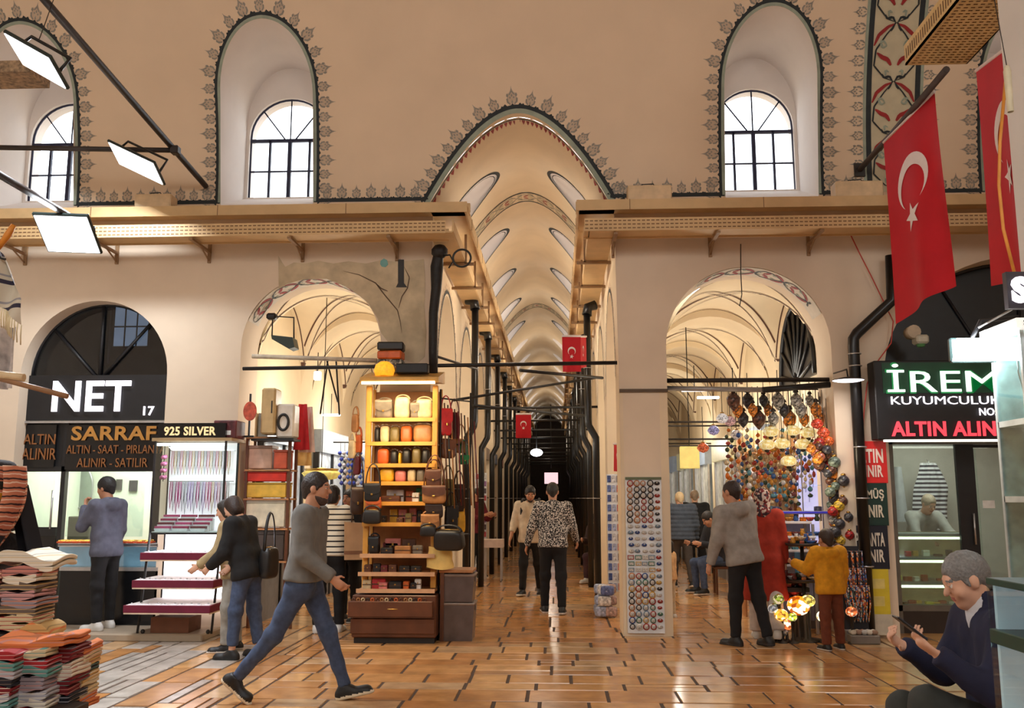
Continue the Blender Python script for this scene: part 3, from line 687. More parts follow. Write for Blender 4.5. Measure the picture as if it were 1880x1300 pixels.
c0 = at(170, 955, 12.0); t = thing('safe_box', 'dark olive money safe behind the jewellery counter', 'safe', (at(134, 978, 11.9).x, 11.75, at(134, 992, 11.75).z))
MB().bb(0, .28, 0, .3, 0, .30, 0, .01).build('case', M('olive_steel', (78, 76, 62), .5), t); MB().lathe([(.0, 0), (.03, 0), (.03, .01), (0, .012)], (.14, -.012, .15), 12).build('dial', gl_gold, t); MB().bb(-.02, .32, 0, .3, -.9, 0, 0).build('stand', blackmat, t)
c0 = at(186, 903, 12.5); t = thing('wall_lamp', 'small brass wall lamp seen through the left shop door', 'lamp', (at(72, 892, 12.55).x, 12.56, at(72, 892, 12.55).z))
MB().bb(-.03, .03, -.01, .02, -.05, .05).build('plate', gl_gold, t); MB().lathe([(.02, -.02), (.05, .02), (.045, .08), (.0, .1)], (0, -.06, 0), 10).build('shade', M('frosted_shade', (240, 236, 220), .5, emit=.4), t); MB().tube([(0, 0, 0), (0, -.06, -.02)], .008, 6).build('arm', gl_gold, t)
# --- dark neighbour at far left
t = thing('shuttered_shopfront', 'dark shuttered shop front at the far left wall edge', 'shop front', (-7.8, 11.1, .08))
MB().prism([(-1.25, -.08)]+arc(0, 2.62, 1.12, .9, 16)+[(1.25, -.08)], .05, .09).build('panel', blackgloss, t)
for i in range(4): MB().bb(-1.1+.7*i-.02, -1.1+.7*i+.02, 0, .05, 0, 2.6).build('mullion', blackmat, t)
MB().bb(-1.1, 1.1, .0, .05, 2.05, 2.13).build('transom', steel, t)
# --- jeweller at right
YI = 11.0
irw = M('grey_shop_wall', (176, 174, 166), .6, var=.05)
room = MB(); x0, x1, y0, y1, z0, z1 = 3.74, 7.2, YI+.05, 12.6, 0, 2.6
room.add([(x0, y1, z0), (x1, y1, z0), (x1, y1, z1), (x0, y1, z1), (x0, y0, z0), (x0, y0, z1), (x1, y0, z0), (x1, y0, z1)], [(0, 1, 2, 3), (4, 0, 3, 5), (1, 6, 7, 2), (5, 3, 2, 7), (4, 6, 1, 0)])
struct(room.build('wall_irem', irw, fix=False), 'grey room of the right jeweller')
bpy.data.objects['wall_irem'].name = 'wall_right_jeweller'; bpy.data.objects['wall_jeweller'].name = 'wall_left_jeweller'
lamp('jeweller_lamp', 'AREA', (4.7, 11.6, 2.5), 22, (1, .93, .8), .7)
t = thing('shop_fanlight', 'big dark pointed fanlight above the green lit sign at right', 'fanlight', (5.46, 10.98, 2.7))
mb = WB(t); mb.prism([(3.7, 2.4)]+arc(5.46, 2.85, 1.76, 1.44, 28)+[(7.22, 2.4)], 11.0, 11.03); mb.build('panel', M('dark_teal_panel', (24, 33, 40), .35, var=.1), t)
mb = WB(t); mb.tube([(x, 10.98, z) for x, z in arc(5.46, 2.85, 1.73, 1.41, 28)], .03, 6)
for dx in (-.9, 0, .9): mb.tube([(5.46+dx*.2, 10.985, 2.7), (5.46+dx, 10.985, 4.0)], .018, 6)
mb.build('bars', blackmat, t)
t = thing('shop_sign', 'black projecting sign with green lit IREM and red ALTIN ALINIR letters', 'sign', (4.6, 10.3, 2.5)); YS = 10.28
mb = WB(t); rect(mb, 1612, 660, 1930, 807, YS, .22, 0, .01); mb.build('sign_case', blackmat, t)
green = M('lit_green_glow', (18, 120, 62), .5, emit=.5, var=0)
mb = WB(t); rect(mb, 1622, 664, 1920, 722, YS-.004, .004); mb.build('green_halo_panel', M('dark_green_halo', (10, 62, 38), .5, emit=.12, var=.3, scale=3), t)  # green halo of the lit letters, put into a faintly glowing panel
ptext('lettering', 'İREM', 1630, 667, 1829, 720, YS-.02, M('lit_mint_letter', (232, 255, 240), .4, emit=1.3, var=0), t, .0, .015)
ptext('letter_glow', 'İREM', 1627, 664, 1832, 723, YS-.008, green, t, .012, .006)
ptext('lettering', 'KUYUMCULUK', 1636, 727, 1836, 743, YS-.02, lit_white, t, .0); ptext('lettering', 'NO:2', 1798, 749, 1838, 763, YS-.02, lit_white, t, .01)
ptext('lettering', 'ALTIN ALINIR', 1637, 773, 1862, 801, YS-.02, M('lit_red_letter', (250, 70, 84), .4, emit=1.1, var=0), t, .03)
mb = WB(t); rect(mb, 1625, 806, 1920, 811, YS+.02, .05); mb.build('under_light', M('white_led', (255, 250, 235), .4, emit=3, var=0), t)
t = thing('jeweller_shopfront', 'grey metal framed glass front of the right jeweller', 'shop front', (4.6, YI, 0))
mb = WB(t); alu = M('grey_aluminium', (116, 112, 104), .4, .5)
rect(mb, 1624, 808, 1638, 1166, YI-.03, .08); rect(mb, 1628, 806, 1960, 816, YI-.03, .08); rect(mb, 1636, 1112, 1800, 1122, YI-.03, .06); mb.build('frame', alu, t)
mb = WB(t); rect(mb, 1638, 1120, 1800, 1166, YI-.02, .05); mb.build('kick_panel', M('dark_brown_panel', (46, 36, 30), .5), t)
mb = WB(t); rect(mb, 1638, 816, 1790, 1113, YI, .008); mb.build('glass', glass, t)
t = thing('glass_door', 'half open glass door with a dark rail at the right jeweller', 'door', (4.95, YI, 0))
mb = WB(t); rect(mb, 1778, 816, 1786, 1160, YI-.02, .05); rect(mb, 1786, 816, 1960, 822, YI-.02, .04); rect(mb, 1786, 1150, 1960, 1160, YI-.02, .04); mb.build('door_frame', blackmat, t)
mb = WB(t); rect(mb, 1786, 822, 1960, 1150, YI, .008); mb.build('pane', glass, t); mb = WB(t); rect(mb, 1805, 919, 1826, 933, YI-.01, .004); mb.build('sticker', M('white_sticker', (235, 235, 232), .6), t)
mb = WB(t); c0 = at(1792, 1000, YI-.05); mb.tube([c0, (c0.x, c0.y, c0.z+.35)], .012, 8); mb.build('handle', steel, t)
# lit glass case inside the right jeweller
t = thing('display_case', 'lit glass case of three shelves in the right jeweller window', 'display case', (4.35, YI+.06, 0))
sh = [980, 1023, 1069, 1112]
for i, yy in enumerate(sh):
    mb = WB(t); rect(mb, 1640, yy, 1788, yy+4, YI+.06, .45); mb.build('shelf', steel, t)
    if i < 3:
        mb = WB(t); rect(mb, 1642, yy+6, 1786, yy+10, YI+.08, .02); mb.build('led_strip', M('warm_led', (255, 240, 205), .4, emit=4, var=0), t)
mb = WB(t); rect(mb, 1640, 976, 1788, 1114, YI+.52, .01); mb.build('back_panel', M('cream_lining', (196, 178, 140), .7), t)
mb = WB(t); rect(mb, 1640, 976, 1788, 1114, YI+.055, .005); mb.build('glass', glass, t)
rr = random.Random(5); cols = [(200, 40, 40), (230, 225, 215), (190, 150, 70), (60, 40, 36), (150, 60, 40), (215, 200, 90), (120, 110, 100)]
for row, yy in ((1, 1069), (2, 1112), (0, 1023)):
    for i in range((7, 8, 9)[row]):
        px_ = 1650+i*(130/(7, 8, 9)[row])+rr.uniform(-2, 2); c0 = at(px_, yy, YI+.2); cc = cols[rr.randrange(7)]
        j = thing('jewel_box', 'small %s box, number %s from the left on the %s shelf of the lit case' % (('red', 'white', 'gold', 'dark', 'brown', 'yellow', 'grey')[cols.index(cc)], ('one', 'two', 'three', 'four', 'five', 'six', 'seven', 'eight', 'nine')[i], ('top', 'middle', 'bottom')[row]), 'jewellery box', (c0.x, YI+.2+rr.uniform(0, .1), c0.z+.002), 0, 'boxes in the lit case')
        hh = rr.uniform(.03, .10 if row < 2 else .07); wd = rr.uniform(.025, .045)
        MB().bb(-wd, wd, -.03, .03, 0, hh, 0, .006).build('box', M('jewel_box', cc, .5), j); MB().bb(-wd, wd, -.031, .031, hh*.7, hh*.74, 0).build('clasp', gl_gold, j)
# striped shirt and pale bag hanging on the shop's back wall
c0 = at(1705, 850, 12.3); t = thing('hanging_shirt', 'navy striped shirt hanging from a hook behind the shopkeeper', 'shirt', (c0.x, 12.35, c0.z))
stripe_nw = bandmat('navy_white_stripe', [(0, (40, 44, 60)), (.5, (200, 202, 208))], .055)
mb = MB()
def shirt(u, v):
    wd = .10+.12*min(1, v*3)-.05*max(0, v-.6); return ((-1+2*u)*wd+.02*math.sin(v*7), -.03-.05*math.sin(PI*u)-.012*math.sin(u*22), -v*.95)
mb.grid(shirt, 20, 20); mb.build('cloth', stripe_nw, t); MB().tube([(0, 0, .04), (0, -.05, .02), (0, -.06, -.02)], .008, 6).build('hook', steel, t)
mb = MB(); mb.grid(lambda u, v: (-.4+(-1+2*u)*(.06+.05*v), -.02-.06*math.sin(PI*u), -.05-v*.7), 12, 12); o = mb.build('hanging_coat', M('pale_grey_cloth', (168, 172, 176), .9)); o.location = t.location; tag(o, 'pale grey coat hanging beside the striped shirt', 'coat')
# --- gold and silver buying boards on the wall right of the lamp shop
YB = 10.52
def board(lab, y0, y1, col, lines, tcol, bars=0):
    a = at(1572, y1, YB); t = thing('wall_sign', lab, 'sign', (a.x, YB, a.z))
    mb = WB(t); x1 = 1626+(y0-800)*.02; rect(mb, 1574+(y0-800)*.02, y0, x1, y1, YB, .03, 0, .003); mb.build('board', M('sign_board', col, .45, var=.05), t)
    for s, a0_, b0_ in lines: ptext('lettering', s, 1566+(a0_-800)*.03, a0_, x1-6, b0_, YB-.004, M('sign_letter', tcol, .5, var=.05), t, .03, .005)
    for a0_, b0_ in ([(1063, 1081), (1095, 1113)] if bars else []): mb = WB(t); rect(mb, 1594, a0_, x1-7, b0_, YB-.004, .004); mb.build('faded_line', M('faded_line', (226, 206, 120), .6), t)
board('red wall board reading ALTIN ALINIR beside the black downpipe', 810, 887, (222, 36, 34), [('ALTIN', 824, 850), ('ALINIR', 854, 876)], (240, 220, 205))
board('dark green wall board reading GÜMÜŞ ALINIR below the red board', 887, 965, (14, 52, 44), [('GÜMÜŞ', 896, 920), ('ALINIR', 927, 950)], (222, 212, 190))
board('navy wall board reading PIRLANTA ALINIR below the green board', 965, 1045, (18, 22, 40), [('PIRLANTA', 978, 1003), ('ALINIR', 1009, 1032)], (222, 212, 196))
board('yellow faded wall board lowest beside the black downpipe', 1045, 1128, (222, 198, 52), [], (0, 0, 0), 1)
t = thing('wall_panel', 'cream painted low panel under the yellow wall board', 'panel', (at(1600, 1128, YB).x, YB, 0)); mb = WB(t); rect(mb, 1580, 1128, 1638, 1166, YB+.0, .04); mb.build('panel', M('cream_panel', (208, 198, 178), .7), t)
# black downpipe
t = thing('downpipe', 'thick black downpipe with an elbow beside the wall boards', 'pipe', (3.35, 10.45, 0))
mb = WB(t); q0 = at(1612, 470, 10.45); q1 = at(1622, 572, 10.45); q2 = at(1567, 622, 10.45); mb.tube([(q1.x+.12, 10.45, q0.z), (q1.x+.1, 10.45, q1.z+.12), (q2.x+.04, 10.45, q2.z+.06), (q2.x, 10.45, q2.z), (q2.x-.005, 10.45, q2.z-.1), (q2.x-.01, 10.45, 0.01)], .062, 14); mb.build('pipe', M('black_pipe', (20, 20, 22), .3), t)
for yy in (650, 672, 821, 915, 1040): c0 = at(1571, yy, 10.45); mb = WB(t); mb.tube([(q2.x+.068*math.cos(a), 10.45+.068*math.sin(a), c0.z) for a in [PI*i/8 for i in range(16)]], .008, 6, closed=True); mb.build('clamp', steel, t)
t = thing('pendant_lamp', 'flat round white pendant lamp beside the black downpipe', 'lamp', (at(1557, 696, 10.0).x, 10.0, at(1557, 698, 10.0).z))
MB().lathe([(0, .03), (.06, .03), (.165, .005), (.17, -.005)], n=24).build('shade', black, t); MB().lathe([(.162, -.003), (.12, -.014), (0, -.018)], n=24).build('diffuser', M('lamp_white', (255, 246, 250), .4, emit=3, var=0), t); MB().tube([(0, 0, .03), (0, .03, .12), (0, .5, .14)], .009, 6).build('arm', iron, t)
lamp('pendant_light', 'AREA', Vector(t.location)-Vector((0, 0, .03)), 9, (1, .93, .9), .3)
# siren and wires
t = thing('siren_box', 'cream alarm siren box on the wall above the green lit sign', 'alarm', (at(1690, 624, 10.5).x, 10.5, at(1690, 624, 10.5).z))
MB().bb(-.07, .07, -.08, .09, -.05, .05, 0, .02).build('case', M('cream_box2', (206, 206, 190), .5), t); MB().tube([(-.08, .09, .09), (-.08, -.05, .09)], .075, 14).build('horn', M('cream_horn', (205, 190, 165), .5), t); MB().lathe([(0, -.085), (.04, -.08), (.05, -.05)], n=12).build('green_lens', M('green_lens', (110, 180, 120), .3), t)
pts = [(1562, 432), (1578, 465), (1600, 508), (1618, 545), (1640, 590), (1636, 630), (1608, 668), (1592, 705), (1586, 760), (1584, 806)]
tag(MB().tube([at(a, b, 10.5) for a, b in pts], .007, 6).build('red_cable', M('red_cable', (190, 62, 48), .5)), 'thin red cable hanging down the wall to the red board', 'cable')
tag(MB().tube([at(a, b, 10.52) for a, b in ((1360, 448), (1360, 500), (1362, 540), (1358, 562))], .006, 5).build('dangling_wire', iron), 'thin dark wire hanging over the right portal arch', 'wire')
# dark glazed fan in the right aisle wall
t = thing('aisle_fanlight', 'dark fan window with radiating bars high in the right aisle', 'fanlight', (3.19, 12.15, 3.0))
MB().prism([(y, z) for y, z in arc(0, 0, .85, 1.0, 20)], -.03, .0, axis='X').build('dark_glass', M('dark_fan_glass', (34, 28, 24), .4), t)
mb = MB()
for i in range(9): a = PI*(i+.5)/9; mb.tube([(-.05, .12*math.cos(a), .12*math.sin(a)), (-.05, .83*math.cos(a), .97*math.sin(a))], .022, 6)
mb.build('bars', black, t); MB().tube([(-.05, y, z) for y, z in arc(0, 0, .85, 1.0, 20)], .03, 6).build('rim', black, t)
# ================================================================ GOODS
ORD = ('first', 'second', 'third', 'fourth', 'fifth', 'sixth', 'seventh', 'eighth', 'ninth', 'tenth', 'eleventh', 'twelfth', 'thirteenth', 'fourteenth', 'fifteenth', 'sixteenth', 'seventeenth', 'eighteenth', 'nineteenth', 'twentieth', 'twenty first', 'twenty second', 'twenty third', 'twenty fourth', 'twenty fifth', 'twenty sixth')
rg = random.Random(11)
wood_y = M('yellow_pine', (214, 152, 62), .45, var=.16, scale=4); wood_b = M('brown_cabinet_wood', (98, 56, 34), .4, var=.2, scale=5); wood_t = M('tan_shelf_wood', (176, 122, 76), .5, var=.15)
brass = M('brass_fitting', (190, 150, 80), .3, .9)
LC = {'brown': (92, 54, 34), 'tan': (170, 116, 66), 'orange': (196, 92, 36), 'olive': (112, 96, 52), 'black': (26, 24, 24), 'grey': (118, 108, 94), 'cream': (206, 184, 142), 'red': (176, 38, 44), 'pink': (206, 120, 110), 'yellow': (222, 166, 40), 'white': (226, 220, 210), 'maroon': (98, 26, 34), 'green': (24, 112, 66), 'dark brown': (54, 34, 24)}
def leather(c): return M('leather_'+c.replace(' ', '_'), LC[c], .42, var=.18, scale=12, bump=.12)
def pillow(mb, w_, d_, h_, mi=0, n=14, taper=.0, p=.45, z0=0):
    """soft bag body standing on z0"""
    def f(u, v):
        A = 2*PI*u; a = PI*v; c = math.copysign(abs(math.cos(A))**p, math.cos(A)); s_ = math.copysign(abs(math.sin(A))**p, math.sin(A)); r = math.sin(a)**p; z = -math.copysign(abs(math.cos(a))**p, math.cos(a))
        k = 1-taper*(z+1)/2; return (w_/2*c*r*k, d_/2*s_*r*(k if taper > .3 else 1), z0+h_/2*(1+z))
    mb.grid(f, n*2, n, mi); return mb
def handbag(lab, cat, col, w_, d_, h_, loc, rotz=0, strap=.25, flap=True, group=None, fc=None, tilt=0, name='handbag', hw=.012):
    t = thing(name, lab, cat, loc, rotz, group); t.rotation_euler.x = tilt
    L = leather(col); pillow(MB(), w_, d_, h_, taper=.1).build('body', L, t)
    if flap:
        mb = MB()
        def fl(u, v):
            x = -1+2*u; k = .62-.16*abs(x)**2.2; return (x*w_*.47, -(d_*.5+.008)*min(1, .25+v*3) if v > .08 else d_*.1*(1-v*12)-d_*.1, h_*(1.01-.02*v*0)-h_*k*max(0, v-.15)/.85+.004)
        mb.grid(fl, 14, 10); mb.build('flap', leather(fc or col), t)
        MB().box((0, -d_*.5-.014, h_*.42), (w_*.12, .012, h_*.10), 0, .003).build('buckle', brass, t)
    else: MB().tube([(-w_*.36, 0, h_*.985), (0, -.005, h_*1.0), (w_*.36, 0, h_*.985)], .006, 6).build('zip', brass, t)
    if strap:
        n = 14; P = [(w_*.42*math.cos(a), 0, h_*.9+strap*math.sin(a)) for a in [PI*i/n for i in range(n+1)]]; MB().tube(P, hw, 6, flat=.45).build('strap', leather(fc or col), t)
    return t
def pouch(lab, col, w_, d_, h_, loc, rotz=0, group=None, wrap=True):
    t = thing('pouch', lab, 'pouch', loc, rotz, group); pillow(MB(), w_, d_, h_, n=9, p=.5).build('body', leather(col), t)
    MB().tube([(-w_*.35, -d_*.06, h_*.97), (w_*.35, -d_*.06, h_*.97)], .005, 5).build('zip', brass, t)
    if wrap:
        mb = MB(); mb.grid(lambda u, v: ((u-.5)*w_*.9+.004*math.sin(9*v), (v-.5)*d_*.8, h_*.98+.012*math.sin(6*u+3*v)**2+.015*math.sin(PI*u)), 8, 6); mb.build('tissue', M('white_tissue', (232, 226, 216), .8), t)
    return t
def wallet(lab, col, w_, d_, h_, loc, rotz=0, group=None, tilt=0):
    t = thing('wallet', lab, 'wallet', loc, rotz, group); t.rotation_euler.x = tilt
    MB().bb(-w_/2, w_/2, -d_/2, d_/2, 0, h_, 0, min(.008, h_*.3)).build('body', leather(col), t); MB().bb(-w_*.49, w_*.49, -d_/2-.003, d_/2, h_*.45, h_*.55).build('page_edge', M('wallet_seam', (70, 44, 30), .7), t)
    MB().box((0, -d_/2-.003, h_*.62), (w_*.12, .008, max(.008, h_*.16))).build('clasp', brass, t); return t
# --- leather stall in front of the left pier
YF = 10.12; SX0, SX1 = -2.10, -1.30; SB = 10.56
t = thing('leather_stall', 'tall yellow wood leather goods stall standing against the left pier', 'market stall', (-1.7, 10.3, 0)); stall = t
mb = WB(t)
z_at = lambda py, Y=YF: at(730, py, Y).z
for x in (SX0, SX1-.06): mb.bb(x, x+.06, YF, YF+.06, .55, z_at(708), 0, .006)
for x in (SX0+.0, SX1-.03): mb.bb(x, x+.03, SB-.05, SB, .0, z_at(708), 0)
mb.build('upright_frame', wood_y, t)
mb = WB(t); mb.bb(SX0+.03, SX1-.03, SB-.02, SB-.005, .5, z_at(712)); mb.build('back_panel', wood_t, t)
mb = WB(t); zt = z_at(700); mb.prism([(YF-.12, zt-.03), (YF-.12, zt+.03), (SB, zt+.16), (SB, zt+.02)], SX0-.05, SX1+.02, axis='X'); mb.build('canopy', M('canopy_wood', (206, 160, 84), .5), t)
mb = WB(t); mb.bb(SX0-.03, SX1-.02, YF-.13, YF-.10, zt-.045, zt-.015); mb.build('strip_lamp', M('warm_strip', (255, 222, 150), .4, emit=4, var=0), t)
lamp('stall_light', 'AREA', (-1.7, YF-.16, zt-.06), 9, (1, .74, .42), .7, None, .1)
lamp('stall_light', 'AREA', (-1.7, YF-.55, 2.3), 13, (1, .72, .40), .5, (math.radians(35), 0, 0))
shelf_y = [769, 813, 853, 886, 923, 961, 1018, 1051, 1081]
shz = [z_at(y) for y in shelf_y]
for i, z in enumerate(shz):
    out = 0 if i < 4 else .03*(i-3)
    mb = WB(t); mb.bb(SX0+.02-(out*.3), SX1-.02+out*.2, YF-out+.005, SB-.02, z-.018, z); mb.bb(SX0+.02-(out*.3), SX1-.02+out*.2, YF-out-.008, YF-out+.006, z-.03, z+.012, 1); mb.build('shelf', [wood_t, wood_y if i < 6 else M('pale_shelf_edge', (206, 160, 120), .45)], t)
mb = WB(t); mb.bb(SX0-.06, SX1+.03, YF-.17, SB-.01, .06, z_at(1090), 0, .01); mb.build('base_cabinet', wood_b, t)
mb = WB(t); mb.bb(SX0-.04, SX1+.01, YF-.14, SB-.03, .0, .06); mb.build('plinth', M('dark_plinth', (30, 22, 18), .6), t)
mb = WB(t); mb.bb(SX0-.09, SX1+.0, YF-.24, YF-.165, z_at(1128), z_at(1100), 0, .006); mb.bb(SX0-.09, SX1, YF-.24, YF-.165, z_at(1128)-.006, z_at(1128)); dr = mb.build('drawer', wood_b, t)
mb = WB(t); mb.bb(SX0-.07, SX1+.02, YF-.19, YF-.175, .10, z_at(1132), 0, .006); mb.build('drawer', wood_b, t)
for i in range(2): MB().tube([(-.06, -.26+.07*i, 0), (-.05, -.28+.07*i, 0), (.05, -.28+.07*i, 0), (.06, -.26+.07*i, 0)], .006, 6).build('handle', brass, dr if not i else t).location = (0, 0, (z_at(1114)-0 if not i else .3)) if False else (-.02, -.14 if not i else -.12, (z_at(1114) if not i else .32))
# goods along the shelves: (row, [(kind, colour, x0, x1, height px)])
rows = [(0, [('bag', 'grey', 686, 720, 36), ('bag', 'cream', 721, 752, 42), ('bag', 'grey', 752, 770, 30), ('bag', 'cream', 760, 794, 38)]),
 (1, [('pouch', 'black', 686, 696, 30), ('pouch', 'cream', 696, 714, 32), ('pouch', 'olive', 714, 733, 30), ('pouch', 'orange', 734, 756, 32), ('pouch', 'tan', 757, 794, 34)]),
 (2, [('pouch', 'orange', 692, 714, 30), ('pouch', 'black', 716, 730, 26), ('pouch', 'yellow', 731, 737, 22), ('pouch', 'black', 738, 754, 28), ('pouch', 'olive', 756, 773, 30), ('pouch', 'black', 774, 788, 28)]),
 (3, [('pouch', 'yellow', 697, 724, 26), ('pouch', 'pink', 725, 746, 22), ('pouch', 'cream', 748, 764, 24), ('pouch', 'grey', 765, 780, 24)]),
 (4, [('wallet', 'white', 705, 738, 26), ('wallet', 'brown', 700, 736, 12), ('wallet', 'orange', 741, 756, 24), ('wallet', 'white', 757, 770, 18), ('wallet', 'green', 760, 775, 30)]),
 (5, [('wallet', 'black', 702, 711, 14), ('wallet', 'yellow', 712, 727, 28), ('wallet', 'pink', 728, 744, 28), ('wallet', 'olive', 745, 757, 18), ('wallet', 'pink', 748, 762, 30), ('wallet', 'black', 762, 772, 26), ('wallet', 'brown', 730, 742, 10)]),
 (6, [('bag', 'black', 680, 700, 32), ('wallet', 'black', 702, 725, 12), ('wallet', 'pink', 704, 734, 30), ('wallet', 'maroon', 700, 730, 22), ('wallet', 'tan', 727, 757, 15), ('wallet', 'brown', 735, 762, 30), ('wallet', 'grey', 759, 778, 16)]),
 (7, [('wallet', 'brown', 673, 686, 14), ('wallet', 'black', 688, 703, 16), ('wallet', 'maroon', 703, 716, 13), ('wallet', 'brown', 717, 732, 14), ('wallet', 'black', 736, 756, 12), ('wallet', 'black', 757, 776, 12)]),
 (8, [('wallet', 'cream', 670, 686, 16), ('wallet', 'red', 687, 712, 18), ('wallet', 'pink', 700, 716, 12), ('wallet', 'black', 718, 742, 14), ('wallet', 'orange', 744, 755, 14), ('wallet', 'black', 757, 768, 12), ('wallet', 'white', 764, 776, 20)])]
SN = ('top', 'second', 'third', 'fourth', 'fifth', 'sixth', 'seventh', 'eighth', 'lowest')
for r, items in rows:
    seen = {}
    for i, (k, c, x0, x1, hp) in enumerate(items):
        out = 0 if r < 4 else .03*(r-3); Y = YF+.10-out
        a = at(x0, 900, Y); b = at(x1, 900, Y); w_ = b.x-a.x; h_ = hp/168; back = (hp > 20 and k == 'wallet') and .16 or 0
        lab = '%s leather %s, %s along the %s shelf of the leather stall' % (c, {'bag': 'handbag', 'pouch': 'pouch', 'wallet': 'wallet'}[k], ORD[i], SN[r])
        loc = ((a.x+b.x)/2, Y+back, shz[r]+.001)
        if k == 'bag': handbag(lab, 'bag', c, w_*.98, .15, h_, loc, 0, .05, i % 2 == 0, 'goods on the stall shelves')
        elif k == 'pouch': pouch(lab, c, w_*.96, .13, h_, loc, 0, 'goods on the stall shelves', r in (1, 2))
        else: wallet(lab, c, w_*.96, .05 if hp > 15 else .10, h_ if hp < 20 else h_*.9, loc, 0, 'goods on the stall shelves')
# rolled bracelets in the open drawer
for i in range(16):
    c = ('brown', 'tan', 'cream', 'black', 'orange')[i % 5]; o = MB().tube([(.016*math.cos(q), .016*math.sin(q), 0) for q in [PI*k/6 for k in range(12)]], .007, 5, closed=True).build('leather_bracelet', leather(c)); o.location = (SX0-.04+.05*i, YF-.20, z_at(1100)+.012); o.rotation_euler = (PI/2, 0, .3*(i % 3)); tag(o, '%s rolled leather bracelet, %s from the left in the stall drawer' % (c, ORD[i]), 'bracelet', 'bracelets in the stall drawer')
# bags hanging round the stall
HG = 'bags hanging on the leather stall'
def hang(lab, col, px, py_top, py_bot, wpx, Y, strap_px=0, rz=0, flap=True, fc=None, tilt=0, d=.09):
    a = at(px, py_bot, Y); s_ = 1700/Y/.985; h_ = (py_bot-py_top)/s_; return handbag(lab, 'bag', col, wpx/s_, d, h_, a, rz, strap_px/s_, flap, HG, fc, tilt)
hang('black handbag with gold chain hanging left of the stall shelves', 'black', 684, 888, 922, 32, YF-.12, 40, 0, True, None)
hang('small orange fold over handbag hanging under the black chain bag', 'orange', 686, 913, 936, 30, YF-.10, 8)
hang('black slouchy handbag lowest at the left of the stall', 'black', 683, 936, 962, 36, YF-.16, 10, 0, False)
hang('brown shoulder bag hanging furthest left on the stall', 'dark brown', 655, 895, 945, 26, YF+.05, 70, .4, True)
hang('brown backpack hanging highest at the right of the stall', 'brown', 796, 862, 897, 30, YF-.10, 22, 0, True)
hang('tan round saddle bag below the brown backpack on the stall', 'tan', 797, 892, 925, 46, YF-.14, 60, 0, True, 'brown')
hang('dark brown satchel under the round saddle bag on the stall', 'dark brown', 797, 925, 952, 34, YF-.10, 14)
hang('yellow brown satchel with buckle at the right of the stall', 'tan', 790, 945, 972, 36, YF-.13, 10)
hang('big black leather bag lying over the yellow bag at the right of the stall', 'black', 826, 972, 1010, 60, YF-.16, 12, -.25, False, None, .2, .16)
hang('black belt bag left of the big black bag on the stall', 'black', 786, 966, 985, 32, YF-.18, 6, .1, False)
for i, (c, px, y0, y1, w_, Y, lab) in enumerate((('red', 818, 750, 800, 24, 10.25, 'red soft bag hanging at the upper right of the stall'), ('maroon', 834, 756, 806, 22, 10.4, 'maroon bag behind the red bag at the stall'), ('brown', 822, 806, 842, 30, 10.3, 'brown bag hanging under the red bag'), ('tan', 846, 806, 832, 22, 10.5, 'tan purse hanging at the outer right of the stall'), ('green', 851, 836, 853, 18, 10.45, 'small green purse at the outer right of the stall'), ('olive', 822, 880, 930, 24, 10.35, 'olive satchel hanging at the side of the stall'), ('black', 828, 930, 975, 26, 10.3, 'black satchel hanging at the side of the stall'), ('yellow', 846, 940, 978, 16, 10.5, 'yellow bag hanging at the outer side of the stall'), ('dark brown', 842, 890, 940, 22, 10.5, 'dark brown satchel hanging beside the olive satchel'))):
    hang(lab, c, px, y0, y1, w_, Y, 30, .5, i % 2 == 0, None, 0, .07)
for i, (px, y0, c) in enumerate(((652, 752, 'tan'), (658, 790, 'orange'), (646, 800, 'cream'), (655, 830, 'maroon'))):
    hang('%s narrow purse hanging on the left edge of the stall, %s from the top' % (c, ORD[i]), c, px, y0+8, y0+42, 16, 10.3, 18, -.5, False, None, 0, .05)
for i in range(10):
    x = SX1+.06+.034*i; y = 10.22+.035*i; tag(MB().tube([(x, y, 2.55-.02*i), (x+.02, y, 2.0), (x+.05, y-.02, 1.45-.03*(i % 3))], .010, 5, flat=.4).build('leather_belt', leather(('brown', 'black', 'tan', 'dark brown', 'maroon')[i % 5])), '%s leather belt hanging at the stall side, %s from the shelves' % (('brown', 'black', 'tan', 'dark brown', 'maroon')[i % 5], ORD[i]), 'belt', 'belts on the stall side')
t = thing('bag_rack', 'black wire rack at the right side of the leather stall', 'rack', (-1.1, 10.5, 0)); mb = WB(t)
for x, y in ((SX1+.02, 10.2), (-.98, 10.58)): mb.tube([(x, y, .0), (x, y, 2.7)], .012, 6)
for z in (1.1, 1.6, 2.1, 2.6): mb.tube([(SX1+.02, 10.2, z), (-.98, 10.58, z)], .009, 6)
mb.build('wire_frame', black, t)
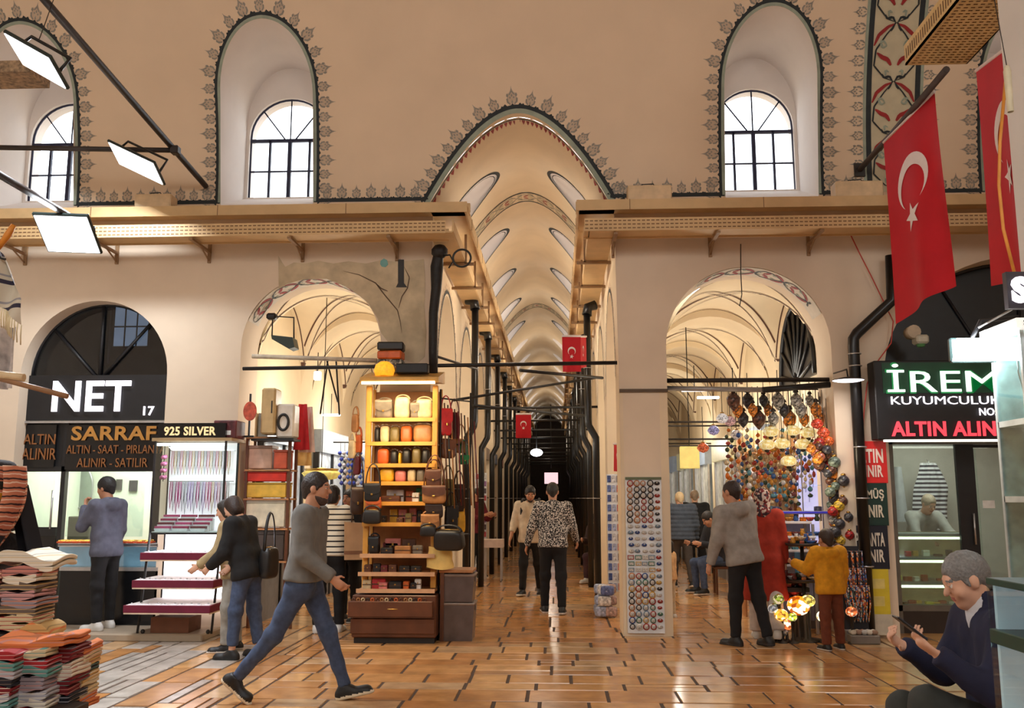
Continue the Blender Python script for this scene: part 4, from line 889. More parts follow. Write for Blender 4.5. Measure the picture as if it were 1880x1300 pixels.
# yellow paper bag, wooden side table and storage bins
a = at(800, 1040, YF-.2); t = thing('paper_bag', 'yellow crumpled paper bag on the side table of the stall', 'bag', (a.x+.02, YF-.02, z_at(1043)))
mb = MB(); mb.grid(lambda u, v: ((.15-.03*v)*math.cos(2*PI*u)*(1+.04*math.sin(9*v+8*u)), (.07-.03*v)*math.sin(2*PI*u), .22*v+.012*math.sin(14*u)), 24, 8); mb.grid(lambda u, v: (.15*v*math.cos(2*PI*u), .07*v*math.sin(2*PI*u), .002), 24, 2); mb.build('paper', M('yellow_paper', (226, 190, 110), .8), t)
t = thing('side_table', 'narrow wooden side table at the right end of the stall', 'table', (-1.12, 10.2, 0)); mb = WB(t); zt2 = z_at(1046)
mb.bb(SX1+.035, -.9, YF-.02, 10.55, zt2-.03, zt2, 0, .006); mb.build('top', wood_t, t)
for x, y in ((SX1+.05, YF), (SX1+.05, 10.5)): mb = WB(t); mb.bb(x, x+.04, y, y+.04, 0, zt2-.03); mb.build('leg', wood_b, t)
binm = glassmat('grey_plastic', (120, 104, 100), .25, .3)
for i, (z0, z1) in enumerate(((.0, .40), (.405, .70))):
    t = thing('storage_bin', '%s grey plastic storage bin stacked beside the stall' % ('lower', 'upper')[i], 'storage box', (-1.06, 10.32, z0), 0, 'storage bins by the stall')
    mb = MB(); h_ = z1-z0; mb.prism([(-.15, 0), (.15, 0), (.17, h_-.03), (-.17, h_-.03)], -.18, .18); mb.build('tub', M('smoky_plastic', (92, 78, 74), .3, var=.15), t); MB().bb(-.18, .18, -.19, .19, h_-.03, h_-.004, 0, .01).build('lid', M('pale_lid', (150, 134, 124), .35), t)
    for s_ in (-1, 1): MB().box((s_*.176, 0, h_-.07), (.012, .08, .05), 0, .004).build('latch', M('pale_lid', (150, 134, 124), .35), t)
# things on the canopy
a = at(712, 660, 10.2)
for i, (c, z0, h_, w_) in enumerate((('grey', 0, .12, .30), ('orange', .12, .10, .28), ('black', .22, .10, .30))):
    o = MB().box((0, 0, h_/2), (w_, .2, h_*.96), 0, .015).build('packed_bag', [vormat('grey_print_cloth', [(110, 108, 100), (170, 166, 150), (60, 60, 58)], 40), leather('orange'), leather('black')][i]); o.location = (a.x, 10.40, zt+.16+z0); o.rotation_euler.z = .06*(-1)**i; tag(o, '%s packed bag of the pile on top of the stall canopy' % c, 'bag', 'packed bags on the canopy')
t = thing('amber_lampshade', 'glowing amber lampshade on top of the stall canopy', 'lamp', (at(704, 685, 10.15).x, 10.2, zt+.07)); MB().lathe([(.0, 0), (.10, 0), (.12, .06), (.10, .12), (.05, .16), (0, .165)], n=14).build('shade', M('amber_glow', (250, 168, 40), .5, emit=1.0, var=.3, scale=30), t); MB().lathe([(.06, -.02), (.06, .0), (0, 0)], n=12).build('foot', brass, t)
t = thing('black_speaker', 'black box at the right end of the stall canopy', 'speaker', (at(756, 690, 10.1).x, 10.15, zt+.08)); MB().box((0, 0, .06), (.36, .14, .11), 0, .01).build('case', black, t); MB().box((0, -.072, .06), (.32, .006, .085)).build('mesh_front', blackmat, t)
# --- silver display cabinet at left
t = thing('silver_cabinet', 'tall white lit display cabinet with a black 925 SILVER header', 'display cabinet', (-4.15, 10.2, .08)); YC = 10.08
lx0, lx1 = at(278, 900, YC).x, at(412, 900, YC).x
zc0, zc1 = at(300, 978, YC).z, at(300, 810, YC).z
mb = WB(t)
for x in (lx0, lx1-.02): mb.bb(x, x+.02, YC, YC+.02, zc0, zc1); mb.bb(x, x+.02, YC+.40, YC+.42, .08, zc1)
for x in (lx0, lx1-.02): mb.tube([(x+.01, YC+.01, zc0), (x+.01, YC-.16, .09)], .014, 4)
mb.bb(lx0, lx1, YC, YC+.02, zc0-.02, zc0); mb.build('frame', blackmat, t)
mb = WB(t); mb.bb(lx0-.02, lx1+.06, YC-.02, YC+.44, zc1, zc1+.035); mb.build('cornice', M('tan_cornice', (176, 150, 110), .4), t)
mb = WB(t); mb.bb(at(290, 800, YC).x, lx1-.02, YC+.0, YC+.05, zc1+.04, at(300, 777, YC).z); hd = mb.build('header_board', blackgloss, t)
ptext('lettering', '925 SILVER', 301, 783, 397, 800, YC-.006, M('cream_letter', (240, 214, 160), .4, emit=.5, var=0), t, .03, .006)
mb = WB(t); mb.bb(lx0+.02, lx1-.02, YC+.40, YC+.41, zc0, zc1); mb.build('back_panel', M('lit_pink_white_panel', (250, 240, 248), .5, emit=.62, var=0), t)
mb = WB(t); mb.bb(lx0+.02, lx1-.02, YC+.40, YC+.41, .30, zc0-.02); mb.build('lower_back_panel', M('lit_white_panel', (250, 248, 255), .5, emit=2.4, var=0), t)
mb = WB(t); mb.bb(lx0+.02, lx1-.02, YC+.03, YC+.06, zc1-.05, zc1-.02); mb.build('tube_light', M('white_tube', (255, 250, 255), .4, emit=4, var=0), t)
mb = WB(t); mb.bb(lx0+.02, lx1-.02, YC+.005, YC+.01, zc0, zc1); mb.bb(lx1-.012, lx1-.008, YC+.02, YC+.40, zc0, zc1); mb.build('glass', glass, t)
mb = WB(t); mb.bb(lx0+.02, lx1-.02, YC+.02, YC+.4, zc0, zc0+.012); mb.build('case_floor', M('white_shelf', (235, 232, 238), .5), t)
zs3 = [(at(330, 1021, 9.95).z, 9.93, 258, 396), (at(330, 1072, 9.85).z, 9.83, 246, 395), (at(330, 1118, 9.75).z, 9.72, 233, 391)]
burg = M('burgundy_velvet', (112, 20, 52), .7)
for i, (z, y, xa, xb) in enumerate(zs3):
    a = at(xa, 1000, y).x; b = at(xb, 1000, y).x
    mb = WB(t); mb.bb(a, b, y, YC+.40, z-.04, z+.035, 0, .004); mb.build('tray_shelf', burg, t)
    mb = WB(t); mb.bb(a+.005, b-.005, y+.005, YC+.4, z-.055, z-.04); mb.build('shelf_edge', M('cream_edge', (228, 206, 182), .5), t)
    mb = WB(t); mb.bb(a+.02, b-.02, y+.02, YC+.38, z+.035, z+.037); mb.build('white_liner', M('white_liner', (240, 238, 244), .6), t)
mb = WB(t); mb.bb(lx0+.1, lx1-.3, YC-.05, YC+.3, .081, .24); mb.build('brown_box', M('brown_box', (112, 66, 40), .6), t)
for x in (lx0+.05, lx1-.06):
    mb = WB(t); mb.ball((x, YC-.12, .105), .025, 8); mb.build('castor', black, t)
lamp('cabinet_light', 'AREA', ((lx0+lx1)/2, YC-.05, zc1-.08), 7, (1, .95, 1), .5, (math.radians(20), 0, 0), .1)
lamp('cabinet_light', 'AREA', ((lx0+lx1)/2, YC+.2, zc0-.03), 6, (1, .97, 1), .5, None, .2)
# necklaces on two rails, ring pads in the case, silver charms on the trays
tag(MB().bb(lx0+.03, lx1-.03, YC+.36, YC+.375, zc1-.09, zc1-.08).bb(lx0+.03, lx1-.03, YC+.36, YC+.375, zc1-.44, zc1-.43).build('necklace_rail', steel), 'pair of steel rails holding necklaces in the silver cabinet', 'rail')
nc = [((206, 140, 160), 'pale pink'), ((170, 140, 190), 'lilac'), ((206, 180, 140), 'cream'), ((176, 40, 120), 'magenta'), ((160, 160, 170), 'silver')]
for row in range(2):
    for i in range(20):
        c, nm = nc[rg.randrange(5)] if row else nc[(0, 2, 4)[i % 3]]
        x = lx0+.07+i*(lx1-lx0-.16)/19; z = zc1-.09 if row == 0 else zc1-.44; L = .27 if row == 0 else .30+.03*(i % 3)
        o = MB().tube([(-.009, 0, 0), (-.012, -.005, -L*.6), (0, -.006, -L), (.012, -.005, -L*.6), (.009, 0, 0)], .006, 4, closed=True).build('necklace', M('bead_'+nm.replace(' ', '_'), c, .3, var=.2, scale=60)); o.location = (x, YC+.355, z); tag(o, '%s bead necklace, %s from the left on the %s rail of the cabinet' % (nm, ORD[i], ('upper', 'lower')[row]), 'necklace', 'necklaces in the silver cabinet')
for r in range(4):
    for c in range(3):
        t2 = thing('ring_pad', '%s ring pad, %s from left in the %s row of the silver cabinet' % (('pink', 'magenta', 'burgundy')[(r+c) % 3], ORD[c], ('back', 'third', 'second', 'front')[r]), 'jewellery pad', (lx0+.12+c*.2-.012*(3-r)*0, YC+.30-.075*r, zc0+.16-.04*r), 0, 'ring pads in the silver cabinet')
        MB().bb(-.085, .085, -.03, .03, 0, .028, 0, .004).build('pad', M('pad_'+str((r+c) % 3), ((196, 60, 120), (170, 30, 90), (110, 20, 50))[(r+c) % 3], .7), t2); MB().bb(-.085, .085, -.032, -.026, -.014, .004).build('white_lip', M('white_shelf', (235, 232, 238), .5), t2)
        MB().bb(-.08, .08, -.028, .028, -.16+.04*r+.013, -.014).build('stepped_stand', M('white_shelf', (235, 232, 238), .5), t2)
t2 = thing('bead_bundle', 'bunch of pink bead bracelets hanging at left in the cabinet', 'bracelets', (lx0+.08, YC+.1, zc1-.14)); 
for i in range(4): MB().tube([(.02*math.cos(q)*(1+i*.1), .02*math.sin(q), -.03-.075*i+.012*math.sin(3*q)) for q in [PI*k/5 for k in range(10)]], .018, 5, closed=True).build('strand', M('pink_bead', (222, 110, 160), .4, var=.3, scale=50), t2)
MB().tube([(0, 0, .1), (0, 0, -.3)], .005, 5).build('cord', black, t2)
for i, (z, y, xa, xb) in enumerate(zs3):
    a = at(xa, 1000, y).x; b = at(xb, 1000, y).x
    proto = None
    for k in range(10):
        c0 = (a+.06+(b-a-.12)*k/9, y+.07+.04*(k % 2), z+.037)
        if proto is None:
            proto = thing('charm_card', '', 'jewellery', c0, 0, 'silver charms on the burgundy trays'); MB().bb(-.03, .03, -.025, .025, 0, .006).build('card', M('white_liner', (240, 238, 244), .6), proto); MB().ball((0, 0, .012), (.012, .012, .008), 8).build('charm', steel, proto); o = proto
        else: o = dup(proto, c0)
        o['label'] = 'white card with silver charm, %s from left on the %s burgundy tray' % (ORD[k], ('upper', 'middle', 'lowest')[i])
a = at(400, 782, 10.35); t2 = thing('cardboard_box', 'dark red printed box lying on top of the silver cabinet', 'box', (lx1-.06, YC+.24, zc1+.037)); MB().box((0, 0, .10), (.26, .3, .2), 0, .01).build('carton', M('dark_red_card', (96, 40, 44), .6, var=.4, scale=12), t2); MB().box((0.02, -.152, .06), (.1, .004, .05)).build('print', M('white_sticker', (235, 235, 232), .6), t2)
# --- stacked goods at the left jamb of the left portal
xj0, xj1 = at(447, 900, 10.7).x, at(530, 900, 10.7).x
t = thing('goods_shelf', 'tall wooden shelf of boxed goods inside the left portal', 'shelf', ((xj0+xj1)/2, 10.9, 0)); mb = WB(t)
for yy in (802, 862, 915, 970, 1030): z = at(480, yy, 10.72).z; mb.bb(xj0, xj1, 10.70, 11.05, z-.02, z)
mb.build('shelf_boards', wood_t, t); mb = WB(t)
for x in (xj0, xj1-.03): mb.bb(x, x+.03, 10.72, 10.76, 0, at(480, 800, 10.72).z); mb.bb(x, x+.03, 11.0, 11.04, 0, at(480, 800, 10.72).z)
mb.build('posts', wood_b, t)
for i, (x0, x1, y0, y1, c, nm) in enumerate(((452, 500, 818, 861, (190, 150, 130), 'clear plastic'), (502, 528, 826, 861, (206, 90, 60), 'orange'), (448, 526, 866, 884, (206, 44, 28), 'red'), (448, 526, 886, 914, (222, 178, 70), 'yellow'), (449, 524, 918, 968, (214, 206, 184), 'cream'), (452, 522, 975, 1028, (70, 60, 56), 'dark'))):
    a = at(x0, y1, 10.74); b = at(x1, y0, 10.74); t2 = thing('goods_box', '%s box on the wooden shelf inside the left portal' % nm, 'box', (a.x, 10.735, a.z+(.001 if y1 != 884 else .0))); MB().bb(0, b.x-a.x, 0, .24, 0.001, (b.z-a.z)*.88, 0, .008).build('box', M('goods_'+nm.replace(' ', '_'), c, .4, var=.15), t2); MB().bb(-.004, b.x-a.x+.004, -.004, .244, (b.z-a.z)*.88, (b.z-a.z)).build('lid', M('goods_lid_'+nm.replace(' ', '_'), tuple(int(q*.8) for q in c), .4), t2)
a = at(477, 797, 10.5); b = at(528, 712, 10.5); t = thing('air_unit', 'cream metal fan unit on a bracket at the left portal jamb', 'air conditioner', (a.x, 10.5, a.z)); w_, h_ = b.x-a.x, b.z-a.z
MB().bb(0, w_*.55, 0, .25, 0, h_, 0, .02).build('case', M('cream_enamel', (196, 168, 120), .5), t); MB().bb(w_*.56, w_*1.25, .05, .28, -.04, h_*.66, 0, .02).build('fan_housing', M('white_enamel', (214, 206, 196), .45), t)
MB().tube([(w_*.84+.06*math.cos(q), .045, h_*.26+.09*math.sin(q)) for q in [PI*i/10 for i in range(20)]], .016, 6, closed=True).build('fan_ring', black, t); MB().bb(w_*.40, w_*.44, -.006, 0, h_*.45, h_*.72).build('vent_slot', black, t); MB().bb(-.1, w_*1.3, .0, .3, -.075, -.05).build('bracket', black, t)
a = at(459, 755, 10.45); t = thing('oval_sign', 'small oval red hanging sign at the left portal jamb', 'sign', a); MB().prism([(.075*math.cos(q), .11*math.sin(q)) for q in [PI*i/12 for i in range(24)]], -.012, .012).build('plate', M('red_orange_plate', (196, 84, 60), .5, var=.3, scale=20), t); MB().bb(-.06, .06, -.02, .01, -.30, -.28).bb(-.01, .01, -.01, .01, -.29, .2).build('hanger', black, t)
# left aisle: blue glass ornaments, clothes and shop fronts behind
for k in range(6):
    y0 = pier_y(k)+.75; y1 = pier_y(k+1)-.1; t = thing('aisle_shopfront', 'lit shop window %s along the left aisle' % ORD[k], 'shop front', (-3.68, (y0+y1)/2, 0), 0); L = (y1-y0)
    MB().bb(-.02, .05, -L/2, L/2, 0, .7).build('kick_panel', M('grey_panel', (120, 120, 122), .5), t); MB().bb(-.02, .03, -L/2, L/2, .72, 2.2).build('window', M('pale_window', (186, 196, 206), .3, emit=.35, var=.35, scale=7), t); MB().bb(-.02, .10, -L/2, L/2, 2.2, 2.55).build('fascia', M('blue_grey_fascia', (150, 162, 176), .4), t)
    for f in (-.5, 0, .5): MB().bb(-.02, .07, f*L-.02*(1 if f < .5 else 2), f*L+.03, 0, 2.2).build('mullion', blackmat, t)
hc = [((60, 80, 190), 'blue glass'), ((230, 230, 240), 'white'), ((90, 120, 210), 'pale blue')]
for i in range(36):
    r_, c_ = divmod(i, 6); p = at(624+c_*7.5+(r_ % 2)*3, 832+r_*11, 11.9); o = MB().lathe([(0, -.03), (.018, -.02), (.03, 0), (.018, .02), (0, .034)], n=8).build('glass_ornament', M('ornament_'+hc[i % 3][1].replace(' ', '_'), hc[i % 3][0], .2)); o.location = p; tag(o, '%s ornament, %s along %s string in the left aisle' % (hc[i % 3][1], ORD[r_], ('first', 'second', 'third', 'fourth', 'fifth', 'sixth')[c_]), 'ornament', 'glass ornaments in the left aisle')
for c_ in range(6): tag(MB().tube([at(624+c_*7.5+1.5, 812, 11.9), at(624+c_*7.5+1.5, 890, 11.9)], .003, 4).build('ornament_string', iron), '%s string of glass ornaments in the left aisle' % ORD[c_], 'string')
tag(MB().tube([at(612, 812, 11.9), at(690, 812, 11.9)], .01, 6).build('ornament_bar', iron), 'thin bar the glass ornament strings hang from', 'bar')
for i, (px, py, c, nm) in enumerate(((556, 770, (190, 40, 50), 'red'), (566, 775, (226, 200, 190), 'pale'), (560, 800, (226, 190, 120), 'cream'))):
    mb = MB(); mb.grid(lambda u, v: ((-1+2*u)*(.05+.05*v), -.02*math.sin(9*u), -.55*v), 10, 8); mb.grid(lambda u, v: ((-1+2*u)*(.05+.05*v), .015-.02*math.sin(9*u), -.55*v), 10, 8); o = mb.build('hanging_cloth', M('cloth_'+nm, c, .9)); o.location = at(px, py-28, 11.0+.1*i); tag(o, '%s cloth hanging inside the left portal' % nm, 'cloth', 'cloths hanging in the left portal')
t = thing('round_basket', 'yellow lit round basket display in the left aisle', 'basket', at(590, 872, 12.2)); MB().lathe([(0, -.08), (.2, -.05), (.26, .02), (.2, .06), (0, .1)], n=16).build('bowl', M('yellow_basket', (232, 206, 110), .6, emit=.4, var=.3, scale=20), t); MB().lathe([(.21, .05), (.23, .08), (.2, .08)], n=16).build('rim', brass, t); MB().tube([(0, 0, .1), (0, 0, 4.26-t.location.z)], .006, 5).build('cord', iron, t)
for i, (px, py, Y) in enumerate(((608, 762, 12.8), (583, 690, 11.6))):
    t = thing('aisle_tube_lamp', 'white %s hanging in the left aisle' % ('strip light over the shop windows', 'spot light near the portal arch')[i], 'lamp', at(px, py, Y)); MB().box((0, 0, 0), (.26 if not i else .09, .05, .03 if not i else .11), 0, .01).build('diffuser', M('white_tube', (255, 250, 255), .4, emit=4, var=0), t); MB().tube([(0, 0, .02), (0, 0, .3)], .006, 5).build('rod', black, t)
t = thing('flood_lamp', 'dark green flood lamp on the left jamb of the left portal', 'lamp', at(520, 625, 10.9)); MB().prism([(-.12, .05), (.14, .02), (.17, -.10), (.10, -.12), (-.11, .0)], -.1, .1).build('housing', M('dark_green_enamel', (22, 42, 34), .4), t); MB().tube([(-.14, 0, .05), (-.14, 0, .3), (.12, 0, .28), (.13, 0, .02)], .010, 6).build('yoke', black, t); MB().box((-.16, .03, .30), (.12, .1, .08), 0, .02).build('junction', black, t)
# --- magnet board on the right front pier
bx0, bx1 = at(1150, 1000, D-.04).x, at(1217, 1000, D-.04).x; bz0, bz1 = at(1180, 1163, D-.04).z, at(1180, 876, D-.04).z
t = thing('magnet_board', 'white board of souvenir magnets covering the right front pier', 'display board', ((bx0+bx1)/2, D-.035, max(.012, bz0))); z0 = t.location.z
MB().bb(-(bx1-bx0)/2, (bx1-bx0)/2, 0, .03, 0, bz1-z0).build('board', M('white_board', (222, 226, 230), .4), t); MB().bb(-(bx1-bx0)/2, (bx1-bx0)/2, -.012, .0, bz1-z0-.03, bz1-z0).build('top_rail', M('olive_rail', (90, 100, 70), .5), t)
mcol = [((40, 36, 40), 'black'), ((150, 40, 36), 'red'), ((40, 70, 130), 'blue'), ((190, 150, 70), 'gold'), ((60, 110, 90), 'green'), ((170, 110, 70), 'brown'), ((200, 196, 190), 'pale'), ((110, 130, 150), 'grey blue')]
def magnet_protos():
    A = MB().lathe([(0, 0), (.030, 0), (.033, .006), (.028, .012), (.016, .010), (0, .013)], n=14); A2 = MB().lathe([(.012, .0115), (.022, .0125), (.022, .0135), (.0, .0145)], n=12)
    B = MB().bb(-.032, .032, -.022, .022, 0, .010, 0, .004); B2 = MB().bb(-.024, .024, -.014, .014, .010, .0125, 0, .001)
    Cc = MB().lathe([(0, 0), (.02, 0), (.024, .01), (.012, .02), (0, .022)], n=10, sx=1.2, sy=.8); C2 = MB().ball((0, .008, .020), .008, 8)
    out = []
    for nm, a, b in (('round_magnet', A, A2), ('tile_magnet', B, B2), ('figure_magnet', Cc, C2)):
        o = a.build(nm, M('magnet_base', (60, 56, 60), .4)); p = b.build('painted_face', M('magnet_paint', (200, 196, 190), .4, var=.4, scale=80), o); o.rotation_euler.x = PI/2; out.append(o)
    return out
mp = magnet_protos(); used = set()
def magnet(k, loc, lab, c, group, s_=1, rot=None):
    o = mp[k]
    if k in used: o = dup(mp[k], loc)
    else: used.add(k)
    o.location = loc; o.rotation_euler = rot or (PI/2, 0, 0); o.scale = (s_,)*3; tag(o, lab, 'magnet', group)
    o.material_slots[0].link = 'OBJECT'; o.material_slots[0].material = M('magnet_'+c[1].replace(' ', '_'), c[0], .4, var=.2, scale=40)
NR, NCc = 24, 5
for r in range(NR):
    z = bz1-.07-r*(bz1-z0-.14)/(NR-1)
    zone = 0 if r < 7 else (2 if r < 12 else (1 if r < 15 else 0))
    for c in range(NCc):
        col = mcol[rg.choice((0, 0, 0, 1, 5)) if r < 7 else rg.choice((6, 6, 7, 2)) if r < 12 else rg.randrange(8)]
        kk = zone if c < 4 else 2
        magnet(kk, (bx0+.05+c*(bx1-bx0-.1)/4+rg.uniform(-.005, .005), D-.037, z), '%s %s magnet, %s from left, row %s from top of the pier board' % (col[1], ('round', 'square', 'small figure')[kk], ORD[c], ORD[r] if r < 20 else ('twenty first', 'twenty second', 'twenty third', 'twenty fourth')[r-20]), col, 'magnets on the pier board', rg.uniform(.95, 1.2))
# side boards of postcards and magnets further along the corridor
def card_board(lab, x, y, z0, z1, L, cols, face=-1, rz=0, n=(6, 14)):
    t = thing('postcard_rack', lab, 'display rack', (x, y, z0), rz); MB().bb(-L/2, L/2, 0, .03, 0, z1-z0).build('backing', M('white_board', (222, 226, 230), .4), t)
    p0 = None
    for i in range(n[0]):
        for j in range(n[1]):
            loc = (-L/2+L*(i+.5)/n[0], -.004, (z1-z0)*(j+.5)/n[1])
            o = MB().box((0, 0, 0), (L/n[0]*.75, .006, (z1-z0)/n[1]*.7)).build('postcard', M('card', (120, 130, 160), .5, var=.6, scale=30), t) if p0 is None else p0.copy()
            if p0 is None: p0 = o
            else: C.objects.link(o); o.parent = t
            o.location = loc; o.material_slots[0].link = 'OBJECT'; o.material_slots[0].material = M('card_'+str((i*7+j*3) % len(cols)), cols[(i*7+j*3) % len(cols)], .5, var=.5, scale=30)
    return t
blues = [(90, 110, 170), (170, 180, 210), (200, 60, 60), (60, 80, 140), (210, 210, 216), (120, 100, 110)]
card_board('rack of blue and white souvenirs behind the right front pier', at(1131, 900, 13.0).x, 12.95, .25, 1.83, .26, blues, n=(4, 12))
card_board('white magnet board hung on a left pier far down the corridor', at(880, 900, 18.6).x, 18.58, .02, 2.0, .30, [(230, 226, 222), (200, 90, 100), (150, 110, 160), (230, 230, 228), (90, 80, 90)], n=(4, 14))
mb = MB()
for i in range(14):
    p = at(1104+rg.uniform(0, 34), 1062+rg.uniform(0, 46), 12.6); p.z = max(.02, rg.uniform(.02, .36)); t2 = thing('wrapped_parcel', 'clear wrapped souvenir parcel heaped behind the right front pier', 'parcel', (.56+.04*(i % 4), 12.2+.12*(i//4), .012+.13*(i % 3)), rg.uniform(-.3, .3), 'parcels heaped behind the right pier'); pillow(MB(), .17, .12, .125, n=7).build('bundle', M('parcel_%d' % (i % 4), ((170, 180, 206), (214, 210, 206), (96, 110, 160), (180, 150, 140))[i % 4], .4, var=.4, scale=30), t2); MB().tube([(-.085, 0, .06), (0, -.062, .06), (.085, 0, .06)], .004, 4).build('string', M('white_tissue', (232, 226, 216), .8), t2)
t = thing('low_table', 'small white covered table by the left piers down the corridor', 'table', (at(906, 1010, 17.6).x, 17.6, 0)); MB().bb(-.18, .18, -.2, .2, .70, .74).build('top', M('white_board', (222, 226, 230), .4), t); MB().bb(-.19, .19, -.21, .21, .60, .745).build('cover', M('pink_white_cover', (214, 196, 190), .7), t)
for sx in (-.15, .15):
    for sy in (-.17, .17): MB().bb(sx-.012, sx+.012, sy-.012, sy+.012, 0, .6).build('leg', steel, t)
# ================================================================ LAMP SHOP IN THE RIGHT PORTAL
chain = M('dark_chain', (60, 54, 48), .5, .5)
GC = [((196, 120, 50), 'amber'), ((60, 60, 66), 'dark grey'), ((150, 40, 40), 'red'), ((150, 150, 146), 'silver'), ((190, 160, 60), 'yellow'), ((90, 60, 50), 'brown'), ((170, 100, 80), 'terracotta'), ((96, 110, 100), 'grey green')]
GM = [vormat('mosaic_'+n.replace(' ', '_'), [c, tuple(int(q*.55) for q in c), tuple(min(255, int(q*1.35)) for q in c), c], 70, .3) for c, n in GC]
def lampglobe(nm='mosaic_globe'):
    o = MB().ball((0, 0, 0), (.052, .052, .05), 14).build(nm, GM[0]); MB().lathe([(.016, .044), (.024, .052), (.018, .062), (.006, .066)], n=10).build('cap', brass, o); MB().lathe([(0, -.062), (.008, -.056), (.012, -.048)], n=8).build('finial', brass, o); return o
gp_ = lampglobe(); first = True
pathg = [(1502, 822), (1514, 842), (1530, 870), (1538, 905), (1540, 940), (1546, 975), (1548, 1005)]
k = 0
for i in range(19):
    s_ = i/18*(len(pathg)-1); j = min(len(pathg)-2, int(s_)); f = s_-j; bx = pathg[j][0]+(pathg[j+1][0]-pathg[j][0])*f; by = pathg[j][1]+(pathg[j+1][1]-pathg[j][1])*f
    for c in range(3):
        p = at(bx-12+c*12+rg.uniform(-4, 4), by+rg.uniform(-4, 4), 10.70+.07*((i+c) % 3)-.10); g = rg.choice((0, 1, 1, 3, 4, 5, 5, 6, 7, 7, 2))
        if first: o = gp_; first = False; o.location = p
        else: o = dup(gp_, p)
        o.scale = (rg.uniform(1.0, 1.35),)*3; o.material_slots[0].link = 'OBJECT'; o.material_slots[0].material = GM[g]
        tag(o, '%s mosaic globe, %s down the %s strand of the garland at the portal' % (GC[g][1], ORD[i], ('left', 'middle', 'right')[c]), 'lamp globe', 'globes of the hanging garland')
for c in range(3): tag(MB().tube([at(a-12+c*12, b-(60 if n == 0 else 0), 10.70+.09*c) for n, (a, b) in enumerate(pathg)], .004, 5).build('garland_cord', chain), '%s cord of the globe garland at the right portal' % ('left', 'middle', 'right')[c], 'cord')
# frame bars under the arch
barm = M('rusty_black_bar', (36, 28, 24), .6, var=.3)
def bar(lab, p, q, r=.02, nm='iron_bar', m=None): return tag(MB().tube([p, q], r, 8).build(nm, m or barm), lab, 'bar')
bar('dark wooden bar across the right portal above the hanging lamps', at(1222, 699, 10.75), at(1534, 697, 10.75), .026)
bar('grey metal rail just under the dark bar of the right portal', at(1222, 713, 10.9), at(1420, 716, 10.9), .03, 'metal_rail', M('grey_rail', (170, 168, 170), .4, .4))
bar('upright steel post at the right jamb of the lamp shop', at(1532, 706, 10.72), at(1545, 1165, 10.72), .016, 'steel_post', steel)
bar('tangled black cable bundle along the top of the lamp shop', at(1400, 716, 10.72), at(1528, 706, 10.72), .035, 'cable_bundle', black)
# cream dome lamps
domem = vormat('cream_mosaic_glass', [(236, 222, 160), (216, 196, 120), (246, 238, 200), (226, 206, 140)], 60, .35, .35)
def domelamp():
    o = MB().lathe([(.0, .07), (.05, .066), (.085, .035), (.094, 0), (.08, -.03), (.03, -.05)], n=20).build('dome_lamp', domem); MB().lathe([(.03, -.048), (.024, -.075), (.0, -.085)], n=10).build('bulb_base', chain, o); MB().tube([(0, 0, .07), (0, 0, .45)], .004, 5).build('chain', chain, o); MB().lathe([(.0, .085), (.02, .08), (.026, .066)], n=10).build('cap', brass, o); return o
dp = None
for i, (a, b) in enumerate(((1415, 794), (1455, 792), (1484, 796), (1408, 818), (1436, 816), (1474, 817), (1448, 848))):
    p = at(a, b, 10.95+.05*(i % 3)); o = dp if dp is None else dup(dp, p)
    if dp is None: dp = o = domelamp(); o.location = p
    tag(o, 'cream mosaic dome lamp, %s' % ('left of three in the upper row', 'middle of three in the upper row', 'right of three in the upper row', 'left of three in the second row', 'middle of three in the second row', 'right of three in the second row', 'single lowest one')[i], 'lamp', 'cream dome lamps of the lamp shop')
# dark lanterns hanging in the top row
lp = None
for i in range(20):
    a = 1345+i*9.5+rg.uniform(-3, 3); b = 735+(i % 3)*17; p = at(a, b, 11.0+.08*(i % 4)); g = rg.choice((1, 1, 3, 5, 0))
    if lp is None:
        lp = MB().lathe([(.0, -.09), (.02, -.07), (.05, -.03), (.055, .02), (.03, .05), (.012, .07)], n=12).build('lantern', GM[1]); MB().lathe([(.012, .068), (.03, .075), (.02, .10), (0, .11)], n=10).build('cap', chain, lp); MB().tube([(0, 0, .1), (0, 0, .26)], .004, 5).build('chain', chain, lp); o = lp; o.location = p
    else: o = dup(lp, p)
    o.scale = (rg.uniform(1.0, 1.6),)*3; o.material_slots[0].link = 'OBJECT'; o.material_slots[0].material = GM[g]; tag(o, '%s metal lantern, %s from the left under the portal bar' % (GC[g][1], ORD[i]), 'lantern', 'lanterns under the portal bar')
for i, (a, b, c, nm) in enumerate(((1326, 770, (226, 230, 236), 'white'), (1340, 775, (190, 150, 150), 'pink'), (1291, 824, (214, 100, 60), 'orange'), (1310, 792, (150, 150, 200), 'lilac'), (1352, 800, (200, 190, 180), 'cream'), (1500, 780, (190, 60, 40), 'red'), (1512, 796, (200, 80, 50), 'coral'), (1504, 815, (150, 40, 36), 'deep red'), (1520, 812, (196, 90, 40), 'burnt orange'))):
    o = MB().lathe([(0, -.05), (.05, -.03), (.075, .01), (.05, .05), (.02, .07), (0, .075)], n=16).build('glass_lamp', vormat('glass_'+nm.replace(' ', '_'), [c, tuple(int(q*.7) for q in c), tuple(min(255, q+30) for q in c)], 60, .3, .3)); o.location = at(a, b, 11.0+.07*i if i < 5 else 10.72); MB().tube([(0, 0, .07), (0, 0, .5)], .004, 5).build('chain', chain, o); MB().lathe([(.02, .068), (.026, .08), (0, .09)], n=8).build('cap', brass, o); tag(o, '%s glass bowl lamp hanging in the lamp shop' % nm, 'lamp', 'glass bowl lamps')
